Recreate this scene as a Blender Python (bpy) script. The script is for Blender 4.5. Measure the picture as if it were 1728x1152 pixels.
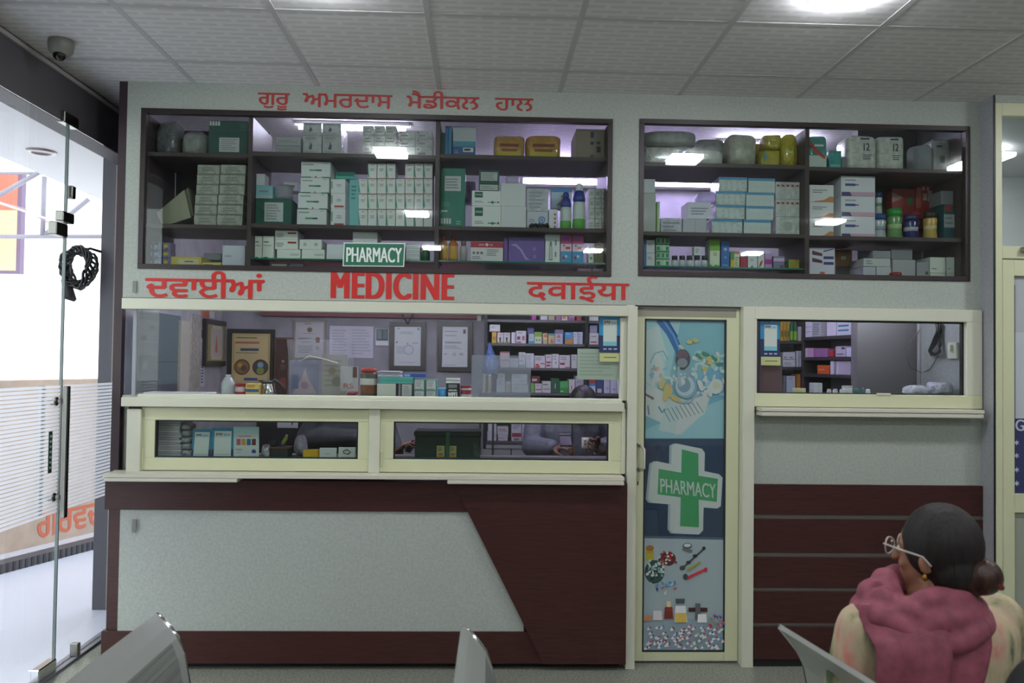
import bpy, math, random
from mathutils import Vector, Matrix
SC=bpy.context.scene; COL=SC.collection
for o in list(bpy.data.objects): bpy.data.objects.remove(o)
# ---------------- camera ----------------
F=1422.7; YAW=.036; PIT=.0256; ROL=.013; CAM=Vector((0,-4.165,1.48))
def ray(px,py):
    u=(px-864)/F; v=(py-576)/F
    c,s=math.cos(ROL),math.sin(ROL); u,v=u*c+v*s,-u*s+v*c
    c,s=math.cos(PIT),math.sin(PIT); y=c+v*s; z=s-v*c; x=u
    c,s=math.cos(YAW),math.sin(YAW); return Vector((x*c+y*s,-x*s+y*c,z))
def hit(px,py,ax,val):            # point of a real plane (x, y or z = val) seen at a pixel of the photograph
    d=ray(px,py); i='XYZ'.index(ax); return CAM+d*((val-CAM[i])/d[i])
def W(px,py,Y=0.0): return hit(px,py,'Y',Y)
cd=bpy.data.cameras.new('camera'); cam=bpy.data.objects.new('camera',cd); COL.objects.link(cam); SC.camera=cam
fw=ray(864,576).normalized(); rt=(ray(1864,576)-ray(-136,576)).normalized(); up=rt.cross(fw).normalized()
cam.matrix_world=Matrix(((rt.x,up.x,-fw.x,CAM.x),(rt.y,up.y,-fw.y,CAM.y),(rt.z,up.z,-fw.z,CAM.z),(0,0,0,1)))
cd.sensor_width=36; cd.lens=F/1728*36; cd.clip_start=.05; cd.clip_end=200
cd.dof.use_dof=True; cd.dof.focus_distance=4.3; cd.dof.aperture_fstop=4.0
# ---------------- world, exposure ----------------
wd=bpy.data.worlds.new('overcast_sky'); SC.world=wd; wd.use_nodes=True
bg=wd.node_tree.nodes['Background']; bg.inputs[0].default_value=(.93,.94,1,1); bg.inputs[1].default_value=1.2
vs=SC.view_settings; vs.view_transform='Standard'; vs.look='None'; vs.gamma=1; vs.use_curve_mapping=False; vs.exposure=1.82
LED=25.0; TUBE=20.0
# ---------------- helpers ----------------
def lin(c):
    c=c.lstrip('#')
    if len(c)==3: c=''.join(k*2 for k in c)
    r=[int(c[i:i+2],16)/255 for i in (0,2,4)]
    return tuple((x/12.92 if x<=.04045 else ((x+.055)/1.055)**2.4) for x in r)+(1,)
def gain(c,g): return ''.join('%02x'%max(0,min(238,round(255*(lambda x:12.92*x if x<.0031308 else 1.055*x**(1/2.4)-.055)(v*g)))) for v in lin(c)[:3])
MC={}
def mat(c,rough=.6,metal=0,spec=.5,kind='',emit=0,sc=1.0):
    key=(c,rough,metal,spec,kind,emit,sc)
    if key in MC: return MC[key]
    m=bpy.data.materials.new('surface_'+c.strip('#')+('_'+kind if kind else '')); m.use_nodes=True
    nt=m.node_tree; N=nt.nodes; L=nt.links; b=N['Principled BSDF']; out=N['Material Output']
    col=lin(c); b.inputs['Base Color'].default_value=col; b.inputs['Roughness'].default_value=rough
    b.inputs['Metallic'].default_value=metal; b.inputs['Specular IOR Level'].default_value=spec
    if emit:
        b.inputs['Emission Color'].default_value=col; b.inputs['Emission Strength'].default_value=emit
    tc=N.new('ShaderNodeTexCoord')
    def noise(scale,det=4,vec=None,stretch=None):
        n=N.new('ShaderNodeTexNoise'); n.inputs['Scale'].default_value=scale; n.inputs['Detail'].default_value=det
        if stretch:
            mp=N.new('ShaderNodeMapping'); mp.inputs['Scale'].default_value=stretch; L.new(tc.outputs['Object'],mp.inputs[0]); L.new(mp.outputs[0],n.inputs['Vector'])
        else: L.new(tc.outputs['Object'],n.inputs['Vector'])
        return n
    def mixcol(n,lo,hi,a=.35,z=.65):
        r=N.new('ShaderNodeValToRGB'); r.color_ramp.elements[0].position=a; r.color_ramp.elements[1].position=z
        r.color_ramp.elements[0].color=tuple(k*lo for k in col[:3])+(1,); r.color_ramp.elements[1].color=tuple(min(1,k*hi) for k in col[:3])+(1,)
        L.new(n.outputs[0],r.inputs[0]); L.new(r.outputs[0],b.inputs['Base Color']); return r
    def bump(n,st,dist=.01):
        bp=N.new('ShaderNodeBump'); bp.inputs['Strength'].default_value=st; bp.inputs['Distance'].default_value=dist
        L.new(n.outputs[0],bp.inputs['Height']); L.new(bp.outputs[0],b.inputs['Normal'])
    if kind=='laminate':
        n=noise(80,8); mixcol(n,.9,1.1,.3,.7); bump(noise(240,3),.12,.002)
    elif kind=='plaster':
        n=noise(9,6); mixcol(n,.88,1.08); bump(noise(120,3),.15,.003)
    elif kind=='veneer':
        n=noise(30,5,stretch=(.35,1,7)); mixcol(n,.7,1.35,.3,.7)
    elif kind=='terrazzo':
        n=noise(90,10); mixcol(n,.6,1.3,.35,.65)
    elif kind=='wrap':
        bump(noise(48,5),1.0,.016); b.inputs['Coat Weight'].default_value=.9; b.inputs['Coat Roughness'].default_value=.12; mixcol(noise(25,3),.86,1.1)
    elif kind=='cloth':
        n=noise(40,5); mixcol(n,.8,1.15); bump(noise(300,2),.3,.002)
    elif kind=='hair':
        n=noise(60,6,stretch=(1,1,.25)); mixcol(n,.55,1.5,.35,.7); bump(n,.8,.006)
    elif kind=='tile':
        # embossed vinyl ceiling tile: offset rows of small grey lozenges
        br=N.new('ShaderNodeTexBrick'); br.inputs['Scale'].default_value=1; br.offset=.5; br.inputs['Brick Width'].default_value=.14; br.inputs['Row Height'].default_value=.046
        br.inputs['Mortar Size'].default_value=.017; br.inputs['Mortar Smooth'].default_value=.6
        br.inputs['Color1'].default_value=tuple(k*.84 for k in col[:3])+(1,); br.inputs['Color2'].default_value=tuple(k*.87 for k in col[:3])+(1,); br.inputs['Mortar'].default_value=col
        L.new(tc.outputs['Object'],br.inputs['Vector']); L.new(br.outputs['Color'],b.inputs['Base Color'])
    elif kind=='floral':
        v=noise(11,5,stretch=(1.5,1.5,.7)); r=N.new('ShaderNodeValToRGB'); cr=r.color_ramp
        cr.elements[0].position=.33; cr.elements[0].color=lin('4f6045'); cr.elements[1].position=.68; cr.elements[1].color=lin('cf8478')
        e=cr.elements.new(.42); e.color=lin('a39a78'); e=cr.elements.new(.52); e.color=lin('bfb08f'); e=cr.elements.new(.6); e.color=lin('c7a48c')
        L.new(v.outputs[0],r.inputs[0]); L.new(r.outputs[0],b.inputs['Base Color']); bump(noise(200,2),.2,.002)
    elif kind=='perf':
        # perforated steel: regular dark dots
        vo=N.new('ShaderNodeTexVoronoi'); vo.inputs['Scale'].default_value=150; vo.inputs['Randomness'].default_value=0
        L.new(tc.outputs['Object'],vo.inputs['Vector']); r=N.new('ShaderNodeValToRGB'); r.color_ramp.elements[0].position=.28; r.color_ramp.elements[1].position=.36
        r.color_ramp.elements[0].color=(.09,.09,.09,1); r.color_ramp.elements[1].color=col; L.new(vo.outputs['Distance'],r.inputs[0]); L.new(r.outputs[0],b.inputs['Base Color'])
    elif kind=='glass' or kind=='film' or kind=='plastic':
        N.remove(b); tr=N.new('ShaderNodeBsdfTransparent'); gl=N.new('ShaderNodeBsdfGlossy'); gl.inputs['Roughness'].default_value=rough
        tr.inputs[0].default_value=col; mx=N.new('ShaderNodeMixShader'); fr=N.new('ShaderNodeFresnel'); ge=N.new('ShaderNodeNewGeometry'); mt_=N.new('ShaderNodeMath'); mt_.operation='MULTIPLY_ADD'; mt_.inputs[1].default_value=-.8333; mt_.inputs[2].default_value=1.5; L.new(ge.outputs['Backfacing'],mt_.inputs[0]); L.new(mt_.outputs[0],fr.inputs['IOR'])
        L.new(tr.outputs[0],mx.inputs[1]); L.new(gl.outputs[0],mx.inputs[2]); L.new(fr.outputs[0],mx.inputs[0]); L.new(mx.outputs[0],out.inputs[0])
        if kind!='glass':
            df=N.new('ShaderNodeBsdfDiffuse' ); df.inputs[0].default_value=(.75,.75,.8,1); tl=N.new('ShaderNodeBsdfTranslucent'); tl.inputs[0].default_value=(.8,.8,.85,1)
            ad=N.new('ShaderNodeMixShader'); L.new(df.outputs[0],ad.inputs[1]); L.new(tl.outputs[0],ad.inputs[2])
            m2=N.new('ShaderNodeMixShader'); m2.inputs[0].default_value=metal; L.new(mx.outputs[0],m2.inputs[1]); L.new(ad.outputs[0],m2.inputs[2]); L.new(m2.outputs[0],out.inputs[0])
        if kind=='plastic':
            bp=N.new('ShaderNodeBump'); bp.inputs['Strength'].default_value=.9; bp.inputs['Distance'].default_value=.02; L.new(noise(30,4).outputs[0],bp.inputs['Height']); L.new(bp.outputs[0],gl.inputs['Normal']); L.new(bp.outputs[0],fr.inputs['Normal'])
    MC[key]=m; return m
class MB:
    def __init__(s): s.v=[]; s.f=[]; s.mi=[]; s.ms=[]; s.sm=[]
    def m(s,mt):
        if mt not in s.ms: s.ms.append(mt)
        return s.ms.index(mt)
    def add(s,vs_,fs,mt,smooth=False):
        k=len(s.v); i=s.m(mt); s.v+=[Vector(p) for p in vs_]
        for f in fs: s.f.append([k+j for j in f]); s.mi.append(i); s.sm.append(smooth)
        return s
    def hexa(s,c8,mt): return s.add(c8,[(0,3,2,1),(4,5,6,7),(0,1,5,4),(1,2,6,5),(2,3,7,6),(3,0,4,7)],mt)
    def box(s,x0,x1,y0,y1,z0,z1,mt,bv=0):
        x0,x1=min(x0,x1),max(x0,x1); y0,y1=min(y0,y1),max(y0,y1); z0,z1=min(z0,z1),max(z0,z1)
        if bv<=0: return s.hexa([(x0,y0,z0),(x1,y0,z0),(x1,y1,z0),(x0,y1,z0),(x0,y0,z1),(x1,y0,z1),(x1,y1,z1),(x0,y1,z1)],mt)
        return s.fbox(Vector((x0,y0,z0)),Vector((x1-x0,0,0)),Vector((0,y1-y0,0)),Vector((0,0,z1-z0)),mt,bv)
    def fbox(s,o,a,b,c,mt,bv=.0015):     # chamfered box from a corner and three edge vectors
        A,B_,C_=a.length,b.length,c.length; bv=min(bv,.3*min(A,B_,C_)); ua,ub,uc=a/A,b/B_,c/C_
        vs_=[];ix={}
        for i in (0,1):
            for j in (0,1):
                for k in (0,1):
                    base=[i*A,j*B_,k*C_]; sg=[(1 if t==0 else -1) for t in (i,j,k)]
                    for ax in range(3):
                        q=[base[t]+(sg[t]*bv if t!=ax else 0) for t in range(3)]
                        ix[(i,j,k,ax)]=len(vs_); vs_.append(o+ua*q[0]+ub*q[1]+uc*q[2])
        fs=[]
        for ax in range(3):
            p,q=[t for t in range(3) if t!=ax]
            for e in (0,1):
                def K(u,v):
                    t=[0,0,0]; t[ax]=e; t[p]=u; t[q]=v; return tuple(t)
                fs.append([ix[K(u,v)+(ax,)] for u,v in ((0,0),(1,0),(1,1),(0,1))])
        for ax in range(3):          # edges along ax
            p,q=[t for t in range(3) if t!=ax]
            for u in (0,1):
                for v in (0,1):
                    def K(e):
                        t=[0,0,0]; t[ax]=e; t[p]=u; t[q]=v; return tuple(t)
                    fs.append([ix[K(0)+(p,)],ix[K(0)+(q,)],ix[K(1)+(q,)],ix[K(1)+(p,)]])
        for i in (0,1):
            for j in (0,1):
                for k in (0,1): fs.append([ix[(i,j,k,0)],ix[(i,j,k,1)],ix[(i,j,k,2)]])
        return s.add(vs_,fs,mt)
    def quad(s,p,mt): return s.add(p,[tuple(range(len(p)))],mt)
    def prism(s,pts,off,mt):             # closed polygon (3-D points) pushed along a vector
        n=len(pts); off=Vector(off); P=[Vector(p) for p in pts]
        return s.add(P+[p+off for p in P],[tuple(range(n)),tuple(range(2*n-1,n-1,-1))]+[(i,(i+1)%n,n+(i+1)%n,n+i) for i in range(n)],mt)
    def loft(s,rings,mt,caps=True,smooth=True):
        n=len(rings[0]); vs_=[p for r in rings for p in r]; fs=[]
        for k in range(len(rings)-1):
            for i in range(n): fs.append((k*n+i,k*n+(i+1)%n,(k+1)*n+(i+1)%n,(k+1)*n+i))
        if caps: fs.append(tuple(range(n-1,-1,-1))); fs.append(tuple((len(rings)-1)*n+i for i in range(n)))
        return s.add(vs_,fs,mt,smooth)
    def lathe(s,c,prof,mt,n=20,axis=(0,0,1),sx=1,sy=1):
        ax=Vector(axis).normalized(); t=Vector((1,0,0)) if abs(ax.x)<.9 else Vector((0,1,0)); a=ax.cross(t).normalized() if abs(ax.z)<.9 else Vector((1,0,0)); b=ax.cross(a)
        c=Vector(c); return s.loft([[c+ax*h+(a*math.cos(2*math.pi*i/n)*sx+b*math.sin(2*math.pi*i/n)*sy)*r for i in range(n)] for r,h in prof],mt)
    def tube(s,pts,r,mt,n=8):
        P=[Vector(p) for p in pts]; rings=[]; R=r if isinstance(r,(list,tuple)) else [r]*len(P); up_=None
        for i,p in enumerate(P):
            d=(P[min(i+1,len(P)-1)]-P[max(i-1,0)]).normalized()
            if up_ is None: up_=Vector((0,0,1)) if abs(d.z)<.9 else Vector((1,0,0))
            a=d.cross(up_); 
            if a.length<1e-4: a=d.orthogonal()
            a.normalize(); up_=a.cross(d).normalized()
            rings.append([p+(a*math.cos(2*math.pi*k/n)+up_*math.sin(2*math.pi*k/n))*R[i] for k in range(n)])
        return s.loft(rings,mt)
    def ball(s,c,rx,ry,rz,mt,n=16,m=10):
        c=Vector(c); rings=[]
        for j in range(m+1):
            th=math.pi*max(.02,min(m-.02,j))/m; rings.append([c+Vector((rx*math.sin(th)*math.cos(2*math.pi*i/n),ry*math.sin(th)*math.sin(2*math.pi*i/n),-rz*math.cos(th))) for i in range(n)])
        return s.loft(rings,mt)
    def grid(s,fn,nu,nv,mt,smooth=True):
        vs_=[fn(i/nu,j/nv) for j in range(nv+1) for i in range(nu+1)]; w=nu+1
        return s.add(vs_,[(j*w+i,j*w+i+1,(j+1)*w+i+1,(j+1)*w+i) for j in range(nv) for i in range(nu)],mt,smooth)
    def build(s,name,parent=None,loc=None):
        me=bpy.data.meshes.new(name); 
        if parent is not None: base=Vector(parent['_b']) if '_b' in parent else Vector((0,0,0))
        elif loc is not None: base=Vector(loc)
        else:
            xs=[p.x for p in s.v]; ys=[p.y for p in s.v]; base=Vector(((min(xs)+max(xs))/2,(min(ys)+max(ys))/2,min(p.z for p in s.v)))
        me.from_pydata([p-base for p in s.v],[],s.f)
        for mt in s.ms: me.materials.append(mt)
        me.polygons.foreach_set('material_index',s.mi); me.polygons.foreach_set('use_smooth',s.sm); me.update()
        o=bpy.data.objects.new(name,me); COL.objects.link(o); o['_b']=tuple(base)
        if parent is not None: o.parent=parent
        else: o.location=base
        return o
def tag(o,label,cat,group=None):
    o['label']=label; o['category']=cat
    if group: o['group']=group
    return o
def thing(name,label,cat,loc,group=None):
    o=bpy.data.objects.new(name,None); COL.objects.link(o); o.location=loc; o['_b']=tuple(loc); o.empty_display_size=.05; return tag(o,label,cat,group)
def struct(o): o['kind']='structure'; return o
TXT={}
def text_poly(body,bold=0.0,spacing=1.0):
    k=(body,bold,spacing)
    if k not in TXT:
        cu=bpy.data.curves.new('t','FONT'); cu.body=body; cu.offset=bold; cu.space_character=spacing; cu.resolution_u=5
        ob=bpy.data.objects.new('t',cu); COL.objects.link(ob); dg=bpy.context.evaluated_depsgraph_get(); dg.update()
        me=bpy.data.meshes.new_from_object(ob.evaluated_get(dg)); P=[v.co.copy() for v in me.vertices]; Fc=[tuple(p.vertices) for p in me.polygons]
        bpy.data.objects.remove(ob); bpy.data.curves.remove(cu); bpy.data.meshes.remove(me)
        x0=min(p.x for p in P); x1=max(p.x for p in P); y0=min(p.y for p in P); y1=max(p.y for p in P)
        TXT[k]=([((p.x-x0)/(x1-x0),(p.y-y0)/(y1-y0)) for p in P],Fc)
    return TXT[k]
def text_on(mb,body,o,a,c,mt,bold=0.0,thick=None,spacing=1.0):   # fill the rectangle o, o+a, o+c with the words
    P,Fc=text_poly(body,0.0,spacing); o,a,c=Vector(o),Vector(a),Vector(c); w=bold*c.length; n=a.cross(c).normalized()
    ed={}
    if thick:
        for f in Fc:
            for i in range(len(f)):
                e=(f[i],f[(i+1)%len(f)]); k=tuple(sorted(e)); ed[k]=None if k in ed else e
    au=a.normalized(); cu=c.normalized()
    sh=[(0,0)] if not bold else [(-1,0),(-.33,0),(.33,0),(1,0)]+([(0,-.6),(0,.6)] if not body.isascii() else [])
    for q,(sx,sy) in enumerate(sh):
        oo=o+au*w*(1+sx)+cu*w*(.6+sy if not body.isascii() else 0)+n*(-.00002*q); aa=a-au*2*w; cc=c-(cu*1.2*w if not body.isascii() else Vector())
        vs_=[oo+aa*u+cc*v for u,v in P]; k=len(vs_)
        mb.add(vs_,Fc,mt)
        if thick: mb.add(vs_+[p+n*-thick for p in vs_],[(e[0],e[1],e[1]+k,e[0]+k) for e in ed.values() if e],mt)
# ---------------- shared materials ----------------
LAM=mat('a9b0a6',.55,kind='laminate'); MAR=mat('3f1d1a',.42,kind='veneer'); CREAM=mat('d3d4bf',.4); CREAMY=mat('d4d6b0',.4); BROWN=mat('2e2222',.4)
GLASS=mat('f2f6f4',.0,kind='glass'); STEEL=mat('8a8a84',.3,1); CHROME=mat('d8d8d8',.12,1); DARK=mat('17171a',.5); GREYW=mat('8f8c94',.7,kind='plaster'); WHITE=mat('e6e6e4',.6)
CEIL=2.835; XL=-1.75; XR=2.515; XS=-1.99; FRONT=-6.6; XE=4.2; BACK=1.58
# ---------------- room shell ----------------
b=MB(); b.box(-9,XE,FRONT,4.0,-.1,0,mat('8b8d80',.35,kind='terrazzo')); f_=struct(b.build('floor'))
b=MB(); GX=-1.428; GY=-.302
b.box(XS-.02,XE,FRONT,BACK,CEIL,CEIL+.05,mat('dedcda',.65,kind='tile'))
TB=mat('bdbdbc',.5)
for i in range(-1,11): b.box(GX+i*.6-.012,GX+i*.6+.012,FRONT,0,CEIL-.0022,CEIL,TB)
for i in range(0,11): b.box(XS,XE,GY-i*.6-.012,GY-i*.6+.012,CEIL-.0018,CEIL-.0003,TB)
struct(b.build('ceiling',loc=(GX,GY,CEIL)))
b=MB(); b.box(XS-.3,XE,FRONT-.1,FRONT,0,CEIL,mat('9a9a96',.8)); struct(b.build('wall_rear'))
b=MB(); b.box(XE,XE+.1,FRONT,0,0,CEIL,mat('777773',.8)); struct(b.build('wall_right'))
b=MB(); b.box(XS-.12,XS,FRONT,-1.42,0,CEIL,mat('777773',.8)); struct(b.build('wall_left'))  # unseen wall, extended towards the counter to block daylight reflected in the glass
# pharmacy interior shell
b=MB(); b.box(-1.79,2.53,BACK,BACK+.06,0,CEIL,GREYW); struct(b.build('wall_back'))
b=MB(); b.box(-1.79,XL,.04,BACK,0,CEIL,mat('a3a1a3',.7,kind='plaster')); struct(b.build('wall_interior_left'))
b=MB(); b.box(2.47,2.53,.045,BACK,0,CEIL,mat('8b9090',.7,kind='laminate')); b.box(2.12,2.47,.52,.60,0,CEIL,mat('6b6a6b',.7)); struct(b.build('wall_interior_right'))
# facade
def zx(px,py,Y=0.0): p=W(px,py,Y); return p.x,p.z
c1x0,c1z1=zx(241,188); c1x1=zx(1034,198)[0]; c1z0=zx(640,460)[1]; c1z1=zx(640,192)[1]; c1x0=zx(236,320)[0]
c2x0=zx(1078,330)[0]; c2x1=zx(1636,340)[0]; c2z1=zx(1356,207)[1]; c2z0=zx(1356,470)[1]
zsill=zx(640,508)[1]           # foot of the laminate fascia
xd0=zx(1069,800)[0]; xd1=zx(1250,800)[0]; xp0=zx(1055,800)[0]; xp1=zx(1270,700)[0]
zd1=zx(1160,517)[1]; w4z1=zx(1450,521)[1]; w4z0=zx(1460,686)[1]; w4x1=zx(1652,600)[0]; w4x0=xp1
b=MB(); T=.035
def lam(x0,x1,z0,z1): b.box(x0,x1,0,T,z0,z1,LAM)
ZS=zsill
lam(XL,c1x0,ZS,CEIL); lam(c1x0,c1x1,c1z1,CEIL); lam(c1x0,c1x1,ZS,c1z0); lam(c1x1,c2x0,ZS,CEIL); lam(c2x0,c2x1,c2z1,CEIL)
lam(c2x0,c2x1,ZS,c2z0); lam(c2x1,XR,0,CEIL); lam(w4x1,c2x1,0,ZS) if w4x1<c2x1 else None; lam(w4x0,c2x1,0,w4z0-.005)
struct(b.build('wall_front',loc=(0,0,0))); b=MB()
# return beside the side door
b.box(XR,XR+.02,-.115,T,0,CEIL,mat('9b9c9f',.6,kind='laminate'))
struct(b.build('wall_return'))
b=MB(); b.box(XR-.004,XR+.004,-.119,-.1155,0,CEIL,DARK); struct(b.build('trim_1'))
# panel joints, small plates left on the laminate
for (x,y,h,lb) in ((227,484,20,'small grey plastic plate on the laminate beside the first red word'),(226,887,22,'small grey plastic plate high on the pale counter panel')):
    Y=-.002 if y<600 else -.062
    p0=W(x-3,y+h/2,Y); p1=W(x+4,y-h/2,Y); b=MB(); b.box(p0.x,p1.x,Y-.004,Y+.0015,p0.z,p1.z,mat('80827c',.5)); tag(b.build('wall_plate'),lb,'plate')
# ---------------- ceiling lights ----------------
def cl(x,y,lb):
    t=thing('ceiling_light',lb,'ceiling light',(x,y,CEIL-.012),'square panel lights in the waiting room ceiling')
    f=MB(); s=.1; 
    for a in ((-s-.01,s+.01,-s-.01,-s),(-s-.01,s+.01,s,s+.01),(-s-.01,-s,-s,s),(s,s+.01,-s,s)): f.box(x+a[0],x+a[1],y+a[2],y+a[3],CEIL-.005,CEIL,WHITE)
    f.build('frame',t); d=MB(); d.box(x-s,x+s,y-s,y+s,CEIL-.03,CEIL-.003,mat('f4f8ff',.5,emit=LED)); d.build('diffuser',t)
for i,y in enumerate((-1.22,-3.45,-5.7)):
    for j,x in enumerate((-.6,1.3,3.2)):
        if y==-3.45 and x==-.6: pass
        cl(x,y,['bright square ceiling light','second square ceiling light back','square ceiling light near the rear wall'][i]+[' over the seats in front of the counter',' in the line in front of the poster door',' in the line nearest the side door'][j])
# ---------------- aluminium counter front ----------------
def fr(mb,px0,py0,px1,py1,Y0,Y1,mt=CREAM,bv=.002):   # bar filling a pixel rectangle of the wall plane
    xm=(px0+px1)/2; ym=(py0+py1)/2; mb.box(W(px0,ym,Y0).x,W(px1,ym,Y0).x,Y0,Y1,W(xm,py1,Y0).z,W(xm,py0,Y0).z,mt,bv); return mb
xg0=W(228,600).x; xg1=W(1046,600).x; zg0=W(640,671).z; zg1=W(640,530).z
b=MB(); fr(b,205,509,1066,527,-.05,.03); b.box(xg1,xp0,-.02,.03,zg0,zg1,CREAM,.002)      # head bar, narrow right post
fr(b,204,675,1054,690,-.06,.09); fr(b,232,669,1050,675,-.035,.06)
b.box(xp0,xp0+.045,-.055,.03,0,zg1+.055,CREAM,.002)
struct(b.build('trim_2')); 
b=MB(); b.box(xg0,xg1,.0,.006,zg0-.005,zg1+.005,GLASS); p_=struct(b.build('window_1'))
# end pane of the counter enclosure
b=MB(); b.box(xg0-.006,xg0,-.0,.30,zg0,zg1,mat('c3cdd0',.05,kind='glass')); b.box(xg0-.012,xg0+.004,-.004,.008,zg0,zg1,mat('8f9499',.3)); struct(b.build('window_2'))
zl0=W(640,796).z; zl1=W(640,690).z
def sash(n,px0,px1,g0,g1,gy0,gy1):
    b=MB(); x0=W(px0,745,-.02).x; x1=W(px1,745,-.02).x; h0=W(g0,745,-.02).x; h1=W(g1,745,-.02).x; z0=W((g0+g1)/2,gy1,-.02).z; z1=W((g0+g1)/2,gy0,-.02).z
    b.box(x0,x1,-.02,.015,zl0+.002,z0,CREAMY,.002); b.box(x0,x1,-.02,.015,z1,zl1-.002,CREAMY,.002); b.box(x0,h0,-.02,.015,z0,z1,CREAMY,.002); b.box(h1,x1,-.02,.015,z0,z1,CREAMY,.002)
    g=.006; b.box(h0,h0+g,-.016,.01,z0,z1,DARK); b.box(h1-g,h1,-.016,.01,z0,z1,DARK); b.box(h0,h1,-.016,.01,z1-g,z1,DARK); b.box(h0,h1,-.016,.01,z0,z0+g,mat('1d3238',.3))
    o=struct(b.build('window_%d'%n)); g=MB(); g.box(h0+.004,h1-.004,-.004,0.0,z0+.004,z1-.004,GLASS); g.build('pane',o)
    l=MB(); l.box(x0+.004,x0+.014,-.028,-.02,zl0+.03,zl0+.11,CREAMY,.002); l.build('latch',o)
    return z0,z1
sash(3,238,622,261,604,710,773); sash(4,641,1049,664,1027,713,776)
b=MB(); fr(b,213,690,237,797,-.04,.03); fr(b,622,690,641,798,-.035,.03); fr(b,1049,690,1056,800,-.03,.03); struct(b.build('trim_3'))
# small white sticker on the head of the lower sash
# ledge and its sliding boards
t=thing('counter_ledge','long cream stone ledge under the sliding windows','ledge',(-.5,-.08,zl0-.02))
LEDGE=mat('d4d0bf',.35); b=MB(); lx0=W(173,800,-.15).x; lx1=W(1054,802,-.12).x; zq=zl0-.001
b.prism([(lx0,-.15,zq),(lx1,-.12,zq),(lx1,.0,zq),(XL-.02,.0,zq),(lx0,-.04,zq)],(0,0,-.016),LEDGE); b.build('slab',t)
b=MB(); b.box(lx0+.005,W(400,808,-.15).x,-.152,-.055,zq-.034,zq-.018,LEDGE,.002); b.build('pull_out_board',t)
b=MB(); b.box(W(755,812,-.13).x,lx1-.004,-.135,-.055,zq-.036,zq-.018,LEDGE,.002); b.build('pull_out_board',t)
zc1=zq-.018
# counter body
t=thing('service_counter','maroon and pale grey laminate service counter with slanted wood panel','counter',(-.5,0,0))
cx0=XL-.035; cx1=W(1057,950,-.07).x; b=MB(); b.box(cx0+.02,cx1,-.045,.008,.04,zc1-.02,MAR); b.box(cx0+.1,cx1-.02,-.01,.006,0,.0395,DARK); b.build('carcass',t)
ztb=W(500,861,-.05).z; zbt=W(500,1064,-.05).z; zbb=W(650,1118,-.05).z
b=MB(); b.box(W(201,950,-.05).x,W(885,950,-.05).x,-.052,-.045,zbt-.01,ztb+.01,mat('aeb4ad',.6,kind='laminate')); b.build('laminate_panel',t)
b=MB(); b.box(cx0,W(800,850,-.06).x,-.062,-.044,ztb,zc1-.02,MAR,.001); b.build('top_rail',t)
b=MB(); b.box(cx0,W(930,1090,-.06).x,-.062,-.044,zbb,zbt,MAR,.001); b.build('bottom_rail',t)
q=[W(765,818,-.08),W(1056,818,-.08),W(1053,1126,-.08),W(917,1124,-.08)]; q=[Vector((p.x,-.08,p.z)) for p in q]; q[0].z=q[1].z=zc1-.02; q[2].z=q[3].z=.035; q[1].x=q[2].x=cx1
b=MB(); b.prism(q,(0,.032,0),MAR); b.build('slanted_panel',t)
# ---------------- poster door ----------------
b=MB(); b.box(xp0+.047,xp0+.052,-.01,.03,.0,ZS,DARK); b.box(xd1,xp1,-.03,.04,0,ZS+.0,CREAM,.002); b.box(xp0,xd0,-.0,.03,0,ZS-.0,CREAM); b.box(xd0,xd1,.02,.03,ZS-.012,ZS,mat('85857a',.5)); struct(b.build('trim_4'))
YD=.028
dr=thing('door_1','x','door',(xd0,YD,0)); del dr['category']; del dr['label']; dr['kind']='structure'
gx0=W(1086.5,800,YD).x; gx1=W(1224,800,YD).x; gz1=W(1156,539,YD).z; gz0=W(1153,1099,YD).z; zt=ZS-.014; zb=.012
b=MB(); b.box(xd0+.002,gx0,YD,YD+.035,zb,zt,CREAMY,.002); b.box(gx1,xd1-.002,YD,YD+.035,zb,zt,CREAMY,.002); b.box(gx0,gx1,YD,YD+.035,gz1,zt,CREAMY,.002); b.box(gx0,gx1,YD,YD+.035,zb,gz0,CREAMY,.002)
b.box(xd0+.02,gx1+.05,YD-.0005,YD,gz1+.012,zt,mat('9b9884',.5)); b.build('leaf_frame',dr)
b=MB(); hx=W(1078,770,YD).x; hz=[W(1078,750,YD).z,W(1078,791,YD).z]
for z in hz:
    b.lathe((hx,YD,z),[(.001,0),(.012,0),(.012,-.004),(.001,-.004)],CREAM,16,axis=(0,1,0))
    for a in (.5,2.6,4.7): b.lathe((hx+.008*math.cos(a),YD-.0045,z+.008*math.sin(a)),[(.0002,0),(.0025,0),(.0025,-.001),(.0002,-.001)],DARK,8,axis=(0,1,0))
b.tube([(hx,YD-.004,hz[0]),(hx+.008,YD-.035,hz[0]-.005),(hx+.018,YD-.045,hz[0]-.02),(hx+.018,YD-.045,hz[1]+.01),(hx+.01,YD-.035,hz[1]),(hx,YD-.004,hz[1])],.0065,CREAM,10); b.build('pull_handle',dr)
kz=W(1074,815,YD).z; b=MB(); b.box(hx-.006,hx-.001,YD-.0015,YD,kz-.009,kz+.009,DARK); b.build('keyhole',dr)
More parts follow.
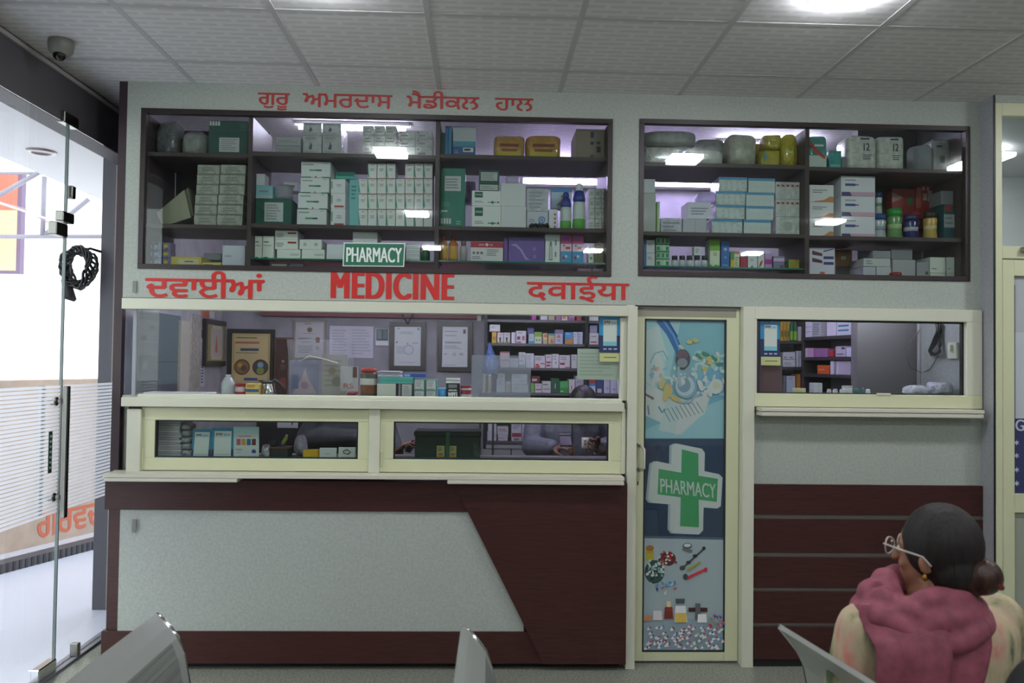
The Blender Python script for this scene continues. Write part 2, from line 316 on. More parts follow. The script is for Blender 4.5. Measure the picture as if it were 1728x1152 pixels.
# the poster
pm=MB(); LV=[0]
def pz(x,y): 
    p=W(x,y,YD); return p.x,p.z
def flat(pts,c,rough=.35,new=True):
    if new: LV[0]+=1
    Y=YD+.012-LV[0]*.00004; pm.quad([(pz(x,y)[0],Y,pz(x,y)[1]) for x,y in reversed(pts)],mat(gain(c,1.4),rough))
def ell(cx,cy,rx,ry,c,a=0,n=18,new=True): flat([(cx+rx*math.cos(t)*math.cos(a)-ry*math.sin(t)*math.sin(a),cy+rx*math.cos(t)*math.sin(a)+ry*math.sin(t)*math.cos(a)) for t in [2*math.pi*i/n for i in range(n)]],c,new=new)
def pill(cx,cy,l,w,c,a,c2=None,new=True):
    pts=[]
    for e in (1,-1):
        for k in range(5):
            t=-math.pi/2+math.pi*k/4; dx,dy=l*.5-w*.5+w*.5*math.cos(t),w*.5*math.sin(t); dx*=e; dy*=e
            pts.append((cx+dx*math.cos(a)-dy*math.sin(a),cy+dx*math.sin(a)+dy*math.cos(a)))
    flat(pts,c,new=new)
    if c2: flat([pts[i] for i in range(5)],c2,new=False) if 0 else flat([(cx,cy)]+[pts[i] for i in range(5)],c2,new=True)
def strip(pts,w,c):
    L_=[];R_=[]
    for i,(x,y) in enumerate(pts):
        x0,y0=pts[max(i-1,0)]; x1,y1=pts[min(i+1,len(pts)-1)]; dx,dy=x1-x0,y1-y0; l=math.hypot(dx,dy) or 1; ww=w[i] if isinstance(w,(list,tuple)) else w
        L_.append((x-dy/l*ww/2,y+dx/l*ww/2)); R_.append((x+dy/l*ww/2,y-dx/l*ww/2))
    LV[0]+=1
    for i in range(len(pts)-1): flat([L_[i],L_[i+1],R_[i+1],R_[i]],c,new=False)
R=random.Random(5)
flat([(1086,538),(1226,538),(1226,740),(1086,740)],'86b3c0')
flat([(1086,538),(1150,538),(1130,640),(1086,680)],'a4c6d0'); flat([(1086,560),(1112,548),(1128,600),(1100,650),(1086,640)],'c3d5d8')
flat([(1180,640),(1226,600),(1226,740),(1120,740),(1150,690)],'7aa9c4'); flat([(1150,700),(1226,672),(1226,740),(1086,740),(1086,726)],'9fc3d2')
strip([(1114,538),(1132,560),(1146,590),(1152,615)],[15,15,13,10],'3f6fae'); strip([(1120,540),(1138,566),(1150,596)],3,'6c9ad0'); strip([(1126,538),(1144,568)],3,'2c4e91')
ell(1110,620,14,28,'b4d0dc'); ell(1110,620,11,24,'d6dfe0'); strip([(1098,612),(1106,596),(1120,592),(1128,606)],2,'7fa9bd')
# price lists and paper slips under the tablets
for q,c in (([(1088,700),(1092,648),(1160,678),(1136,722)],'d3d6da'),([(1112,726),(1130,664),(1196,690),(1150,734)],'c2cad6'),([(1140,736),(1150,680),(1202,662),(1190,698)],'dde0e4'),([(1088,692),(1086,656),(1118,668),(1112,706)],'e2e2e0')): flat(q,c)
for i in range(9): strip([(1120+i*7,690-i*1.5),(1132+i*7,712-i*2)],1.2,'6e7789')
strip([(1112,686),(1118,696),(1124,690)],3,'5b9ab0'); strip([(1088,664),(1104,673)],4,'8d6f77'); strip([(1094,684),(1096,700)],2.5,'7f87a5')
for i in range(70):
    x=R.uniform(1150,1222); y=R.uniform(582,668); 
    if y>600+ (x-1150)*.1 or R.random()<.6: pill(x,y,R.uniform(7,12),R.uniform(4,6.5),R.choice(['dfe3e2','d3dadd','c9d4dc','b9cfdf','e2e0d4','9fc6dd','d9c9a0']),R.uniform(0,3.1))
for i in range(26): pill(R.uniform(1100,1150),R.uniform(614,655),R.uniform(6,10),R.uniform(3.5,5.5),R.choice(['d9dfe4','bcd3e4','e3d9cf','8fb9d8','e8e8e8','d8a69a']),R.uniform(0,3.1))
for x,y in ((1164,577),(1174,574),(1182,602),(1190,622),(1197,605),(1199,612)): pill(x,y,10,7,'dcb56c',R.uniform(-.5,.8))
for x,y in ((1180,601),(1192,597),(1206,604),(1215,614)): pill(x,y,14,5,'4f8a72',R.uniform(-.4,.9))
ell(1158,652,19,20,'93a8bb'); ell(1157,651,16,17,'b9c7d3'); ell(1155,650,11,12,'8298ad'); ell(1151,644,6,6,'cfd8de'); strip([(1140,668),(1150,679),(1166,678),(1177,664)],4,'a3b0ba')
ell(1153,606,12.5,17,'55545f'); ell(1152,599,10,8,'77606c'); ell(1152,612,9,8,'8a8f99'); strip([(1145,618),(1147,640),(1149,652)],5,'aab2bb'); strip([(1161,620),(1160,640)],4,'99a4b0')
for x,y,a in ((1118,648,1.9),(1125,656,1.8),(1131,662,1.7),(1141,673,.45),(1124,668,1.6)): pill(x,y,17,8,'dcb878',a)
ell(1209,652,12,13,'e3dccf',.3); ell(1209,650,6,6,'cfc6ae',.3); pill(1190,668,22,7,'e6e9e6',1.8); pill(1198,660,20,7,'dfe5e6',1.4); pill(1183,650,20,8,'d3dfe2',1.2)
# the navy middle with the green cross
flat([(1086,740),(1226,740),(1226,908),(1086,908)],'33445f'); flat([(1086,740),(1226,740),(1226,752),(1086,752)],'3f4f68'); 
def shp(pts,c): flat(pts,c)
def wcross(dx,dy,c):
    for q in ([(1134,752),(1141,748),(1185,757),(1190,764),(1187,895),(1180,902),(1136,900),(1131,893)],[(1100,782),(1108,778),(1214,800),(1220,806),(1217,854),(1211,858),(1098,848),(1094,842)]): flat([(x+dx,y+dy) for x,y in q],c,new=True)
wcross(-4,0,'a9b2ba'); wcross(0,0,'d9dcd9')
gc='4fa06c'
flat([(1151,758),(1179,765),(1180,890),(1148,888)],gc); flat([(1112,791),(1212,808),(1210,847),(1110,834)],gc)
for a in ((1135,886),): pass
LV[0]+=1
o=W(1115,831,YD); a=W(1210,841,YD); c=W(1115,807,YD); Y=YD+.012-LV[0]*.00004
text_on(pm,'PHARMACY',(o.x,Y,o.z),(a.x-o.x,0,a.z-o.z),(c.x-o.x-.002,0,c.z-o.z),mat('eef2ee',.4),bold=.035)
# lower white still life
flat([(1086,906),(1224,908),(1224,1099),(1086,1099)],'b9bec8'); flat([(1086,1040),(1120,1038),(1224,1052),(1224,1099),(1086,1099)],'a9b4c4')
flat([(1086,904),(1224,907),(1224,911),(1086,908)],'5a6a80')
ell(1097,935,7,11,'c9a13e'); ell(1097,925,7,5,'b9762c'); flat([(1090,934),(1104,934),(1104,946),(1090,946)],'cbb83f')
ell(1105,965,17,20,'3e5a57'); ell(1128,943,13,12,'6d3030')
for i in range(44): ell(1106+R.gauss(0,8),963+R.gauss(0,9),2.6,2,R.choice(['d9dedb','e4e4e0','23403e','8fb2b0','1e3634']),R.random()*3,8)
for i in range(26): ell(1126+R.gauss(0,7),942+R.gauss(0,6),2.4,1.8,R.choice(['8e2730','b53a3e','d9dedb','612028']),R.random()*3,8)
for i in range(14): pill(1118+R.gauss(0,9),986+R.gauss(0,5),7,3,R.choice(['4c8fc0','c05a6a','dfe4e8','74b4d8','35417c']),R.random()*3)
ell(1160,921,8,5,'4c5358'); ell(1160,920,6,3,'c8ccd0'); strip([(1152,926),(1168,930)],5,'6a6f73')
strip([(1188,926),(1150,960)],3,'3f4746'); ell(1188,925,3,3,'2d3333'); ell(1173,938,4,3,'2f3335'); ell(1162,949,4,3,'3b3f3d'); ell(1152,958,5,4,'4b4a38')
strip([(1183,948),(1160,962)],4.5,'c8b83f'); strip([(1190,961),(1158,976)],4.5,'b5303a'); ell(1191,961,3,4,'a82b38'); ell(1157,973,4,5,'31443f')
ell(1093,1043,8,5,'b07a5a'); flat([(1103,1030),(1117,1030),(1118,1046),(1102,1046)],'c2b7b8'); 
flat([(1122,1028),(1135,1028),(1136,1044),(1121,1044)],'6d2a22'); ell(1128.5,1027,7,5,'743227'); flat([(1125,1014),(1132,1014),(1132,1024),(1125,1024)],'c9b48c')
flat([(1140,1022),(1157,1022),(1160,1050),(1138,1050)],'c5c9c8'); flat([(1140,1034),(1158,1034),(1159,1050),(1139,1050)],'bfa24c'); flat([(1140,1010),(1156,1010),(1155,1018),(1141,1018)],'474b57')
flat([(1162,1025),(1194,1025),(1194,1032),(1162,1032)],'3b2522'); flat([(1174,1018),(1182,1018),(1182,1046),(1173,1046)],'54565d'); flat([(1178,1036),(1192,1036),(1193,1050),(1177,1050)],'d3d6d9')
for i in range(95):
    x=R.uniform(1090,1221); y=R.uniform(1056,1095)-(x-1150)*.0; a=-.6+R.gauss(0,.2)
    pill(x,y,8,3.6,'dfe0e2',a,R.choice(['a13a48','8e2e3d','2e4f8e','3b74ad','a13a48','7f2f3d']) if x<1170 or R.random()<.5 else R.choice(['3f8f66','c9a93f','3b74ad','b13f62']))
for i in range(22): pill(R.uniform(1196,1222),R.uniform(1036,1056),6,2.6,R.choice(['3f8f66','a13a48','2e4f8e','c06a80']),1)
pm.build('poster',dr)
b=MB(); 
for a in ((gx0-.002,gx0+.006,gz0,gz1),(gx1-.006,gx1+.002,gz0,gz1),(gx0,gx1,gz0-.002,gz0+.006),(gx0,gx1,gz1-.006,gz1+.002)): b.box(a[0],a[1],YD-.0005,YD+.014,a[2],a[3],mat('2a3136',.5))
b.build('gasket',dr)
b=MB(); b.box(gx0,gx1,YD+.0018,YD+.0048,gz0,gz1,GLASS); b.build('pane',dr)
b=MB(); b.box(gx0,gx1,YD+.0122,YD+.02,gz0,gz1,mat('5d7183',.6)); b.build('backing',dr)
# ---------------- right window and panel ----------------
b=MB(); Y=-.03
x0=xp1-.0; wz1=W(1450,541,0).z; wz0=W(1450,665,0).z; wx0=W(1274,600,0).x; wx1=W(1626,600,0).x
b.box(w4x0,w4x1,-.03,T,wz1,ZS,CREAM,.002); b.box(w4x0,w4x1,-.03,T+.02,w4z0-.004,wz0,CREAMY,.002); b.box(w4x0,wx0,-.028,T,wz0,wz1,CREAM,.001); b.box(wx1,w4x1,-.03,T,wz0,wz1,CREAM,.002)
for a in ((wx0,wx0+.005,wz0,wz1),(wx1-.01,wx1,wz0,wz1),(wx0,wx1,wz1-.008,wz1),(wx0,wx1,wz0,wz0+.005)): b.box(a[0],a[1],-.002,.02,a[2],a[3],DARK)
o=struct(b.build('window_5')); b=MB(); b.box(wx0+.003,wx1-.003,.006,.011,wz0+.003,wz1-.003,GLASS); b.build('pane',o)
b=MB(); p=W(1491,665,-.032); b.box(p.x-.035,p.x+.035,-.036,-.03,wz0-.002,wz0+.008,CREAM,.001); b.build('latch',o)
t=thing('counter_ledge','cream double ledge under the small window beside the poster door','ledge',(1.9,-.05,w4z0-.05))
b=MB(); lz=w4z0-.006; b.box(w4x0+.01,W(1662,690,-.1).x,-.10,.0,lz-.018,lz,LEDGE,.002); b.build('slab',t); b=MB(); b.box(w4x0+.012,W(1661,697,-.1).x,-.098,.0,lz-.04,lz-.021,LEDGE,.002); b.build('pull_out_board',t)
t=thing('slatted_panel','maroon wood slats with silver gaps under the small window','wall panel',(1.9,-.01,0))
x0=w4x0+.005; x1=W(1658,900,-.02).x; ys=[(818,869),(876,933),(940,992),(998,1051),(1057,1112)]
b=MB(); b.box(x0,x1,-.006,-.001,.03,W(1450,818,-.02).z,mat('9a9890',.35,.6)); b.build('backing',t); b=MB(); b.box(x0,x1,-.012,-.002,.0,.05,DARK); b.build('plinth',t)
for y0,y1 in ys: b=MB(); b.box(x0,x1,-.024,-.006,W(1450,y1,-.02).z,W(1450,y0,-.02).z,MAR,.001); b.build('slat',t)
# ---------------- side door at the far right ----------------
Y=-.12; X=lambda px,py=600: W(px,py,Y).x; Z=lambda py,px=1700: W(px,py,Y).z
ft=Z(173); b=MB(); x1=3.35
b.box(XR+.006,X(1692),Y,Y+.05,0,ft,CREAMY,.002); b.box(X(1692),x1,Y,Y+.05,Z(195),ft,CREAMY,.002); b.box(X(1692),x1,Y,Y+.05,Z(436),Z(415),CREAMY,.002); b.box(x1-.06,x1,Y,Y+.05,0,ft,CREAMY,.002)
b.box(X(1692),x1-.06,Y+.02,Y+.024,Z(415),Z(195),mat('b9bcbb',.05)) if 0 else None
b.box(x1,XE,Y,Y+.05,0,CEIL,LAM); b.box(XR+.006,x1,Y,Y+.05,ft,CEIL,LAM)
b.box(X(1722),X(1760),Y-.03,Y,Z(425),Z(417),mat('77786a',.5))
struct(b.build('trim_5'))
b=MB(); b.box(X(1692),x1-.06,Y+.02,Y+.026,Z(415),Z(195),GLASS); struct(b.build('window_6'))
d2=thing('door_2','x','door',(XR,Y,0)); del d2['category']; del d2['label']; d2['kind']='structure'
b=MB(); b.box(X(1693),X(1713),Y+.004,Y+.045,.01,Z(438),CREAMY,.002); b.box(X(1713),x1-.065,Y+.004,Y+.045,Z(865),Z(833),CREAMY,.002); b.box(X(1713),x1-.065,Y+.004,Y+.045,Z(465),Z(438),CREAMY,.002); b.box(x1-.12,x1-.065,Y+.004,Y+.045,.01,Z(438),CREAMY,.002); b.box(X(1713),x1-.12,Y+.004,Y+.045,.01,.09,CREAMY,.002); b.build('leaf_frame',d2)
b=MB(); b.box(X(1713),x1-.12,Y+.022,Y+.03,.09,Z(865),mat('a3a898',.5)); b.build('kick_panel',d2)
b=MB(); b.box(X(1713),x1-.12,Y+.024,Y+.03,Z(833),Z(465),mat('b9bebf',.25)); b.build('frosted_pane',d2)
b=MB(); NV=mat('3a3f66',.4); b.box(X(1713),x1-.14,Y+.018,Y+.023,Z(833),Z(706),NV); 
text_on(b,'G',(X(1717),Y+.0175,Z(727)),(.045,0,0),(0,0,.055),mat('c9cddb',.4),bold=.03)
for yy in (747,769,793,816):
    c=Vector((X(1719),Y+.0172,Z(yy))); pts=[c+Vector(((.016 if k%2==0 else .006)*math.sin(k*math.pi/6),0,(.016 if k%2==0 else .006)*math.cos(k*math.pi/6))) for k in range(12)]; b.quad(pts,mat('c9cddb',.4))
b.build('poster',d2)
b=MB(); b.box(X(1713),x1-.14,Y+.019,Y+.0235,Z(706),Z(560),mat('c3cace',.4)); b.box(X(1713),X(1717),Y+.0185,Y+.019,Z(706),Z(480),NV); b.build('poster_top',d2)
# lit lobby behind the transom
b=MB(); b.box(XR+.05,XE,1.5,1.55,0,CEIL,mat('c9c9c9',.7)); b.box(XR+.05,XE,-.05,1.5,CEIL-.03,CEIL+.02,mat('c9c9c9',.7)); b.box(XE,XE+.05,-.1,1.5,0,CEIL,mat('c9c9c9',.7)); struct(b.build('wall_lobby'))
t=thing('ceiling_light','bright ceiling light seen through the transom over the side door','ceiling light',(2.95,.8,CEIL-.04)); d=MB(); d.box(2.85,3.1,.7,.9,CEIL-.045,CEIL-.03,mat('f4f8ff',.5,emit=LED)); d.build('diffuser',t)
# ---------------- red lettering ----------------
RED=mat('c4261f',.45); REDD=mat('b23a36',.5)
def words(txt,px0,px1,py0,py1,mt,label,bold=.02,dy=0,Y=0.0,spacing=1.0):
    xm=(px0+px1)/2; a=W(px0,(py0+py1)/2,Y); c=W(px1,(py0+py1)/2+dy,Y); z0=W(xm,py1,Y).z; z1=W(xm,py0,Y).z
    sl=0
    b=MB(); text_on(b,txt,(a.x,Y-.0030,z0),(c.x-a.x,0,0),(0,0,z1-z0),mt,bold=bold,thick=.003,spacing=spacing)
    o=b.build('sign_lettering'); return tag(o,label,'lettering')
words('MEDICINE',558,767,460,505,RED,'big bold red Latin word MEDICINE under the cabinets',bold=.06,spacing=1.12)
words('ਦਵਾਈਆਂ',245,447,457,503,RED,'large red Gurmukhi word beside the grey plate under the cabinet',bold=.03)
words('दवाईया',889,1062,465,510,RED,'large red Devanagari word under the first cabinet end',bold=.02)
words('ਗੁਰੂ',435,489,157,186,REDD,'first short red Gurmukhi word above the first cabinet',bold=.02)
words('ਅਮਰਦਾਸ',511,662,159,182,REDD,'longest red Gurmukhi word above the first cabinet',bold=.02)
words('ਮੈਡੀਕਲ',686,809,154,184,REDD,'third red Gurmukhi word above the first cabinet',bold=.02)
words('ਹਾਲ',835,900,166,187,REDD,'last and shortest red Gurmukhi word above the first cabinet',bold=.02)
# ---------------- glass display cabinets ----------------
SHZ={}; LIM={}
def cabinet(nm,x0,x1,z0,z1,label,divs,rows,glassrow):
    t=thing('display_cabinet',label,'cabinet',((x0+x1)/2,0,z0)); w=.024; b=MB()
    b.box(x0,x1,-.008,.03,z1-w,z1,BROWN,.001); b.box(x0,x1,-.008,.03,z0,z0+w,BROWN,.001); b.box(x0,x0+w,-.008,.03,z0+w,z1-w,BROWN,.001); b.box(x1-w,x1,-.008,.03,z0+w,z1-w,BROWN,.001); b.build('frame',t)
    b=MB(); b.box(x0+w-.004,x1-w+.004,.008,.013,z0+w-.004,z1-w+.004,GLASS); b.build('glass_pane',t)
    WD=mat('443635',.5); D=.40; b=MB(); b.box(x0+w-.02,x0+w,.035,D,z0+w,z1-w,WD); b.box(x1-w,x1-w+.02,.035,D,z0+w,z1-w,WD); b.box(x0,x1,.035,D,z0+w-.02,z0+w,WD); b.build('carcass',t)
    for d in divs: b=MB(); b.box(d-.011,d+.011,.022,D,z0+w,z1-w,WD,.001); b.build('divider',t)
    ed=[x0+w]+list(divs)+[x1-w]
    for i in range(len(ed)-1):
        lv=[z0+w+i*1e-5]
        for k,z in enumerate(rows[i]):
            a0,a1=ed[i]+(.011 if i else 0),ed[i+1]-(.011 if i<len(ed)-2 else 0); b=MB()
            if k==glassrow[i]: b.box(a0,a1,.03,D-.03,z-.008,z,mat('1f6b55',.15)); b.build('glass_shelf',t)
            else: b.box(a0,a1,.022,D,z-.02,z,WD,.001); b.build('shelf',t)
            lv.append(z)
        a0,a1=ed[i]+(.0125 if i else .002),ed[i+1]-(.0125 if i<len(ed)-2 else .002)
        for k,z in enumerate(lv): LIM[round(z,6)]=(a0,a1,(lv[k+1]-.022) if k+1<len(lv) else z1-w-.003)
        SHZ[nm+str(i+1)]=lv     # levels from the bottom up
    return t
ZY=.05
def sz(x,y): return W(x,y,ZY).z
d1,d2_=W(422,320,.03).x,W(738,320,.03).x
ct=cabinet('A',c1x0,c1x1,c1z0,c1z1,'wide glass display cabinet over the service counter, dark brown frame',[d1,d2_],[[sz(330,380),sz(330,260)],[sz(580,438),sz(580,381),sz(580,261)],[sz(885,442),sz(885,385),sz(885,265)]],[-1,0,0])
b=MB(); b.box(c1x0+.03,d1,.395,.405,W(330,384,.4).z,c1z1,mat('3a3838',.7)); b.build('back_board',ct)
dd=W(1361,330,.03).x
ct2=cabinet('B',c2x0,c2x1,c2z0,c2z1,'glass display cabinet over the small window, dark brown frame',[dd],[[sz(1220,451),sz(1220,394),sz(1220,278)],[sz(1500,401),sz(1500,286)]],[0,-1])
b=MB(); b.box(dd+.02,c2x1-.03,.395,.405,W(1500,405,.4).z,W(1500,262,.4).z,mat('5a5758',.7)); b.build('back_board',ct2)
# PHARMACY plate on the glass
t=thing('pharmacy_sign','green plate with white word PHARMACY fixed to the cabinet frame','sign',(0,0,W(630,449).z)); t.location=Vector((W(630,449).x,-.012,W(630,449).z)); t['_b']=tuple(t.location)
Y=-.012; q=[W(578,449,Y),W(682,450,Y),W(684,410,Y),W(580,409,Y)]
b=MB(); b.prism([(p.x,Y,p.z) for p in q],(0,.003,0),mat('d6ddd6',.4)); b.build('border',t)
c=sum(q,Vector())/4; g=[c+(p-c)*.965 for p in q]; 
for i,p in enumerate(g): p.z=c.z+(q[i].z-c.z)*.92
b=MB(); b.prism([(p.x,Y-.0006,p.z) for p in g],(0,.0006,0),mat('1d6a4c',.4)); b.build('plate',t)
b=MB(); o=W(584,442,Y); a=W(678,443,Y); u=W(584,417,Y); text_on(b,'PHARMACY',(o.x,Y-.0012,o.z),(a.x-o.x,0,a.z-o.z),(0,0,u.z-o.z),mat('dfe6df',.4),bold=.025); b.build('lettering',t)
# ---------------- glass storefront on the left ----------------
def xs(px,py): return hit(px,py,'X',XS)
BEAM=mat('5b585c',.6); bz=hit(0,145,'X',XS).z; bzz=bz
b=MB(); b.box(XS-.12,XS,-1.42,.95,bz,CEIL,BEAM); b.box(XS,XS+.012,-1.42,.9,CEIL-.03,CEIL-.012,mat('b5aeb0',.5)); struct(b.build('wall_beam'))
dz=xs(104,378).z; ed=xs(104,600).y
b=MB(); b.box(XS-.006,XS+.006,ed+.006,.88,.012,bz,GLASS); struct(b.build('window_7'))
b=MB(); b.box(XS-.006,XS+.006,-1.41,ed-.006,dz+.005,bz,GLASS); struct(b.build('window_8'))
ds=thing('door_3','x','door',(XS,ed,0)); del ds['category']; del ds['label']; ds['kind']='structure'
b=MB(); b.box(XS-.006,XS+.006,ed-1.05,ed-.008,.012,dz,GLASS); b.build('pane',ds)
b=MB(); b.box(XS-.006,XS+.006,-1.41,ed-1.06,.012,dz,GLASS); struct(b.build('window_9'))
b=MB(); b.box(XS-.03,XS+.03,-1.41,.88,0,.012,mat('7d7c86',.35)); struct(b.build('trim_6'))
b=MB(); b.box(XS-.007,XS+.007,ed-.004,ed+.004,0,bz,mat('6f7a78',.3)); struct(b.build('trim_7'))
# frosted stripes on the panes
def stripes(y0,y1,par,side):
    za=xs(60,652).z; zb=xs(110,860).z; b=MB(); n=34; FM=mat('f0f0fa',.4,.82,kind='film'); h=(za-zb)/n
    for i in range(n): z=za-i*h; b.quad([(XS+side,y0,z),(XS+side,y1,z),(XS+side,y1,z-h*.72),(XS+side,y0,z-h*.72)],FM)
    return b.build('frosted_stripe',par)
o=stripes(ed-1.045,ed-.02,ds,.0072); 
b=bpy.data.objects['window_7']; stripes(ed+.012,.87,b,.0072)
# pull handles
for s_,y_ in ((.055,0),(-.06,0)):
    hp=xs(112,760); b=MB(); x=XS+s_; hy=ed-.055; z0,z1=xs(107,866).z*1.0,xs(107,650).z
    b.box(x-.012,x+.012,hy-.015,hy+.015,z0,z1,STEEL,.004); 
    for z in (xs(90,677).z,xs(90,838).z): b.lathe((XS,hy,z),[(.001,0),(.012,0),(.012,s_),(.001,s_)],STEEL,12,axis=(1,0,0)); b.lathe((XS,hy,z),[(.001,0),(.02,0),(.02,math.copysign(.012,s_)),(.001,math.copysign(.012,s_))],STEEL,16,axis=(1,0,0))
    b.build('pull_handle',ds)
b=MB(); p0=xs(92,795); p1=xs(98,725); b.box(XS+.0072,XS+.010,ed-.115,ed-.085,p0.z,p1.z,mat('1f3b34',.4))
for k in range(7): b.box(XS+.010,XS+.0105,ed-.108,ed-.092,p0.z+.02+k*.024,p0.z+.03+k*.024,mat('b8c8c0',.4))
b.build('push_label',ds)
def patch(y0,y1,z0,z1,lb=None,name='patch_fitting',par=None):
    b=MB(); b.box(XS-.02,XS+.02,y0,y1,z0,z1,CHROME if z0<.2 else STEEL,.004); return b.build(name,par)
patch(ed-.17,ed-.01,.012,.07,par=ds); patch(ed-.12,ed-.01,dz-.06,dz+.0,par=ds)
for (y0,y1,z0,z1,lb) in ((ed-.06,ed+.05,dz+.012,dz+.06,'steel glass clamp at the door head of the glass front'),(ed-.07,ed+.07,bz-.004,bz+.05,'steel glass clamp high on the grey beam'),(ed+.02,ed+.06,xs(112,322).z-.03,xs(112,322).z+.03,'small dark glass clamp between beam and door head')):
    o=patch(y0,y1,z0,z1,name='glass_clamp'); tag(o,lb,'clamp')
p=hit(128,1112,'Z',0.0); b=MB(); b.box(XS-.01,XS+.03,p.y-.0,p.y+.03,.012,.075,STEEL,.003); tag(b.build('floor_clamp'),'small steel clamp holding the fixed pane on the floor track','clamp')
# camera dome
p=hit(103,68,'Z',CEIL); t=thing('security_camera','dome camera on the ceiling edge above the glass door','camera',(p.x,p.y,CEIL-.09)); c=(p.x,p.y,CEIL)
b=MB(); b.lathe(c,[(.001,0),(.05,0),(.052,-.02),(.048,-.05),(.03,-.065),(.001,-.066)],mat('7e7f76',.5),24); b.build('housing',t)
b=MB(); b.ball((c[0]+.0,c[1]-.01,CEIL-.068),.026,.026,.024,mat('08080a',.15)); b.build('lens_ball',t)
# column and cladding beyond the storefront
b=MB(); x0=hit(155,1030,'Z',0); Yc=x0.y; b.box(x0.x,hit(178,1030,'Y',Yc).x,Yc,Yc+.12,0,CEIL,mat('4d4c54',.5)); struct(b.build('column_1',loc=(x0.x,Yc,0)))
xa=hit(182,1030,'Y',Yc).x; b=MB(); b.box(xa,XL-.041,Yc,Yc+.05,0,CEIL,mat('35262b',.5)); struct(b.build('wall_cladding'))
b=MB(); b.box(xa-.014,xa,Yc-.002,Yc+.05,0,CEIL,mat('8b8078',.4)); struct(b.build('trim_8'))
b=MB(); b.box(XL-.04,XL-.0005,.0005,BACK+.06,0,CEIL,mat('35262b',.5)); struct(b.build('wall_end'))
# black cable coil hung by the column
b=MB(); R=random.Random(3); CB=mat('15141a',.5); cc=W(137,452,Yc-.06)
for k in range(7):
    pts=[]
    for i in range(25):
        a=2*math.pi*i/24+k; r=.075+.018*math.sin(3*a+k)+R.uniform(-.004,.004); pts.append(cc+Vector((r*1.0*math.cos(a),-.01*k+.02*math.sin(a*2+k),r*1.35*math.sin(a))))
    b.tube(pts,.008,CB,6)
b.tube([cc+Vector((-.07,-.02,.0)),cc+Vector((-.075,-.02,-.08)),cc+Vector((-.05,-.02,-.17)),cc+Vector((-.02,-.02,-.19))],[.02,.028,.032,.012],CB,8); b.tube([cc+Vector((.0,-.0,.1)),cc+Vector((.05,.0,.115)),cc+Vector((.1,.03,.1))],.008,CB,6)
tag(b.build('cable_coil'),'tangled black cable coil hanging outside beside the grey column','cable')
# outside
b=MB(); b.box(-7,XS-.03,-5,6,0,.004,mat('cfd2e4',.25)); struct(b.build('ground_outside'))
c0=hit(0,970,'Z',0); c1=hit(150,930,'Z',0); dr_=(c1-c0).normalized(); nr=Vector((-dr_.y,dr_.x,0)); nr=nr if nr.x<0 else -nr
def along(s,w,z): p=c0+dr_*s+nr*w; return Vector((p.x,p.y,z))
b=MB(); b.prism([along(-4,0,.0),along(5,0,.0),along(5,.12,.0),along(-4,.12,.0)],(0,0,.07),mat('4d4b52',.6))
for i in range(90): p=along(-2+i*.05,-.004,.0); q=along(-2+i*.05+.02,-.004,.0); b.prism([p,q,q+nr*.01,p+nr*.01],(0,0,.068),mat('2f2e34',.6))
struct(b.build('kerb'))
b=MB(); b.prism([along(-4,.5,.0),along(5,.5,.0),along(5,.62,.0),along(-4,.62,.0)],(0,0,1.3),mat('b7a394',.75,kind='plaster')); struct(b.build('wall_boundary'))
t=MB(); 
ox=along(.75,.497,.06); ax=along(1.5,.497,.06)-ox
text_on(t,'ਗਰਵਦੀ',ox,ax,(0,0,.27),mat('c9694f',.7),bold=.02); tag(t.build('painted_lettering'),'faded red hand-painted letters on the boundary wall outside','lettering')
sx=hit(0,264,'Z',2.74).x; b=MB(); b.box(sx,XS-.12,-3,4.2,2.74,2.84,mat('dcdadd',.6)); struct(b.build('roof_outside'))
p=hit(70,255,'Z',2.74); t=thing('recessed_downlight','round recessed downlight in the white soffit outside','ceiling light',(p.x,p.y,2.73)); b=MB(); b.lathe((p.x,p.y,2.74),[(.055,0),(.085,0),(.08,-.01),(.06,-.012),(.055,-.004)],mat('8d8585',.3,.6),24); b.build('rim',t); b=MB(); b.lathe((p.x,p.y,2.738),[(.001,0),(.055,0),(.055,.002),(.001,.002)],mat('e8e6e6',.4),20); b.build('diffuser',t)
# neighbouring canopy frame and sign
YN=6.5; SM=mat('8a8794',.5); t=thing('outside_truss','thin grey steel truss across the bright sky outside','truss',W(60,400,YN))
b=MB()
def bar(a,c,r=.03): b.tube([W(*a,YN),W(*c,YN)],r,SM,6)
bar((-60,399),(190,399),.028); bar((-20,340),(64,292)); bar((75,298),(72,396)); bar((76,396),(150,336)); bar((-60,292),(190,292),.02); b.build('bar',t)
b=MB(); b.tube([W(-10,338,YN-.2),W(40,352,YN-.2),W(92,382,YN-.2)],.008,mat('a08890',.5),5); b.build('wire',t)
t=thing('outside_billboard','orange and red billboard panel outside behind the truss','outside_billboard',W(-20,460,YN+.3)); Y=YN+.3; p0=W(-200,458,Y); p1=W(38,290,Y)
b=MB(); b.box(p0.x,p1.x,Y,Y+.1,p0.z,p1.z,mat('6e5a78',.6)); b.build('frame',t)
b=MB(); b.box(p0.x+.03,p1.x-.05,Y-.004,Y,p0.z+.04,p0.z+(p1.z-p0.z)*.62,mat('e8c096',.6)); b.box(p0.x+.03,p1.x-.05,Y-.004,Y,p0.z+(p1.z-p0.z)*.62,p1.z-.04,mat('e0715c',.6)); b.build('panel',t)
for k,(x,y) in enumerate(((-3.5,6.5),)):
    b=MB(); b.box(W(-150,400,YN).x-.05,W(-150,400,YN).x+.05,YN,YN+.1,0,W(0,292,YN).z,SM); tag(b.build('outside_post'),'grey steel post carrying the truss outside the frame edge','post')
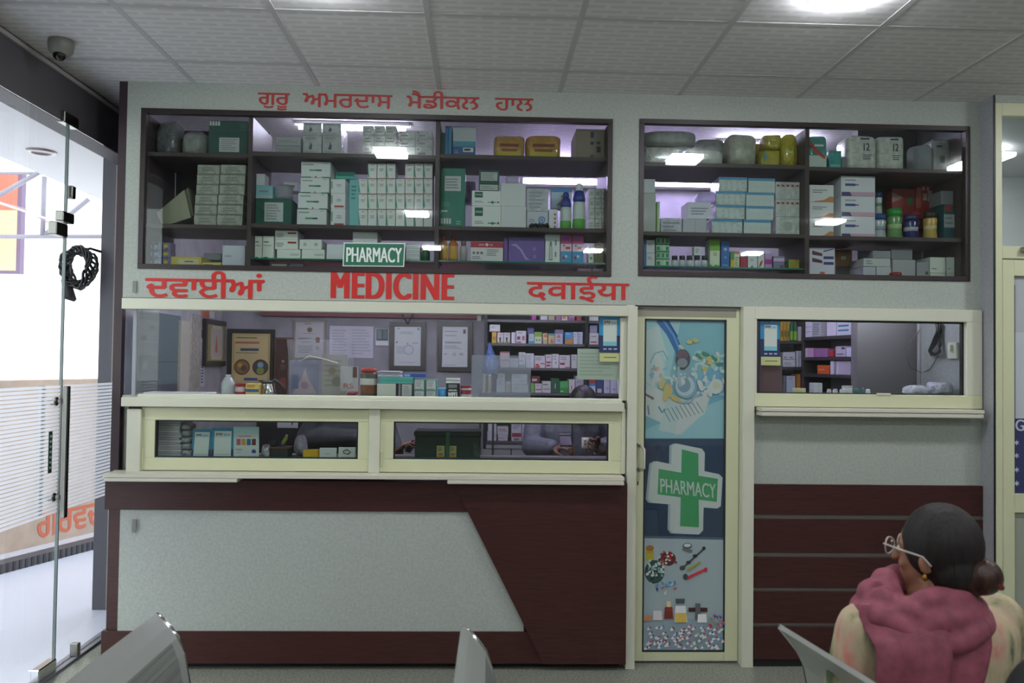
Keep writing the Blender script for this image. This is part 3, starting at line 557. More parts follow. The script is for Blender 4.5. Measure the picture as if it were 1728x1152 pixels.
# ---------------- interior lighting ----------------
p0=W(888,302,1.45); p1=W(1204,310,1.45); zt_=(p0.z+p1.z)/2
t=thing('tube_light','long violet-white tube light high on the back wall','tube light',((p0.x+p1.x)/2,1.5,zt_-.03))
b=MB(); b.box(p0.x-.02,p1.x+.02,1.49,1.58,zt_-.02,zt_+.02,WHITE); b.build('fitting',t)
b=MB(); b.lathe((p0.x,1.465,zt_),[(.001,0),(.014,0),(.014,p1.x-p0.x),(.001,p1.x-p0.x)],mat('d9c4ff',.5,emit=TUBE),12,axis=(1,0,0)); b.build('tube',t)
for lb,x,y in (('added unseen tube light on the ceiling above the shop counter',-.75,.62),('added unseen tube light on the ceiling behind the small window',1.7,.8)):  # two unseen ceiling tubes, added to brighten the shop interior
    t=thing('tube_light',lb,'tube light',(x,y,CEIL-.05)); b=MB(); b.box(x-.32,x+.32,y-.02,y+.02,CEIL-.02,CEIL,WHITE); b.build('fitting',t)
    b=MB(); b.lathe((x-.3,y,CEIL-.035),[(.001,0),(.013,0),(.013,.6),(.001,.6)],mat('e6e0ff',.5,emit=TUBE),12,axis=(1,0,0)); b.build('tube',t)
for lb,x0,x1,zc in (('added hidden tube light under the cabinet over the service counter',-1.5,.6,c1z0+.004),('added hidden tube light under the cabinet over the small window',1.45,2.35,c2z0+.004)):  # hidden tubes, added to light the counter goods and back shelves
    t=thing('tube_light',lb,'tube light',((x0+x1)/2,.35,zc-.04)); b=MB(); b.box(x0,x1,.33,.37,zc-.03,zc-.0045,WHITE); b.build('fitting',t)
    b=MB(); b.lathe((x0+.02,.352,zc-.045),[(.001,0),(.012,0),(.012,x1-x0-.04),(.001,x1-x0-.04)],mat('efeaff',.5,emit=TUBE*.75),12,axis=(1,0,0)); b.build('tube',t)
# ---------------- goods ----------------
class FR:        # a vertical plane on which goods are lined up
    def __init__(s,o=(0,0,0),u=(1,0,0)): s.o=Vector(o); s.u=Vector(u).normalized(); s.n=Vector((-s.u.y,s.u.x,0))
    def at(s,px,py,off=0.0):
        d=ray(px,py); o=s.o+s.n*off; t=(o-CAM).dot(s.n)/d.dot(s.n); p=CAM+d*t; return (p-o).dot(s.u),p.z
    def P(s,u,off,z): q=s.o+s.u*u+s.n*off; return Vector((q.x,q.y,z))
FY=FR(); CTX={'z':0,'tops':[],'fr':FY,'Y':.09,'tol':.03}
def row(z,Y=.09,fr=None,tol=.03): CTX.update(z=z,Y=Y,fr=fr or FY,tops=[],tol=tol,lim=LIM.get(round(z,6)))
def clampu(u0,u1,z1):
    l=CTX.get('lim')
    return (max(u0,l[0]),min(u1,l[1]),min(z1,l[2]) if z1 else 0) if l else (u0,u1,z1)
def settle(u0,u1,a0,a1,z):
    best=CTX['z']; bd=abs(z-best)
    for t in CTX['tops']:
        if min(u1,t[1])-max(u0,t[0])>.25*min(u1-u0,t[1]-t[0]) and min(a1,t[3])-max(a0,t[2])>.01 and abs(z-t[4])<bd: best,bd=t[4],abs(z-t[4])
    return best+.0007 if bd<CTX['tol'] else z
def prints(mb,fr,u0,u1,z0,z1,off,style,face='f',a0=0,a1=0):
    for k,tk in enumerate(style.split(';')):
        if not tk: continue
        h=tk[0]; a=tk[1:].split(',')
        if face=='f': PT=lambda x,y,e=0.0: fr.P(u0+(u1-u0)*x,off-.0006-.00008*k-e,z0+(z1-z0)*y)
        if h=='r':
            x0,y0,x1,y1=map(float,a[:4]); mb.quad([PT(x0,y0),PT(x1,y0),PT(x1,y1),PT(x0,y1)],mat(a[4],.5))
        elif h=='t':    # n lines of small print
            x0,y0,x1,y1=map(float,a[:4]); n=int(a[4]); c=a[5] if len(a)>5 else '8b8d92'; rr=random.Random(int((x0+y0)*1000)+n)
            for i in range(n):
                y=y1-(y1-y0)*(i+.25)/n; e=x1-(x1-x0)*rr.random()*.4; mb.quad([PT(x0,y-(y1-y0)*.45/n),PT(e,y-(y1-y0)*.45/n),PT(e,y),PT(x0,y)],mat(c,.6))
        elif h=='p':    # free polygon
            c=a[-1]; v=list(map(float,a[:-1])); mb.quad([PT(v[i],v[i+1]) for i in range(0,len(v),2)],mat(c,.5))
        elif h=='o':
            x,y,r=map(float,a[:3]); w=(u1-u0); hh=(z1-z0); mb.quad([PT(x+r*math.cos(i*math.pi/8),y+r*w/hh*math.sin(i*math.pi/8)) for i in range(16)],mat(a[3],.5))
        elif h=='w':    # a word
            x0,y0,x1,y1=map(float,a[:4]); o=PT(x0,y0); text_on(mb,a[5],o,PT(x1,y0)-o,PT(x0,y1)-o,mat(a[4],.5),bold=.03)
def C(px0,py0,px1,py1,col,style='',label='',name='medicine_carton',cat='box',group=None,D=.16,dY=0.0,tilt=0,child=None,lift=None):
    fr=CTX['fr']; off=CTX['Y']+dY; wrap=col[0]=='~'; c=col.strip('~'); ym=(py0+py1)/2
    u0=fr.at(px0,ym,off)[0]+.0005; u1=fr.at(px1,ym,off)[0]-.0005; xm=(px0+px1)/2; z1=fr.at(xm,py0,off)[1]; z0=fr.at(xm,py1,off)[1]; u0,u1,z1=clampu(u0,u1,z1); z0=settle(u0,u1,off,off+D,z0)
    if z1-z0<.008: z1=z0+.008
    CTX['tops'].append((u0,u1,off,off+D,z1)); base=fr.P((u0+u1)/2,off+D/2,z0)
    c=gain(c,1.18); mt=mat(c,.22,kind='wrap') if wrap else mat(c,.5)
    b=MB(); o=fr.P(u0,off,z0); b.fbox(o,fr.u*(u1-u0),fr.n*D,Vector((0,0,z1-z0)),mt,.0016)
    if style or child:
        root=thing(name,label,cat,base,group); b.build('carton_body' if cat=='box' else 'body',root)
        if style: s_=MB(); prints(s_,fr,u0,u1,z0,z1,off,style); s_.build('print',root)
        if child: nm,st=child; s_=MB(); prints(s_,fr,u0,u1,z0,z1,off-.0004,st); s_.build(nm,root)
        return root
    ob=b.build(name); return tag(ob,label,cat,group)
def bag(px0,py0,px1,py1,col,kind,label,name='plastic_bag',cat='bag',D=.16,dY=0,seed=0,sq=.55,rough=.3,lump=.12,group=None,style='',top=1.0):
    fr=CTX['fr']; off=CTX['Y']+dY; ym=(py0+py1)/2; u0=fr.at(px0,ym,off)[0]; u1=fr.at(px1,ym,off)[0]; xm=(px0+px1)/2; z1=fr.at(xm,py0,off)[1]; z0=fr.at(xm,py1,off)[1]; u0,u1,z1=clampu(u0,u1,z1); z0=settle(u0,u1,off,off+D,z0)
    CTX['tops'].append((u0,u1,off,off+D,z1)); R=random.Random(seed); ph=[R.uniform(0,6.3) for _ in range(8)]
    b=MB(); n=30; m=16; rings=[]; cu=(u0+u1)/2; w=(u1-u0)/2; h=(z1-z0)
    sp=lambda v,e: math.copysign(abs(v)**e,v)
    for j in range(m+1):
        ph_=math.pi*(max(.03,min(m-.03,j)))/m; r=[]
        for i in range(n):
            t=2*math.pi*i/n; q=1+lump*(math.sin(3*t+ph[0]+2*ph_)*.5+math.sin(5*t+ph[1]-3*ph_)*.35+math.sin(9*t+ph[2]+5*ph_)*.2)
            x=sp(math.cos(t),sq)*sp(math.sin(ph_),sq)*w*min(q,1.0)*(1-(1-top)*(j/m)); y=sp(math.sin(t),sq)*sp(math.sin(ph_),sq)*D/2*min(q,1.0)
            z=.5-.5*sp(math.cos(ph_),sq*.8)
            z=z*(1+lump*.5*math.sin(2.2*t+ph[3])*math.sin(ph_)) if z>.6 else z
            r.append(fr.P(cu+x,off+D/2+y,z0+max(0,min(1.0,z))*h))
        rings.append(r)
    b.loft(rings,mat(col,rough,kind=kind) if kind!='plastic' else mat(col,.1,.45,kind='plastic'))
    if style:
        root=thing(name,label,cat,fr.P(cu,off+D/2,z0),group); b.build('body',root); s_=MB(); prints(s_,fr,u0,u1,z0,z1,off-.001,style); s_.build('print',root); return root
    return tag(b.build(name),label,cat,group)
def bottle(px0,py0,px1,py1,prof,label,name='bottle',cat='bottle',group=None,dY=0.0):
    # prof: list of (part name, colour, [(radius fraction, height fraction), ...], roughness)
    fr=CTX['fr']; off=CTX['Y']+dY; ym=(py0+py1)/2; u0=fr.at(px0,ym,off)[0]; u1=fr.at(px1,ym,off)[0]; u0,u1,_=clampu(u0,u1,0); r=(u1-u0)/2; xm=(px0+px1)/2; z1=fr.at(xm,py0,off)[1]; z0=settle(u0,u1,off,off+2*r,fr.at(xm,py1,off)[1])
    CTX['tops'].append((u0,u1,off,off+2*r,z1)); c=fr.P((u0+u1)/2,off+r,z0); root=thing(name,label,cat,c,group)
    for nm,col,pts,ro in prof: b=MB(); b.lathe(c,[(max(.0005,a*r),h*(z1-z0)) for a,h in pts],mat(col,ro),18); b.build(nm,root)
    return root
# ---- cabinet A, first bay
S=SHZ
row(S['A1'][2])
bag(246,199,298,260,'6b6e70','wrap','dull grey plastic bundle, top shelf of the first dark bay',seed=1,lump=.15)
bag(296,216,352,260,'8f908c','cloth','pale crumpled cloth bag beside the green carton on the top shelf',seed=2,sq=.8,top=.6)
C(352,196,419,261,'17463d','r.02,.86,.07,.98,c9d4cf;r.09,.86,.14,.98,c9d4cf;r.16,.86,.21,.98,c9d4cf;r.23,.86,.28,.98,c9d4cf;t.78,.72,.95,.95,3,2b6a5c','big dark green carton with white label on the top shelf, first bay',child=('label','r.27,.13,.78,.53,b9bdb8;t.31,.17,.75,.5,6'),D=.22)
row(S['A1'][1])
fr=FY
root=thing('folded_carton','flattened cream cardboard carton leaning askew in the first bay','carton',W(300,380,.2)); 
b=MB(); q=[W(264,356,.12),W(275,379,.12),W(322,364,.12),W(311,317,.12)]; q[1].z=q[1].z; zmin=min(p.z for p in q); q=[p+Vector((0,0,S['A1'][1]+.002-zmin)) for p in q]; root.location.z=S['A1'][1]; root['_b']=tuple(root.location)
b.prism(q,(0,.14,0),mat('9b9a82',.6)); b.build('body',root); b=MB(); b.prism([q[3]+Vector((0,.02,0)),q[2]+Vector((0,.02,0.01)),q[2]+Vector((.008,.02,.016)),q[3]+Vector((.01,.02,.016))],(0,.1,0),mat('8b8a76',.6)); b.build('flap',root)
b=MB(); 
C(262,352,270,380,'37405f','','small dark blue packet at the end of the middle shelf, first bay',dY=.1,D=.08)
C(258,320,284,349,'b48f8a','','small pinkish box lying on the leaning cream carton',dY=.17,D=.05) if 0 else None
for k,(a,c_) in enumerate(((327,371),(366,415))):
    for j in range(6):
        y1=380-j*17; lx=[0,1,2,4,5,6][j]
        C(a+lx*1.0+k*0,y1-17,c_-6+lx*1.0-(0 if k else 0),y1,'~989a8c','r.0,.0,1,.12,6f7168;t.2,.3,.8,.8,2,7e8078','clear-wrapped cream pack, '+['bottom','second','third','fourth','fifth','top'][j]+' of the '+['first','second'][k]+' leaning column in the first bay',name='wrapped_pack',cat='pack',group='leaning columns of wrapped packs',D=.13)
row(S['A1'][0])
for k in range(9):
    x=242+(k%3)*16; y=448-(k//3)*13
    C(x,y-13,x+15,y,'~'+['43405f','5a4a70','2f4f7d'][(k*2)%3],'r.15,.3,.6,.7,'+['b98f8f','8fb0c8','c9b040'][k%3],['dark purple','mauve','deep blue'][(k*2)%3]+' shiny sachet, row %d up, pack %d from the frame, cabinet corner'%(k//3+1,k%3+1),name='sachet_pack',cat='pack',group='heap of shiny sachets',D=.06)
C(288,433,340,449,'b9a84a','r.25,.2,.9,.75,c9bfa0;t.45,.35,.75,.65,1,7d6a3a;r0,0,1,.1,d9c44a','long low yellow carton on the floor of the first bay')
C(341,443,373,449,'c9bd4a','t.1,.3,.7,.8,1','flat yellow box beside the long yellow carton')
C(344,427,373,442,'85888e','','plain grey carton behind the flat yellow box',dY=.12,D=.1)
C(375,414,414,449,'b9bcc4','t.1,.4,.5,.6,1,a9acb4','plain white carton standing by the first divider',D=.14)
# ---- bay 2
row(S['A2'][3])
C(465,246,508,262,'8d8f90','t.1,.3,.9,.7,2','flat grey carton lying under another on the top shelf, second bay'); C(465,231,508,246,'979996','t.1,.3,.9,.7,2','flat grey carton on top of its twin, second bay')
for i in range(2):
    for j in range(2):
        C(511+i*33,[229,195][j],543+i*33,[261,229][j],'~a9aca9','p.3,.35,.4,.6,.35,.7,.45,.62,.5,.5,.45,.3,4b5157;t.1,.08,.9,.24,2;t.1,.8,.8,.95,1','clear-wrapped white pack with dark emblem, %s of the %s column'%(['bottom','top'][j],['first','second'][i]),name='wrapped_pack',cat='pack',group='packs with dark emblem',D=.2)
for j in range(3):
    for i in range(3): C(612+i*19,212+16.3*(2-j),631+i*19,212+16.3*(3-j),'~b5b7ae','t.15,.2,.8,.8,2','clear-wrapped cream carton, %s row, number %d of three, top shelf'%(['bottom','middle','top'][j],i+1),name='wrapped_carton',group='nine wrapped cream cartons on the top shelf',D=.15)
for j in range(3):
    for i in range(2): C(672+i*29,221+13.5*(2-j),701+i*29,221+13.5*(3-j),'~b9bcb9','t.15,.2,.8,.6,1;r.1,.7,.2,.85,9b4a4a','wide clear-wrapped carton, %s row, %s the second divider'%(['bottom','middle','top'][j],['away from','against'][i]),name='wrapped_carton',group='six wide wrapped cartons on the top shelf',D=.15)
row(S['A2'][2])
C(427,335,492,382,'155040','','dark green carton with white label on the middle shelf, second bay',child=('label','r.25,.15,.77,.86,b9bdb8;t.29,.2,.72,.8,6'),D=.14)
C(427,313,460,335,'7eb0b4','r0,0,1,.25,aebabd;t.2,.4,.8,.7,1','small teal and grey box on the dark green carton')
C(429,293,447,313,'c3c6cb','','small pale box standing on the teal box',D=.08)
bag(461,309,490,335,'dcdcdc','plastic','clear crumpled plastic bag on the dark green carton',seed=4,D=.1)
C(478,307,503,322,'dadde0','t.1,.2,.9,.8,1','upper plain white box glimpsed behind the crumpled bag',dY=.17,D=.1); 
for j,(a,c_,y0,y1) in enumerate(((501,551,353,381),(503,553,326,353),(507,556,300,326),(508,558,273,300))):
    C(a,y0,c_,y1,'c6cac6','r.28,.42,.52,.52,4f9a5a;r.52,.42,.7,.52,3f4a66;t.05,.74,.55,.88,1;t.78,.86,.95,.94,1;r0,0,.35,.06,3f7f55;r.72,0,1,.06,3f7f55;o.5,.06,.03,b04a40','large white carton with green logo bar, %s of the tall stack of four'%['bottom','second','third','top'][j],group='tall stack of four large white cartons',D=.2)
for j,(y0,y1) in enumerate(((352,379),(326,352),(302,326))):
    C(558,y0,583,y1,'c9cbca','r.04,.3,.12,.85,4f9a6a;t.4,.45,.85,.65,2;'+('r.25,.08,.9,.2,a8473e' if j<2 else ''),'small white carton with green edge, %s of three beside the tall stack'%['bottom','middle','top'][j],group='stack of three small white cartons',D=.26)
C(589,303,606,381,'8fd6d2','t.2,.6,.8,.9,4,4fb0b0','tall bright turquoise carton standing behind the small stack',dY=.13,D=.12); C(566,290,598,302,'63cbb8','r.1,.4,.9,.55,3f9a8c','turquoise box lying on top of the small white stack',dY=.12,D=.1)
ORD=['first','second','third','fourth','fifth','sixth','seventh','eighth']
for r_ in range(4):
    y1=380-r_*26; n=7 if r_==3 else 8
    for i in range(n):
        x=605+i*15.7+(15.7 if n==7 else 0); 
        if r_==3 and i==3: continue
        sw=(i+r_)%3!=1
        C(x,y1-26,x+15.2,y1,'ccceca',('p0,.95,.0,.2,.22,.0,.1,.5,3fa08c;' if sw else '')+'t.25,.5,.85,.7,2;r0,.0,1,.05,a85a5a;t.3,.86,.9,.93,1,b07a78','small white carton%s, %s row, %s in line, above the green sign'%(' with teal swoosh' if sw else '',['bottom','second','third','top'][r_],ORD[i]),group='big stack of small white cartons',D=.13)
row(S['A2'][1])
PW='t.1,.55,.8,.62,1;r.1,.05,.5,.09,444;t.1,.7,.7,.78,1,333'
C(423,398,442,438,'d6d8cc',PW,'upright cream carton with small print by the first divider',D=.1); C(443,398,462,438,'d6d8cc',PW,'second upright cream carton beside its twin on the glass shelf',D=.1)
C(467,421,507,438,'d6d8cf','t.55,.4,.95,.6,2;r0,0,1,.12,4b8a5a','white carton with green foot, base of the red-barred stack'); C(464,404,503,421,'d6d8cf','r.55,.6,.92,.8,9b3a36;t.05,.2,.45,.7,3','red-barred white carton, middle of its stack of three'); C(464,387,503,404,'d6d8cf','r.55,.6,.92,.8,9b3a36;t.05,.2,.45,.7,3','red-barred white carton, top of its stack of three')
C(509,421,548,438,'d6d8cf','t.55,.4,.95,.6,2;r0,0,1,.12,4b8a5a','white carton with green foot beside the red-barred stack'); C(505,404,543,421,'d2d4cc','o.25,.5,.08,b3b7b0;o.75,.5,.08,b3b7b0','white carton with two pale circles, on the green-footed one')
C(551,412,579,438,'cfd2d4','','blank white carton standing beside the green sign')
C(595,387,637,438,'d2d4d2','','tall blank white carton behind the green sign')
C(640,415,683,438,'c9a08a','r0,.6,1,.9,c9683f','white box with orange band behind the end of the green sign',dY=.05,D=.08)
for j in range(4): C(685,432-j*6.3,709,438.3-j*6.3,'d3d6d6','r.1,.3,.9,.5,b9bcbc','flat white box, %s of the low pile near the second divider'%['bottom','second','third','top'][j],D=.1,group='low pile of flat white boxes')
bottle(710,413,726,438,[('body','2b6a45',[(0,0),(.9,0),(.9,.6),(.5,.72),(.5,.8)],.3),('cap','cfd2cf',[(0,.8),(.55,.8),(.55,1),(0,1)],.4)],'small green bottle by the second divider',name='bottle')
row(S['A2'][0]); C(458,443,484,450,'c9ccca','','flat white tray box lying under the glass shelf',D=.1); C(488,445,512,450,'8a979b','','thin grey-blue packet lying under the glass shelf',D=.1)
# ---- bay 3
row(S['A3'][3])
C(744,224,751,265,'1f4f4b','','narrow dark teal box against the second divider, top shelf',D=.2); C(751,199,757,265,'2b6a94','','tall blue folder beside the narrow teal box',name='folder',cat='folder',D=.24); C(757,200,762.5,265,'3479a4','','lighter blue folder touching the first blue folder',name='folder',cat='folder',D=.24)
C(764,209,803,265,'2f4f86','r0,.52,1,1,b5bcbc;r0,.35,1,.52,3f8fa6;r.45,.18,.9,.32,d3d6da;t.5,.18,.86,.32,1,222;t.08,.12,.3,.24,2,8fa0c8','white, teal and navy carton with barcode on the top shelf',D=.2)
for k,(a,c_) in enumerate(((833,886),(887,948))):
    bag(a,227,c_,266,'b98a3c','wrap',['amber plastic-wrapped pad pack, nearer the barcode carton','amber plastic-wrapped pad pack, nearer the cardboard box'][k],name='wrapped_pack',cat='pack',seed=10+k,D=.18,sq=.35,lump=.05,style='r.12,.08,.85,.36,b9a830;r.2,.5,.8,.62,7d3a2a;r.25,.3,.75,.4,8b4a2c')
C(972,210,1030,266,'7d7260','r.5,.72,.62,.92,26304a;r.5,.5,.62,.6,26304a;r.72,.52,.84,.6,3a3f50;r.72,.26,.86,.45,26304a;r.5,.02,.62,.18,3a3f50','brown cardboard box with navy shipping marks, end of top shelf',name='cardboard_box',D=.25,dY=.0)
row(S['A3'][2])
C(740,284,785,386,'1f6f5c','r.03,.07,.11,.16,c9d4cf;r.14,.07,.22,.16,c9d4cf;r.25,.07,.33,.16,c9d4cf;r.36,.07,.44,.16,c9d4cf;t.65,.05,.92,.13,2,8fc0b0;t.05,.36,.5,.44,3,5fa08c;r.05,.27,.3,.295,b9d0c8','tall green carton with white label, middle shelf third bay',child=('label','r.17,.62,.82,.87,c3c9c5;t.21,.65,.78,.84,4'),D=.2)
WG='r.1,.55,.38,.93,1f5f4a;w.13,.7,.35,.78,cfe0d8,Accur;t.1,.2,.5,.34,2;r.55,.22,.85,.27,4b8a5a;o.72,.24,.05,2f7a4a;r.88,.2,.95,.3,2f7a4a'.replace('Accur','mmm')
C(796,347.6,845,386,'cfd2cf',WG,'white carton with green square, lower of the pair on the middle shelf',D=.16); C(796,322,845,347.6,'d2d5d2',WG,'white carton with green square, upper of the pair on the middle shelf',D=.16)
C(808,311,842,322,'28584a','r.05,.1,.95,.95,b9bdb8;t.1,.25,.8,.8,2','flat green carton with pale label on the white pair',D=.12); C(808,287,843,311,'1f4f42','','green carton with white label, topmost above the white pair',child=('label','r.1,.25,.9,.85,b9bdb8;t.15,.3,.85,.8,4'),D=.14)
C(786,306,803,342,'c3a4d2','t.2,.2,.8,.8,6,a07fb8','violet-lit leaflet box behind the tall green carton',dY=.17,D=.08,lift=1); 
C(845,348,888,386,'c3c6c4','','blank white box under its twin beside the green-square pair',D=.16); C(845,309,887,348,'c6c9c6','','blank white box on top of its twin beside the green-square pair',D=.16)
bag(853,295,877,309,'e8e8ee','plastic','crumpled clear film on the upper blank white box',seed=6,D=.1)
C(889,357,925,386,'b5b7be','o.7,.55,.17,5f86b8;o.7,.55,.11,b5b7be;o.7,.55,.06,5f86b8;t.1,.4,.4,.6,2','white carton with blue swirl behind the black strap'); C(889,318,925,357,'~b5b8bc','t.1,.1,.9,.9,5,9b9ea6','clear-wrapped pale block on the blue-swirl carton',name='wrapped_pack',cat='pack')
b=MB(); z=S['A3'][2]; p=W(910,380,.07); R=random.Random(8)
b.tube([Vector((p.x-.045+.0075*i,.07+.008*math.sin(i*1.7),z+.012+.012*abs(math.sin(i*1.3)))) for i in range(13)],.009,mat('1a1a1e',.5),6); tag(b.build('black_strap'),'bundled black strap lying before the blue-swirl carton','strap')
C(926,353,941,386,'c9cbd0','r.6,.1,.8,.2,a8453f;r.6,.3,.8,.4,a8453f;r.6,.5,.8,.6,a8453f;r.6,.7,.8,.8,a8453f','slim white carton with red ticks beside the blue-swirl carton',D=.1)
C(930,318,965,352,'bcd0e6','r0,.82,1,1,5fa0dc;p.25,.15,.6,.6,.75,.3,.6,.15,d8a080;o.55,.6,.08,d8a080','pale picture carton with blue header behind the spray bottles',dY=.15,D=.06); 
SP=[('body','c3cdc6',[(0,0),(.85,0),(.95,.05),(.95,.5),(.8,.62)],.3),('label','5aa83f',[(.86,.02),(.97,.04),(.97,.24),(.86,.26)],.4),('shoulder','2b3f94',[(.82,.6),(.95,.66),(.7,.82),(.5,.84)],.3),('trigger_cap','dfe3ea',[(.4,.84),(.55,.86),(.5,.97),(.2,1),(0,1)],.3)]
bottle(967,307,990,386,SP,'spray bottle with navy shoulder and white cap, nearer the wrapped stack',name='spray_bottle')
bottle(946,322,966,386,[(a,b_ if a!='trigger_cap' else '2b3f94',c_,d) for a,b_,c_,d in SP],'shorter spray bottle with all-navy top, in clear plastic',name='spray_bottle')
for j in range(4):
    for i in range(3): C(993+i*11,318+17*(3-j),1004+i*11,318+17*(4-j),'~b9bfb8','t.2,.3,.8,.7,2;'+('r.1,.05,.9,.2,a8453f' if j==0 else ''),'small shrink-wrapped carton, row %d up, %s in line, by the cabinet end'%(j+1,ORD[i]),name='wrapped_carton',group='shrink-wrapped block at the cabinet end',D=.14)
row(S['A3'][1])
OR=[('body','b9702a',[(0,0),(.95,0),(.97,.05),(.97,.7),(.45,.82),(.45,.86)],.25),('label','d0a24a',[(.975,.12),(.985,.13),(.985,.58),(.975,.6)],.5),('cap','9b4322',[(0,.86),(.5,.86),(.5,1),(0,1)],.5)]
bottle(738,397,755,442,OR,'amber syrup bottle against the second divider',name='syrup_bottle'); bottle(756,397,773,442,OR,'amber syrup bottle beside the one at the divider',name='syrup_bottle')
bottle(775,406,789,442,[('body','b0a8a8',[(0,0),(.9,0),(.9,.7),(.5,.8)],.3),('cap','7d6a66',[(0,.8),(.6,.8),(.6,1),(0,1)],.5)],'small greyish bottle next to the amber syrups')
C(794,408,849,442,'ccc9c6','r0,.72,1,1,b02f42;o.5,.86,.05,e0d4d4;t.25,.8,.42,.9,1,e0c4c8;t.58,.8,.75,.9,1,e0c4c8;t.5,.3,.95,.65,4;o.1,.45,.04,6d6a6a;o.22,.45,.04,8b5a5a;o.34,.45,.04,5a5a5a;t.05,.12,.4,.3,2','white carton with crimson header on the glass shelf',D=.14)
C(850,401,857,442,'6a4f8a','','thin violet box end beside the big violet carton',D=.14); C(858,401,919,442,'6b5596','p.08,.72,.2,.76,.36,.55,.5,.22,.58,.14,.56,.11,.46,.15,.32,.5,.18,.66,.08,.68,a99bc8;t.68,.1,.78,.7,2,8f80b8','big violet carton with pale ribbon swirl',D=.14)
C(920,395,945,443,'d3d6d2','p.25,.1,.3,.75,.45,.75,.5,.1,7d8a80;p.29,.14,.33,.6,.42,.6,.46,.14,c9cfca;t.65,.1,.8,.9,2','white carton with a printed tube, between violet and pink cartons',D=.1)
PK='r0,.68,1,1,b84a86;t.25,.82,.8,.92,1,6a4fa8;r0,0,1,.42,4a9ac9;o.5,.12,.0,fff;o.5,.25,.12,d3d9df;o.25,.2,.13,b03a3a;r.45,.5,.85,.58,b0433a;o.3,.62,.1,6a9a4a'
C(946,394,965,443,'d8b8c8',PK,'pink and blue carton beside the printed-tube carton',D=.1); C(966,394,985,443,'d8b8c8',PK,'pink and blue carton, second of the pair near the cabinet end',D=.1)
C(993,413,1002,443,'cfd3cd','o.5,.3,.25,5a9a4a','slim white carton with green dot near the cabinet end',D=.08); C(1003,411,1026,443,'8b8a66','r0,.88,1,1,8f4a44;t.2,.3,.8,.7,3','olive carton against the cabinet end, glass shelf',D=.1)
row(S['A3'][0]); C(740,447,757,452,'c04f9a','','small magenta packet lying on the cabinet floor, third bay',D=.06); C(975,451,998,457,'d8a8c0','','pale pink packet lying near the cabinet end',D=.06); C(1000,451,1020,457,'d2b8d0','','pale mauve packet, last on the cabinet floor',D=.06)
# ---- cabinet B bay 1
row(S['B1'][3])
bag(1084,246,1156,276,'b5b9b0','wrap','clear-wrapped pale roll lying at the near corner, top shelf over the small window',name='wrapped_roll',cat='roll',seed=20,sq=.4,lump=.04,D=.16)
bag(1084,214,1178,247,'7e837c','cloth','dull grey pillow-like bag lying on the wrapped roll',name='cloth_bag',seed=21,sq=.45,lump=.06,D=.16)
bag(1157,250,1222,277,'b9bdb2','wrap','clear-wrapped cream bundle between the roll and the grey sack',name='wrapped_bundle',cat='bundle',seed=22,sq=.6,D=.1)
bag(1177,206,1229,278,'8b8f87','cloth','tall slumped grey sack on the top shelf',name='cloth_bag',seed=23,sq=.6,lump=.08,dY=.1,D=.2)
bag(1230,214,1282,280,'a9aa98','cloth','tall cream sack beside the yellow packs',name='cloth_bag',seed=24,sq=.6,lump=.08,D=.18)
bag(1284,251,1320,281,'b3a81e','wrap','small yellow foil pack lying low beside the cream sack',name='foil_pack',cat='pack',seed=25,sq=.5,D=.12,style='p.2,.3,.1,.8,.2,.85,.3,.5,3f8f9a')
bag(1320,223,1356,282,'bdb01c','wrap','upright yellow foil pack by the divider',name='foil_pack',cat='pack',seed=26,sq=.6,D=.14,style='r.2,.42,.6,.48,c8cf8a')
bag(1291,216,1321,251,'b3a81e','wrap','yellow foil pack stacked upon the small low one',name='foil_pack',cat='pack',seed=27,sq=.5,D=.12,dY=.02,style='r.3,.55,.6,.62,c8cf8a')
bag(1242,211,1293,279,'b5a51a','wrap','big yellow foil pack behind the cream sack',name='foil_pack',cat='pack',seed=28,sq=.4,D=.14,dY=.19)
row(S['B1'][2])
C(1084,326,1107,397,'a9aea6','','tall grey-white carton at the near end, middle shelf',D=.2); C(1084,302,1106,326,'c3c6c9','','white box on the tall grey-white carton',D=.14)
C(1108,340,1113.5,397,'8fbf5a','r.5,0,1,1,d3d9cf','narrow lime edged carton beside the tall grey-white one',D=.14)
C(1115,368,1151,397,'~b9bac4','t.1,.1,.9,.8,3','clear-wrapped low white box, near end of the middle shelf'); C(1152,369,1193,397,'a9abb0','r.5,0,.52,1,8f9196','low grey-white box under the slanting white one')
C(1160,341,1200,368.5,'c3c2cc','t.15,.2,.9,.7,3,8f8fa0','white carton resting on the low grey-white box',D=.14)
bag(1178,322,1212,341,'e2dcf0','plastic','crumpled clear film standing on the white carton',seed=30,D=.1)
BL='r0,.82,1,1,4f94bc;t.08,.2,.92,.6,1,c3cbc6;r.1,.12,.2,.7,c6d2cc;r.3,.12,.4,.7,c6d2cc;r.5,.12,.6,.7,c6d2cc;r.7,.12,.8,.7,c6d2cc'
for j,(a,c_,y0,y1) in enumerate(((1201,1253,369.5,395),(1208,1257,346,369.5),(1208,1258,323,346),(1213,1261,299,323))): C(a,y0,c_,y1,'~b9c3be',BL,'blue-topped wrapped carton, %s of the stack nearer the tube light'%['bottom','second','third','top'][j],name='wrapped_carton',group='blue-topped wrapped cartons',D=.16)
for j,(a,c_,y0,y1) in enumerate(((1255,1301,371,396),(1259,1305,348,371),(1259,1306,325,348),(1263,1308,301,325))): C(a,y0,c_,y1,'b9c3be',BL,'blue-topped carton, %s of the second blue stack'%['bottom','second','third','top'][j],group='blue-topped cartons of the second stack',D=.16)
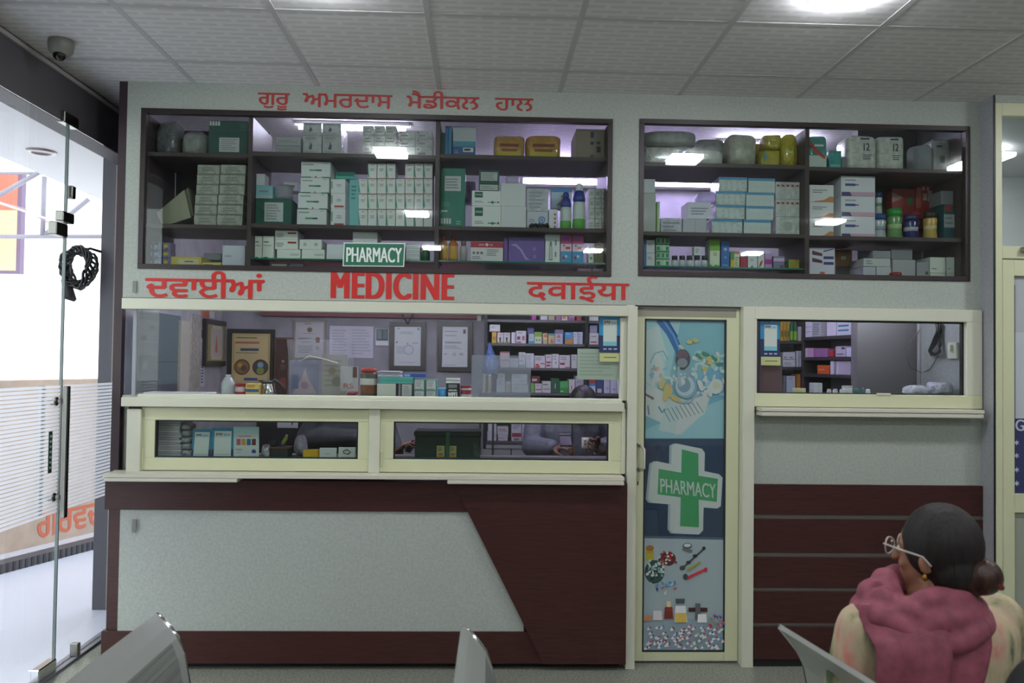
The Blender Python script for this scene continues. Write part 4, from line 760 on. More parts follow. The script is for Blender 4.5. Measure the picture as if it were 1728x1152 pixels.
RD='r.04,.72,.16,.84,a83a3c;r.24,.72,.36,.84,a83a3c;r.44,.72,.56,.84,a83a3c;r.64,.72,.76,.84,a83a3c;r.84,.72,.96,.84,a83a3c;r.2,0,.21,1,9ba09a;r.4,0,.41,1,9ba09a;r.6,0,.61,1,9ba09a;r.8,0,.81,1,9ba09a'
for j,(y0,y1) in enumerate(((366,397),(336.5,366),(307,336.5))): C(1309,y0,1358,y1,'~b7bdb6',RD if j!=0 else 'o.5,.5,.2,a9afa0;r.2,0,.21,1,9ba09a;r.6,0,.61,1,9ba09a','wrapped block of red-marked cartons, %s of three by the divider'%['bottom','middle','top'][j],name='wrapped_pack',cat='pack',D=.16)
row(S['B1'][1])
for j,(y0,y1) in enumerate(((427,452),(405,427))): C(1086,y0,1105,y1,'ccd0d0','r0,0,.25,1,3f74b0;t.35,.55,.9,.75,2','white carton with blue side, %s of the pair at the cabinet corner'%['lower','upper'][j],D=.1)
for j,(y0,y1) in enumerate(((426,452),(401,426))):
    C(1107,y0,1130,y1,'~b3ccb4','r0,.0,1,.12,2f8a56;r.0,.5,1,.62,2f8a56;r.06,.66,.28,.95,2f8a56;r.4,.66,.62,.95,2f8a56;r.72,.66,.94,.95,2f8a56;r.06,.14,.28,.4,2f8a56;r.72,.14,.94,.4,2f8a56','green-patterned white pack, %s of two next to the blue-sided cartons'%['lower','upper'][j],name='wrapped_pack',cat='pack',D=.1)
for k in range(5):
    bottle(1134+k*12.6,431,1145.5+k*12.6,452,[('body','c9ccd2',[(0,0),(.9,0),(.9,.55),(.6,.68)],.3),('cap','33373e',[(0,.66),(.8,.66),(.85,1),(0,1)],.3)],'small white jar with black lid, %s of the row of five under film'%ORD[k],name='small_jar',cat='jar',group='row of five small black-lidded jars')
C(1171,416,1183,431,'c3cac6','t.2,.2,.8,.8,3','little pale carton standing above the black-lidded jars',D=.04,dY=0.0)
C(1198,403,1215,453,'c3cfb0','r0,.6,1,1,79b03a;o.5,.48,.18,8b6a5a;o.5,.48,.13,c3cfb0;p0,0,.0,.15,.3,.05,.6,.12,1,.08,1,0,4f9a3f','white carton with lime top beside the blue carton',D=.1); C(1217,407,1231,453,'2f63a8','o.5,.7,.2,9fb8dc;o.5,.4,.12,9fb8dc;t.2,.08,.8,.14,1,9fb8dc','blue carton beside the lime-topped one',D=.1)
C(1233,424,1248,453,'c9cda0','r0,0,.4,.5,d8b82f;r0,.5,.4,1,3f8f4a;r.4,.85,1,1,c0452f;t.5,.1,.9,.7,4','yellow, green and white carton beside the blue carton',D=.1); C(1249,433,1261,453,'9b3040','','small crimson carton between the yellow-green and white cartons',D=.1)
C(1262,429,1278,454,'cdd0cf','p.1,0,.5,.25,.6,0,2f6a4a;t.2,.5,.8,.7,2','white carton with green foot under the reflected lamp',D=.1); C(1279,429,1290,454,'cfcccb','p.1,.1,.4,.5,.8,.6,.5,.2,b04038','white carton with red leaf print',D=.1); C(1291,427,1303,454,'b08ab8','r0,.3,1,.6,a83a94','mauve carton with magenta stripe',D=.1)
C(1305,432,1324,454,'7f7290','r.0,.6,1,.85,c9b8d8;r.6,.1,.9,.3,5a4f6a','greyish violet carton near the divider',D=.1); C(1331,438,1359,454,'8a8a3a','r0,0,.12,1,5fbf3a;r.45,.2,.6,1,d07a2f;r.7,.1,.9,.5,a89a4a','low olive carton with orange stripe by the divider',D=.1)
row(S['B1'][0])
for k,(a,c_,cc,lb) in enumerate(((1094,1106,'c9b8b4','pinkish'),(1112,1118,'b89a4a','ochre'),(1150,1168,'c3c3c9','pale'),(1176,1196,'b3b8c0','grey'),(1213,1238,'b9a8c0','lilac'))): C(a,457,c_,466,cc,'','small %s packet on the floor of the cabinet under the glass shelf'%lb,D=.05)
# ---- bay 2
row(S['B2'][2])
bag(1364,227,1398,288,'3f9a8a','wrap','teal and white diaper pack against the divider, top shelf',name='diaper_pack',cat='pack',seed=40,sq=.4,lump=.05,style='r.05,.05,.9,.4,c3d0c4;p0,.75,.3,.5,.8,.3,.85,.38,.4,.6,.05,.85,b04038;t.3,.62,.9,.75,1,d9e4dc')
C(1399,254,1420,289,'~2f8f86','r.1,.05,.9,.3,5fb0a4','small teal pack beside the diaper pack',name='wrapped_pack',cat='pack',D=.12)
bag(1420,262,1432,289,'b9c0bc','plastic','sliver of clear plastic between teal pack and white bag',seed=44,D=.1)
for k,(a,c_,y0) in enumerate(((1430,1482,223),(1483,1529,226))):
    bag(a,y0,c_,289,'c3c6ba','cloth',['white pack of pads with black number two, first of the pair','white pack of pads with black number two, second of the pair'][k],name='pad_pack',cat='pack',seed=41+k,sq=.35,lump=.04,style='t.42,.84,.72,.92,1,2f2f33;w.52,.56,.72,.76,33363a,12;t.5,.3,.8,.46,3,55585a')
bag(1545,242,1577,291,'8fa898','plastic','clear green-tinged plastic bag beside the dim white pack',seed=45,D=.12); bag(1574,228,1622,291,'8b8f8a','cloth','dimmer white pad pack at the dark end of the top shelf',name='pad_pack',cat='pack',seed=46,sq=.35,lump=.04,dY=.03,style='t.2,.7,.7,.82,1,3a3c40;r.4,.3,.65,.5,55585a')  # shade of the dark end is put into the last pack's greyer colour
row(S['B2'][1])
for j,(y0,y1) in enumerate(((368,404),(341,368),(312,341))): C(1366,y0,1407,y1,'cfd0cf','p.2,.05,.6,.12,.85,.34,1,.3,1,0,.2,0,c98a4a;t.12,.5,.8,.75,2','white carton with orange wave, %s of three by the divider'%['bottom','middle','top'][j],group='stack of orange-wave cartons',D=.16)
for j,(y0,y1) in enumerate(((365,405),(331,365),(297,331))): C(1419,y0,1477,y1,'cdced2','r.12,.5,.42,.62,2f4f94;r.42,.53,.52,.59,a84a6a;r.02,.0,1,.2,d0a4b8;p.02,0,.02,.2,.26,.2,.32,0,4a3f74;t.12,.74,.6,.84,1','white carton with pink and violet foot, %s of the tall three'%['bottom','middle','top'][j],group='stack of pink-footed cartons',D=.3,dY=-.005)
JAR=lambda c,l,lid:[('body',c,[(0,0),(.9,0),(1,.06),(.86,.42),(1,.7),(.9,.76)],.2),('label',l,[(.885,.3),(.895,.42),(.93,.5)],.4),('lid',lid,[(0,.76),(.95,.76),(.95,1),(0,1)],.35)]
bottle(1477,360,1500,405,JAR('b9bfc0','8b9aa8','27508a'),'white jar with blue lid beside the pink-footed cartons',name='jar',cat='jar'); bottle(1480,324,1491,360,JAR('b3bab4','7d8f80','263f6a'),'small pale jar with navy lid on the blue-lidded jar',name='jar',cat='jar')
bottle(1503,351,1528,405,JAR('6f9a5f','a8c48a','2a9a3f'),'bulging green jar with bright green lid',name='jar',cat='jar'); bottle(1531,361,1556,405,JAR('2a2f6a','b9b4c0','332f5f'),'navy jar in front of a red one',name='jar',cat='jar'); bottle(1540,355,1560,405,JAR('8a2f2f','a04a3a','a8332a'),'red jar with red lid behind the navy jar',name='jar',cat='jar',dY=.12)
bottle(1564,355,1587,405,JAR('c9a85a','d8c48a','3a2f26'),'honey-coloured jar with dark lid',name='jar',cat='jar')
C(1505,319,1544,404,'8f2f2a','r.7,.72,.9,.86,3f7a3f;p0,.75,.0,.95,.5,.85,b9827a','red gift carton standing behind the green jar',D=.08,dY=.2); C(1545,309,1587,404,'9b2f2a','r.05,.58,.3,.95,c0685a;r.4,.72,.62,.84,c9b4ac;r.66,.7,.9,.9,c3a89f;r.35,.9,.5,.97,c9b4ac;r.6,.9,.75,.97,c9b4ac','red gift carton with pale panels behind the dark-lidded jar',D=.08,dY=.2)
C(1593,345,1627,406,'1f4f56','r.0,.35,1,.72,a9b4b0;t.1,.4,.9,.68,2;r.1,.8,.7,.98,a83f3a','dark teal carton with pale band at the cabinet end',D=.14); C(1588,322,1615,345,'77787c','','grey box on the dark teal carton',D=.12,dY=.01)
row(S['B2'][0])
C(1366,418,1409,468,'c9c6d0','p.1,.75,.5,.7,.5,.8,.1,.9,5f2a3a;p.1,.5,.5,.45,.5,.55,.1,.65,5f2a3a;r.55,.6,.95,.7,3f3f7a;r.55,.4,.95,.5,3f3f7a;r.4,.05,.6,.15,c9683f;p.55,.85,.95,.95,.95,.98,.55,.9,3f3f7a','white carton with maroon and navy stripes on the cabinet floor',D=.16)
C(1411,421,1438,449,'9b7042','r.3,.4,.6,.6,c9c0b4','tan cardboard carton behind the grey boxes',name='cardboard_box',D=.1,dY=.17); C(1411,449,1438,468,'55504c','','dark box under the tan cardboard carton',D=.1,dY=.17)
C(1456,450,1478,468,'a9a9b2','','grey box at the foot of the slanted pile, cabinet floor'); C(1479,450,1504,468,'b3b6b4','','white box beside the grey one at the foot of the pile'); C(1457,436,1503,450,'b9bcb8','t.1,.2,.4,.8,2','wide pale box lying across two boxes'); C(1473,423,1503,436,'8b8b8d','','small grey box on top of the wide pale box')
C(1506,438,1545,468,'9b9c9c','','mid grey carton beside the red round lid'); C(1504,419,1540,438,'77777a','','dark grey box topping the mid grey carton')
C(1547,442,1568,468,'8b8b8f','r.7,.2,.9,.4,444','grey carton with dark clip mark',D=.12)
for k,(a,c_) in enumerate(((1569,1596),(1598,1624))): C(a,461,c_,470,'b9c0b4','','low pale box beneath the %s white cube at the cabinet end'%['first','second'][k],D=.14); C(a,434,c_,461,'c0c8ba','t.1,.2,.5,.35,1','white cube box, %s of two at the cabinet end'%['first','second'][k],D=.14)
b=MB(); p=W(1514,466,.05); z=S['B2'][0]; b.lathe((p.x,.066,z),[(.001,0),(.028,0),(.03,.004),(.03,.018),(.026,.022),(.001,.022)],mat('8f2420',.3),20); tag(b.build('round_lid'),'red round lid lying on the cabinet floor','lid')
# ---------------- shop counter interior ----------------
b=MB(); b.box(XL+.005,xp0-.01,.012,.26,zg0-.022,zg0-.002,mat('b9b9ac',.5)); b.box(XL+.01,XL+.03,.03,.25,0,zg0-.022,mat('8b8b84',.5)); b.box(xp0-.035,xp0-.015,.04,.25,0,zg0-.022,mat('8b8b84',.5))
tag(b.build('inner_shelf'),'cream shelf right behind the big counter window','shelf')
b=MB(); zd=W(640,776,.02).z; b.box(XL+.035,xp0-.04,.02,.29,zd-.03,zd,mat('6d6560',.5)); b.box(XL+.06,XL+.10,.1,.27,0,zd-.03,mat('4a3a36',.5)); b.box(xp0-.1,xp0-.06,.1,.27,0,zd-.03,mat('4a3a36',.5)); tag(b.build('shop_desk'),'narrow brown desk top behind the sliding windows','desk')
def framed(px0,py0,px1,py1,label,style,fc='3a352f',bg='c9c6c0',fw=.02,fr=None,off=-.02,name='framed_picture',cat='picture',D=.018):
    row(0,off,fr or FR((0,BACK,0)),tol=0); f=CTX['fr']; ym=(py0+py1)/2; xm=(px0+px1)/2; u0=f.at(px0,ym,off)[0]; u1=f.at(px1,ym,off)[0]; z1=f.at(xm,py0,off)[1]; z0=f.at(xm,py1,off)[1]
    t=thing(name,label,cat,f.P((u0+u1)/2,off+D,z0))
    def bx(a,c,za,zb,o0,o1,mt): m=MB(); m.fbox(f.P(a,o0,za),f.u*(c-a),f.n*(o1-o0),Vector((0,0,zb-za)),mt,.001); return m
    if fw:
        m=MB()
        for a,c,za,zb in ((u0,u1,z0,z0+fw),(u0,u1,z1-fw,z1),(u0,u0+fw,z0+fw,z1-fw),(u1-fw,u1,z0+fw,z1-fw)): m.fbox(f.P(a,off,za),f.u*(c-a),f.n*D,Vector((0,0,zb-za)),mat(fc,.35),.001)
        m.build('frame',t)
    m=bx(u0+fw,u1-fw,z0+fw,z1-fw,off+(.006 if fw else 0),off+D,mat(bg,.5)); prints(m,f,u0+fw,u1-fw,z0+fw,z1-fw,off+(.006 if fw else 0),style); m.build('printed_sheet',t); return t
GP='r.03,.02,.97,.98,a8955f;r.06,.03,.94,.97,c2b07c;t.1,.9,.9,.95,1,5f7a3a;t.08,.8,.94,.88,1,b0605f;r.22,.7,.7,.745,3f4f66;t.1,.65,.92,.68,1,6a6a5a;o.27,.42,.21,6d3f2f;o.27,.42,.17,8a6a3f;o.22,.45,.06,c09a4a;o.32,.4,.08,5f4a3a;o.75,.42,.21,5a2f2a;o.75,.42,.17,3f4a4f;o.75,.46,.08,7fa0b0;o.75,.36,.1,7d8f3f;r.33,.19,.68,.235,3a5a8a;t.15,.1,.85,.16,1,a8332a'
framed(383,555,463,668,'gold framed poster with two round medallions on the back wall',GP,'2a2827','c2b07c',.03)
framed(461,569,493,668,'dark red picture behind the clear plastic sheet','r.08,.05,.92,.95,4a2f28;o.5,.5,.2,5f4a3a;r.3,.1,.7,.3,7a3f30;o.5,.6,.1,8a8a70','6a4a30','4a2f28',.014)
CERT='t.3,.93,.6,.97,1,9a5a50;o.5,.78,.09,6a6a4a;t.25,.66,.75,.69,1,9a7f7a;t.12,.5,.62,.56,2,6a6a70;t.2,.42,.6,.45,1,6a6a70;r.72,.42,.86,.56,4a3430;o.79,.54,.05,9a6a50;t.1,.12,.62,.34,4,8a8a90;r.74,.22,.84,.32,8f9094'
framed(495,540,549,606,'certificate with small portrait photo in a thin frame',CERT,'8a7f74','b0aeb0',.012)
framed(556,550,630,604,'wide pale printed sheet pinned on the back wall','t.06,.1,.42,.9,9,a3a2ab;t.5,.1,.95,.92,9,a3a2ab;r.46,0,.465,1,9b99a4','','b9b6c4',0,D=.004,off=-.006,name='pinned_sheet',cat='paper')
framed(634,555,656,583,'small dark calendar card with white foot on the wall','r.05,.3,.95,.98,3f4a4a;r.12,.4,.45,.92,6a7a78;r.55,.4,.9,.92,59686a','','c9c9cf',0,D=.006,off=-.008,name='wall_calendar',cat='calendar')
DOC='t.1,.93,.25,.97,1,6d7a74;o.9,.94,.04,6a7478;t.2,.8,.8,.88,2,9aa29a;o.1,.6,.03,3a3f5a;o.5,.57,.04,b8a08a;t.68,.56,.92,.6,2,8a7f9a;t.08,.3,.75,.5,5,9aa0a4;o.55,.41,.2,a9aeb4;o.55,.41,.14,bfc4cc;t.2,.06,.9,.1,2,9a9aa4'
framed(657,543,718,625,'framed white licence with round seal, beside the calendar card',DOC,'45413d','c3c6c9',.032)
DOC2='r.82,.83,.92,.93,4f5156;t.1,.86,.75,.9,1,8a8f8f;t.1,.75,.7,.8,1,9aa29a;t.1,.58,.85,.63,2,55575c;t.08,.44,.85,.54,3,9aa0a4;t.08,.3,.22,.34,1,b0605a;o.48,.31,.06,55575c;o.48,.31,.045,c3c6c9;t.68,.29,.88,.35,2,6a6d80;t.05,.03,.7,.06,1,8a8a94'
framed(738,543,797,627,'framed white licence nearest the goods shelves',DOC2,'3f3b38','c6c9cc',.032)
b=MB(); p0=W(440,530,BACK-.06); p1=W(812,538,BACK-.06); b.box(p0.x,p1.x,BACK-.07,BACK-.002,p1.z,p1.z+.16,mat('6f3f42',.6)); tag(b.build('wall_pelmet'),'dull red board running along the top of the back wall','board')
# inclined dark straps of a hanging cable above the first licence
b=MB(); P=lambda x,y,Y=BACK-.03: W(x,y,Y); b.tube([P(676,524,BACK-.09),P(688,546,BACK-.05),P(700,524,BACK-.09)],.009,mat('2f2626',.6),6); tag(b.build('hanging_strap'),'dark V shaped strap hanging over the framed licence with the seal','strap')
# side wall at the left
FL=FR((XL,0,0),(0,1,0))
def side(px0,py0,px1,py1,label,style,name,cat,col,D,off): 
    row(0,off,FL,tol=0); return C(px0,py0,px1,py1,col,style,label,name=name,cat=cat,D=D)
side(240,528,304,662,'grey-green glass shutter set in the side wall of the shop','r.0,.38,1,.39,3f4a4a;r.02,.3,.14,.39,7fb09a;r0,0,1,.1,4a4a50','side_shutter','shutter','58696a',.015,-.016)
side(305,541,320,663,'pale beige post on the side wall beside the grey-green shutter','','wall_post','post','a9a596',.03,-.032)
side(322,530,339,666,'crinkled pale panel strip on the side wall','','wall_panel','panel','~a9a69c',.01,-.012)
side(338,553,346,652,'tall narrow notice with a dark head on the side wall','r.1,.82,.9,.98,2f343f;t.2,.05,.8,.75,14,4a4a55','paper_notice','notice','aaaab4',.004,-.006)
framed(348,540,384,617,'dark framed picture with orange figure on the side wall','r.1,.05,.9,.95,8a8458;r.2,.12,.85,.88,b0a8a0;p.5,.2,.42,.3,.5,.75,.58,.3,b8683a;r.25,.88,.8,.97,b9b59a;r.25,.04,.8,.12,b9b59a','2b2622','8a8458',.03,fr=FL,off=-.03,D=.026)
side(340,524,362,536,'orange and white sticker above the side wall picture','r0,0,.6,1,b8684a','wall_sticker','sticker','b9b4b0',.003,-.005)
b=MB(); q=W(338,664,.14); b.box(-1.66,-1.35,.05,.2,zg0-.0013,zg0+.012,mat('d8d8dc',.5),.002); tag(b.build('paper_tray'),'low white tray by the shutter on the inner shelf','tray')
# ---- goods on the inner shelf
row(zg0-.002,.10,tol=.05)
bottle(370,632,393,668,[('body','b3b6ba',[(0,0),(.95,0),(1,.06),(1,.58),(.55,.86),(.42,.9)],.2),('cap','c9c9c9',[(0,.88),(.4,.88),(.4,1),(0,1)],.4)],'translucent white jug near the side wall',name='plastic_jug',cat='jug')
bottle(395,646,413,668,[('body','a8303a',[(0,0),(.95,0),(1,.05),(1,.82)],.35),('label','c9b4b8',[(1.01,.3),(1.02,.32),(1.02,.66),(1.01,.68)],.5),('lid','8f2630',[(0,.8),(1.05,.8),(1.05,1),(0,1)],.35)],'red tin with pale label beside the jug',name='red_tin',cat='tin')
C(414,647,437,669,'c2a85a','r0,.3,1,.55,3f5f8f;t.1,.65,.9,.9,2,a8332a','gold and blue box between the red tin and the steel kettle',D=.08)
t=thing('steel_kettle','stainless steel kettle with black lid and handle','kettle',(0,0,0)); c=W(451,668,.17); c.z=zg0-.001; t.location=c; t['_b']=tuple(c)
b=MB(); b.lathe(c,[(.001,0),(.044,0),(.046,.004),(.044,.018),(.036,.042),(.029,.056),(.028,.062)],mat('b5b2ad',.2,1),28); b.build('body',t)
b=MB(); b.lathe(c,[(.029,.061),(.031,.064),(.03,.072),(.018,.076),(.001,.077)],mat('1d1d20',.35),24); b.prism([c+Vector((-.022,-.01,.062)),c+Vector((-.052,-.01,.076)),c+Vector((-.02,-.01,.076))],(0,.02,0),mat('1d1d20',.35)); b.build('lid',t)
b=MB(); b.tube([c+Vector((.015,0,.072)),c+Vector((.04,0,.074)),c+Vector((.062,0,.06)),c+Vector((.078,0,.035)),c+Vector((.084,0,.008))],[.007,.009,.010,.009,.007],mat('1d1d20',.35),10); b.build('handle',t)
# clear plastic roll sheet
t=thing('plastic_sheet','big clear crumpled plastic sheet standing on the inner shelf','plastic',(W(540,668,.2).x,.2,zg0)); b=MB(); x0=W(486,600,.2).x; x1=W(598,600,.2).x; zt2=W(540,573,.2).z
def fn(u,v): return Vector((x0+(x1-x0)*u,.19+.02*math.sin(u*9+v*4)+.012*math.sin(v*11-u*5),zg0+(zt2-zg0)*v*(1-.25*max(0,u-.7))))
b.grid(fn,26,16,mat('f4f4f6',.12,.13,kind='plastic')); b.build('sheet',t)
b=MB(); b.tube([W(508,608,.17),W(522,600,.17),W(545,605,.17),W(570,612,.17)],.0022,mat('d8d8d8',.2),5); b.build('fold',t)
framed(488,608,541,668,'faded pink and blue picture leaning behind the clear plastic sheet','r.05,.05,.95,.9,77748c;p.1,.05,.4,.5,.5,.8,.6,.5,.9,.05,a88f98;o.5,.3,.12,8f6f86;r.1,.2,.3,.6,5a608c','','85809a',0,fr=FY,off=.225,D=.006,name='leaning_picture'); framed(543,598,586,668,'faded cream leaflet leaning behind the clear plastic sheet','t.1,.2,.9,.9,6,8f8578;o.4,.6,.15,8a7a60;o.6,.35,.2,77705f','','a09a8c',0,fr=FY,off=.225,D=.006,name='leaning_leaflet',cat='leaflet')
framed(574,618,604,660,'pale card printed with red letters behind the sweet jar','r.7,.55,.95,.98,6a4f3f;w.2,.12,.75,.32,b0433f,RS','','b5b2b0',0,fr=FY,off=.215,D=.004,name='leaning_card',cat='card')
row(zg0-.002,.10,tol=.05)
bottle(606,621,635,669,[('body','5f5650',[(0,0),(.9,0),(1,.06),(1,.8),(.86,.86)],.08),('label','c3c2be',[(1.01,.42),(1.015,.43),(1.015,.62),(1.01,.64)],.5),('band','7d4a2c',[(1.005,.12),(1.01,.13),(1.01,.4),(1.005,.41)],.4),('lid','b8332a',[(0,.86),(.9,.86),(.9,1),(0,1)],.35)],'clear sweet jar with red lid and cream label',name='sweet_jar',cat='jar')
C(636,647,668,669,'b9bab0','','plain off-white carton under the teal box'); C(675,647,697,669,'3f4240','','dark carton with white label under the teal box',child=('label','r.15,.12,.9,.95,b9b9b4;t.25,.2,.85,.85,5'))
C(640,636,697,647,'4f9f94','r.0,.4,1,.5,3f8f84','flat teal carton lying across two cartons',D=.16)
for k in range(4): C(637+k%2*2,633.8-k*2.6,676-(k%3)*2,636.4-k*2.6,['c3c4ca','a8a9b4','cfcfd4','b3a8b8'][k],'r0,.2,1,.45,8f90a0','white booklet, %s of the pile on the teal carton'%['bottom','second','third','top'][k],name='booklet',cat='booklet',D=.12,group='pile of white booklets')
C(681,630,718,637,'33509b','r.02,.1,.3,.8,aab3cf','blue carton lying flat beside the booklets',D=.08,dY=.05)
for i in range(2):
    for j in range(2):
        a=698+i*20; C(a,[659,640][j],a+19,[669,659][j],'4f8f88','r.12,.06,.9,.92,c3c2c0;t.2,.3,.85,.85,4;r.14,.1,.8,.16,55575c;r.08,.06,.12,.92,b87a78','teal carton with cream label, %s one %s'%(['lower','upper'][j],['beside the dark carton','beside the blue cup'][i]),D=.12)
bottle(739,654,753,670,[('body','3f8fc9',[(0,0),(.95,0),(1,.05),(1,.88)],.4),('rim','8fc3e0',[(0,.86),(1.03,.86),(1.03,1),(0,1)],.4)],'small sky blue tub beside the wipes canister',name='blue_tub',cat='tub')
t=bottle(752,638,776,670,[('body','d0d0cc',[(0,0),(.95,0),(1,.04),(1,.84),(.96,.86)],.35),('lid','c9c9c2',[(0,.86),(1,.86),(1,1),(0,1)],.35)],'white wipes canister with black label',name='wipes_canister',cat='canister')
p=Vector(t['_b']); r_=(W(776,650,.1).x-W(752,650,.1).x)/2; b=MB(); h_=W(764,638,.1).z-zg0; n=14
for i in range(n): 
    a0=math.pi*(1.08+.84*i/n); a1=math.pi*(1.08+.84*(i+1)/n); e=r_*1.01; b.quad([p+Vector((e*math.cos(a0),e*math.sin(a0),h_*.03)),p+Vector((e*math.cos(a1),e*math.sin(a1),h_*.03)),p+Vector((e*math.cos(a1),e*math.sin(a1),h_*.76)),p+Vector((e*math.cos(a0),e*math.sin(a0),h_*.76))],mat('1f2024',.4))
b.build('label',t); b=MB(); y_=-r_*1.03
for tx,x0,x1,z0_,z1_ in (('WIPES',-.68,.68,.06,.3),('ANTIBACTERIAL',-.6,.6,.36,.44),('Sugarwell',-.62,.62,.52,.7)): 
    if tx=='Sugarwell': b.box(p.x-r_*.6,p.x+r_*.6,p.y+y_-.0002,p.y+y_,p.z+h_*.52,p.z+h_*.7,mat('77797c',.5)); continue
    text_on(b,tx,(p.x+x0*r_,p.y+y_,p.z+h_*z0_),((x1-x0)*r_,0,0),(0,0,h_*(z1_-z0_)),mat('d9d9d6',.5),bold=.05)
b.build('lettering',t)
bottle(777,650,796,670,[('body','b9b4b4',[(0,0),(.95,0),(1,.05),(1,.8)],.35),('label','962f38',[(1.01,.3),(1.02,.32),(1.02,.62),(1.01,.64)],.5),('lid','8f2a30',[(0,.78),(1,.78),(1,1),(0,1)],.35)],'small tub with red lid and red label band',name='red_lid_tub',cat='tub')
b=MB(); p0=W(795,670,.06); p1=W(896,600,.06); b.box(p0.x,p1.x,.06,.064,zg0-.001,p1.z,mat('e4ecec',.05,.14,kind='film')); tag(b.build('acrylic_screen'),'clear acrylic screen standing before the goods shelves','screen')
# notices on the glass
t=thing('payment_sticker','blue payment sticker taped inside the big counter window','sticker',W(1029,595,-.003)); 
def paysticker(t,x0,x1,y0,y1,ysplit,Y):
    f=FR(); 
    def rect(a,c,d,e,col,nm,dy): p=W(a,(d+e)/2,Y).x; q=W(c,(d+e)/2,Y).x; xm=(x0+x1)/2; m=MB(); m.box(p,q,Y-dy-.0006,Y-dy,W(xm,e,Y).z,W(xm,d,Y).z,mat(col,.35)); return m.build(nm,t) if nm else (p,q)
    rect(x0,x1,y0,ysplit,'2f8fc0','upper_half',0); rect(x0,x1,ysplit,y1,'27375f','lower_half',0); w=x1-x0; h=y1-y0
    rect(x0+w*.2,x1-w*.15,y0+h*.08,y0+h*.82,'c9d3c8','white_field',.0008); rect(x0+w*.2,x1-w*.15,y0+h*.70,y0+h*.82,'7fc0cc','footer',.0016)
    m=MB(); o=W(x0+w*.25,y0+h*.19,Y-.003); a=W(x0+w*.55,y0+h*.19,Y-.003); a2=W(x0+w*.56,y0+h*.19,Y-.003); a3=W(x0+w*.8,y0+h*.19,Y-.003); hh=W(x0,y0,Y).z-W(x0,y0+h*.09,Y).z
    text_on(m,'pay',o,Vector((a.x-o.x,0,0)),Vector((0,0,hh)),mat('23305c',.4),bold=.04); text_on(m,'tm',a2,Vector((a3.x-a2.x,0,0)),Vector((0,0,hh*.75)),mat('4fb4e0',.4),bold=.04); m.build('lettering',t)
    m=MB(); 
    for k in range(3): xx=x0+w*(.2+.25*k); p=W(xx,y0+h*.91,Y); q=W(xx+w*.16,y0+h*.91,Y); m.box(p.x,q.x,Y-.0012,Y-.0006,p.z-.003,p.z+.003,mat('c3c9d8',.4))
    m.build('print',t)
paysticker(t,1011,1046,535,594,566,-.001)
b=MB(); p0=W(1012,610,-.002); p1=W(1045,596,-.002); b.box(p0.x,p1.x,-.003,-.001,p0.z,p1.z,mat('c3c98a',.6)); prints(b,FY,p0.x,p1.x,p0.z,p1.z,-.003,'t.2,.4,.9,.6,1,5a5a4a'); tag(b.build('yellow_note'),'yellow slip below the blue sticker on the big window','note')
b=MB(); p0=W(974,640,.016); p1=W(1044,589,.016); b.box(p0.x,p1.x,.014,.016,p0.z,p1.z,mat('d0d8c8',.6)); prints(b,FY,p0.x,p1.x,p0.z,p1.z,.014,'t.05,.1,.9,.9,7,bcc5b6'); tag(b.build('paper_notice'),'large blank pale notice inside the big window beside the sticker','notice')
b=MB(); p0=W(805,541,-.002); p1=W(812,532,-.002); b.box(p0.x,p1.x,-.003,-.001,p0.z,p1.z,mat('c3c6cc',.6)); tag(b.build('price_tag'),'tiny white tag at the top of the big window','tag')
t=thing('payment_sticker','blue payment sticker in the small window','sticker',W(1299,600,-.0)); paysticker(t,1283,1316,543,602,572,.004)
b=MB(); p0=W(1284,616,.003); p1=W(1317,602,.003); b.box(p0.x,p1.x,.001,.003,p0.z,p1.z,mat('c3c78a',.6)); prints(b,FY,p0.x,p1.x,p0.z,p1.z,.001,'t.2,.4,.9,.6,1,5a5a4a'); tag(b.build('yellow_note'),'yellow slip below the sticker of the small window','note')
b=MB(); p0=W(1285,665,.03); p1=W(1320,617,.03); b.box(p0.x,p1.x,.03,.06,p0.z,p1.z,mat('7a5a60',.3)); tag(b.build('pink_folder'),'dull pink plastic folder under the yellow slip','folder')
# ---- goods shelves on the back wall
Yc2=1.26; ux0=W(822,600,Yc2).x; ux1=W(1080,600,Yc2).x; up0=W(986.5,600,Yc2).x; up1=W(992.5,600,Yc2).x
zs=[W(930,y,Yc2).z for y in (745,663,621,580,540)]; NVY=mat('232330',.5)
t=thing('shelf_unit','dark shelf unit full of medicine cartons on the back wall','shelf unit',(ux0,Yc2,0))
for a,c_ in ((ux0-.018,ux0),(up0,up1),(ux1,ux1+.018)): b=MB(); b.box(a,c_,Yc2,BACK-.01,.0,2.1,NVY); b.build('upright',t)
for z in zs+[2.02]: b=MB(); b.box(ux0,ux1,Yc2,BACK-.012,z-.016,z,mat('5a565c',.4)); b.build('shelf',t)
b=MB(); b.box(ux0,ux1,BACK-.012,BACK-.004,.0,2.1,mat('2c2b30',.6)); b.build('back_board',t)
for a,c_ in ((813,862),(863,912),(913,987)):
    m=MB(); x0=W(a,760,Yc2).x; x1=W(c_,760,Yc2).x; z1=zs[0]-.05; m.box(x0+.002,x1-.002,Yc2-.016,Yc2-.001,.1,z1,mat('a3a0a6',.4)); m.box(x0+.03,x1-.03,Yc2-.018,Yc2-.0165,z1-.12,z1-.05,mat('33333a',.4)); m.build('cabinet_door',t)
m=MB(); m.box(ux0,ux1,Yc2-.02,Yc2-.001,zs[0]-.045,zs[0]-.022,mat('a3a0a6',.4)); m.build('rail',t)
def R2(z,items,Y=Yc2+.015):
    row(z,Y,tol=.05)
    for it in items:
        x0,y0,x1,y1,c,s,l=it[:7]; C(x0,y0,x1,y1,c,s,l,D=it[7] if len(it)>7 else .12,dY=it[8] if len(it)>8 else 0)
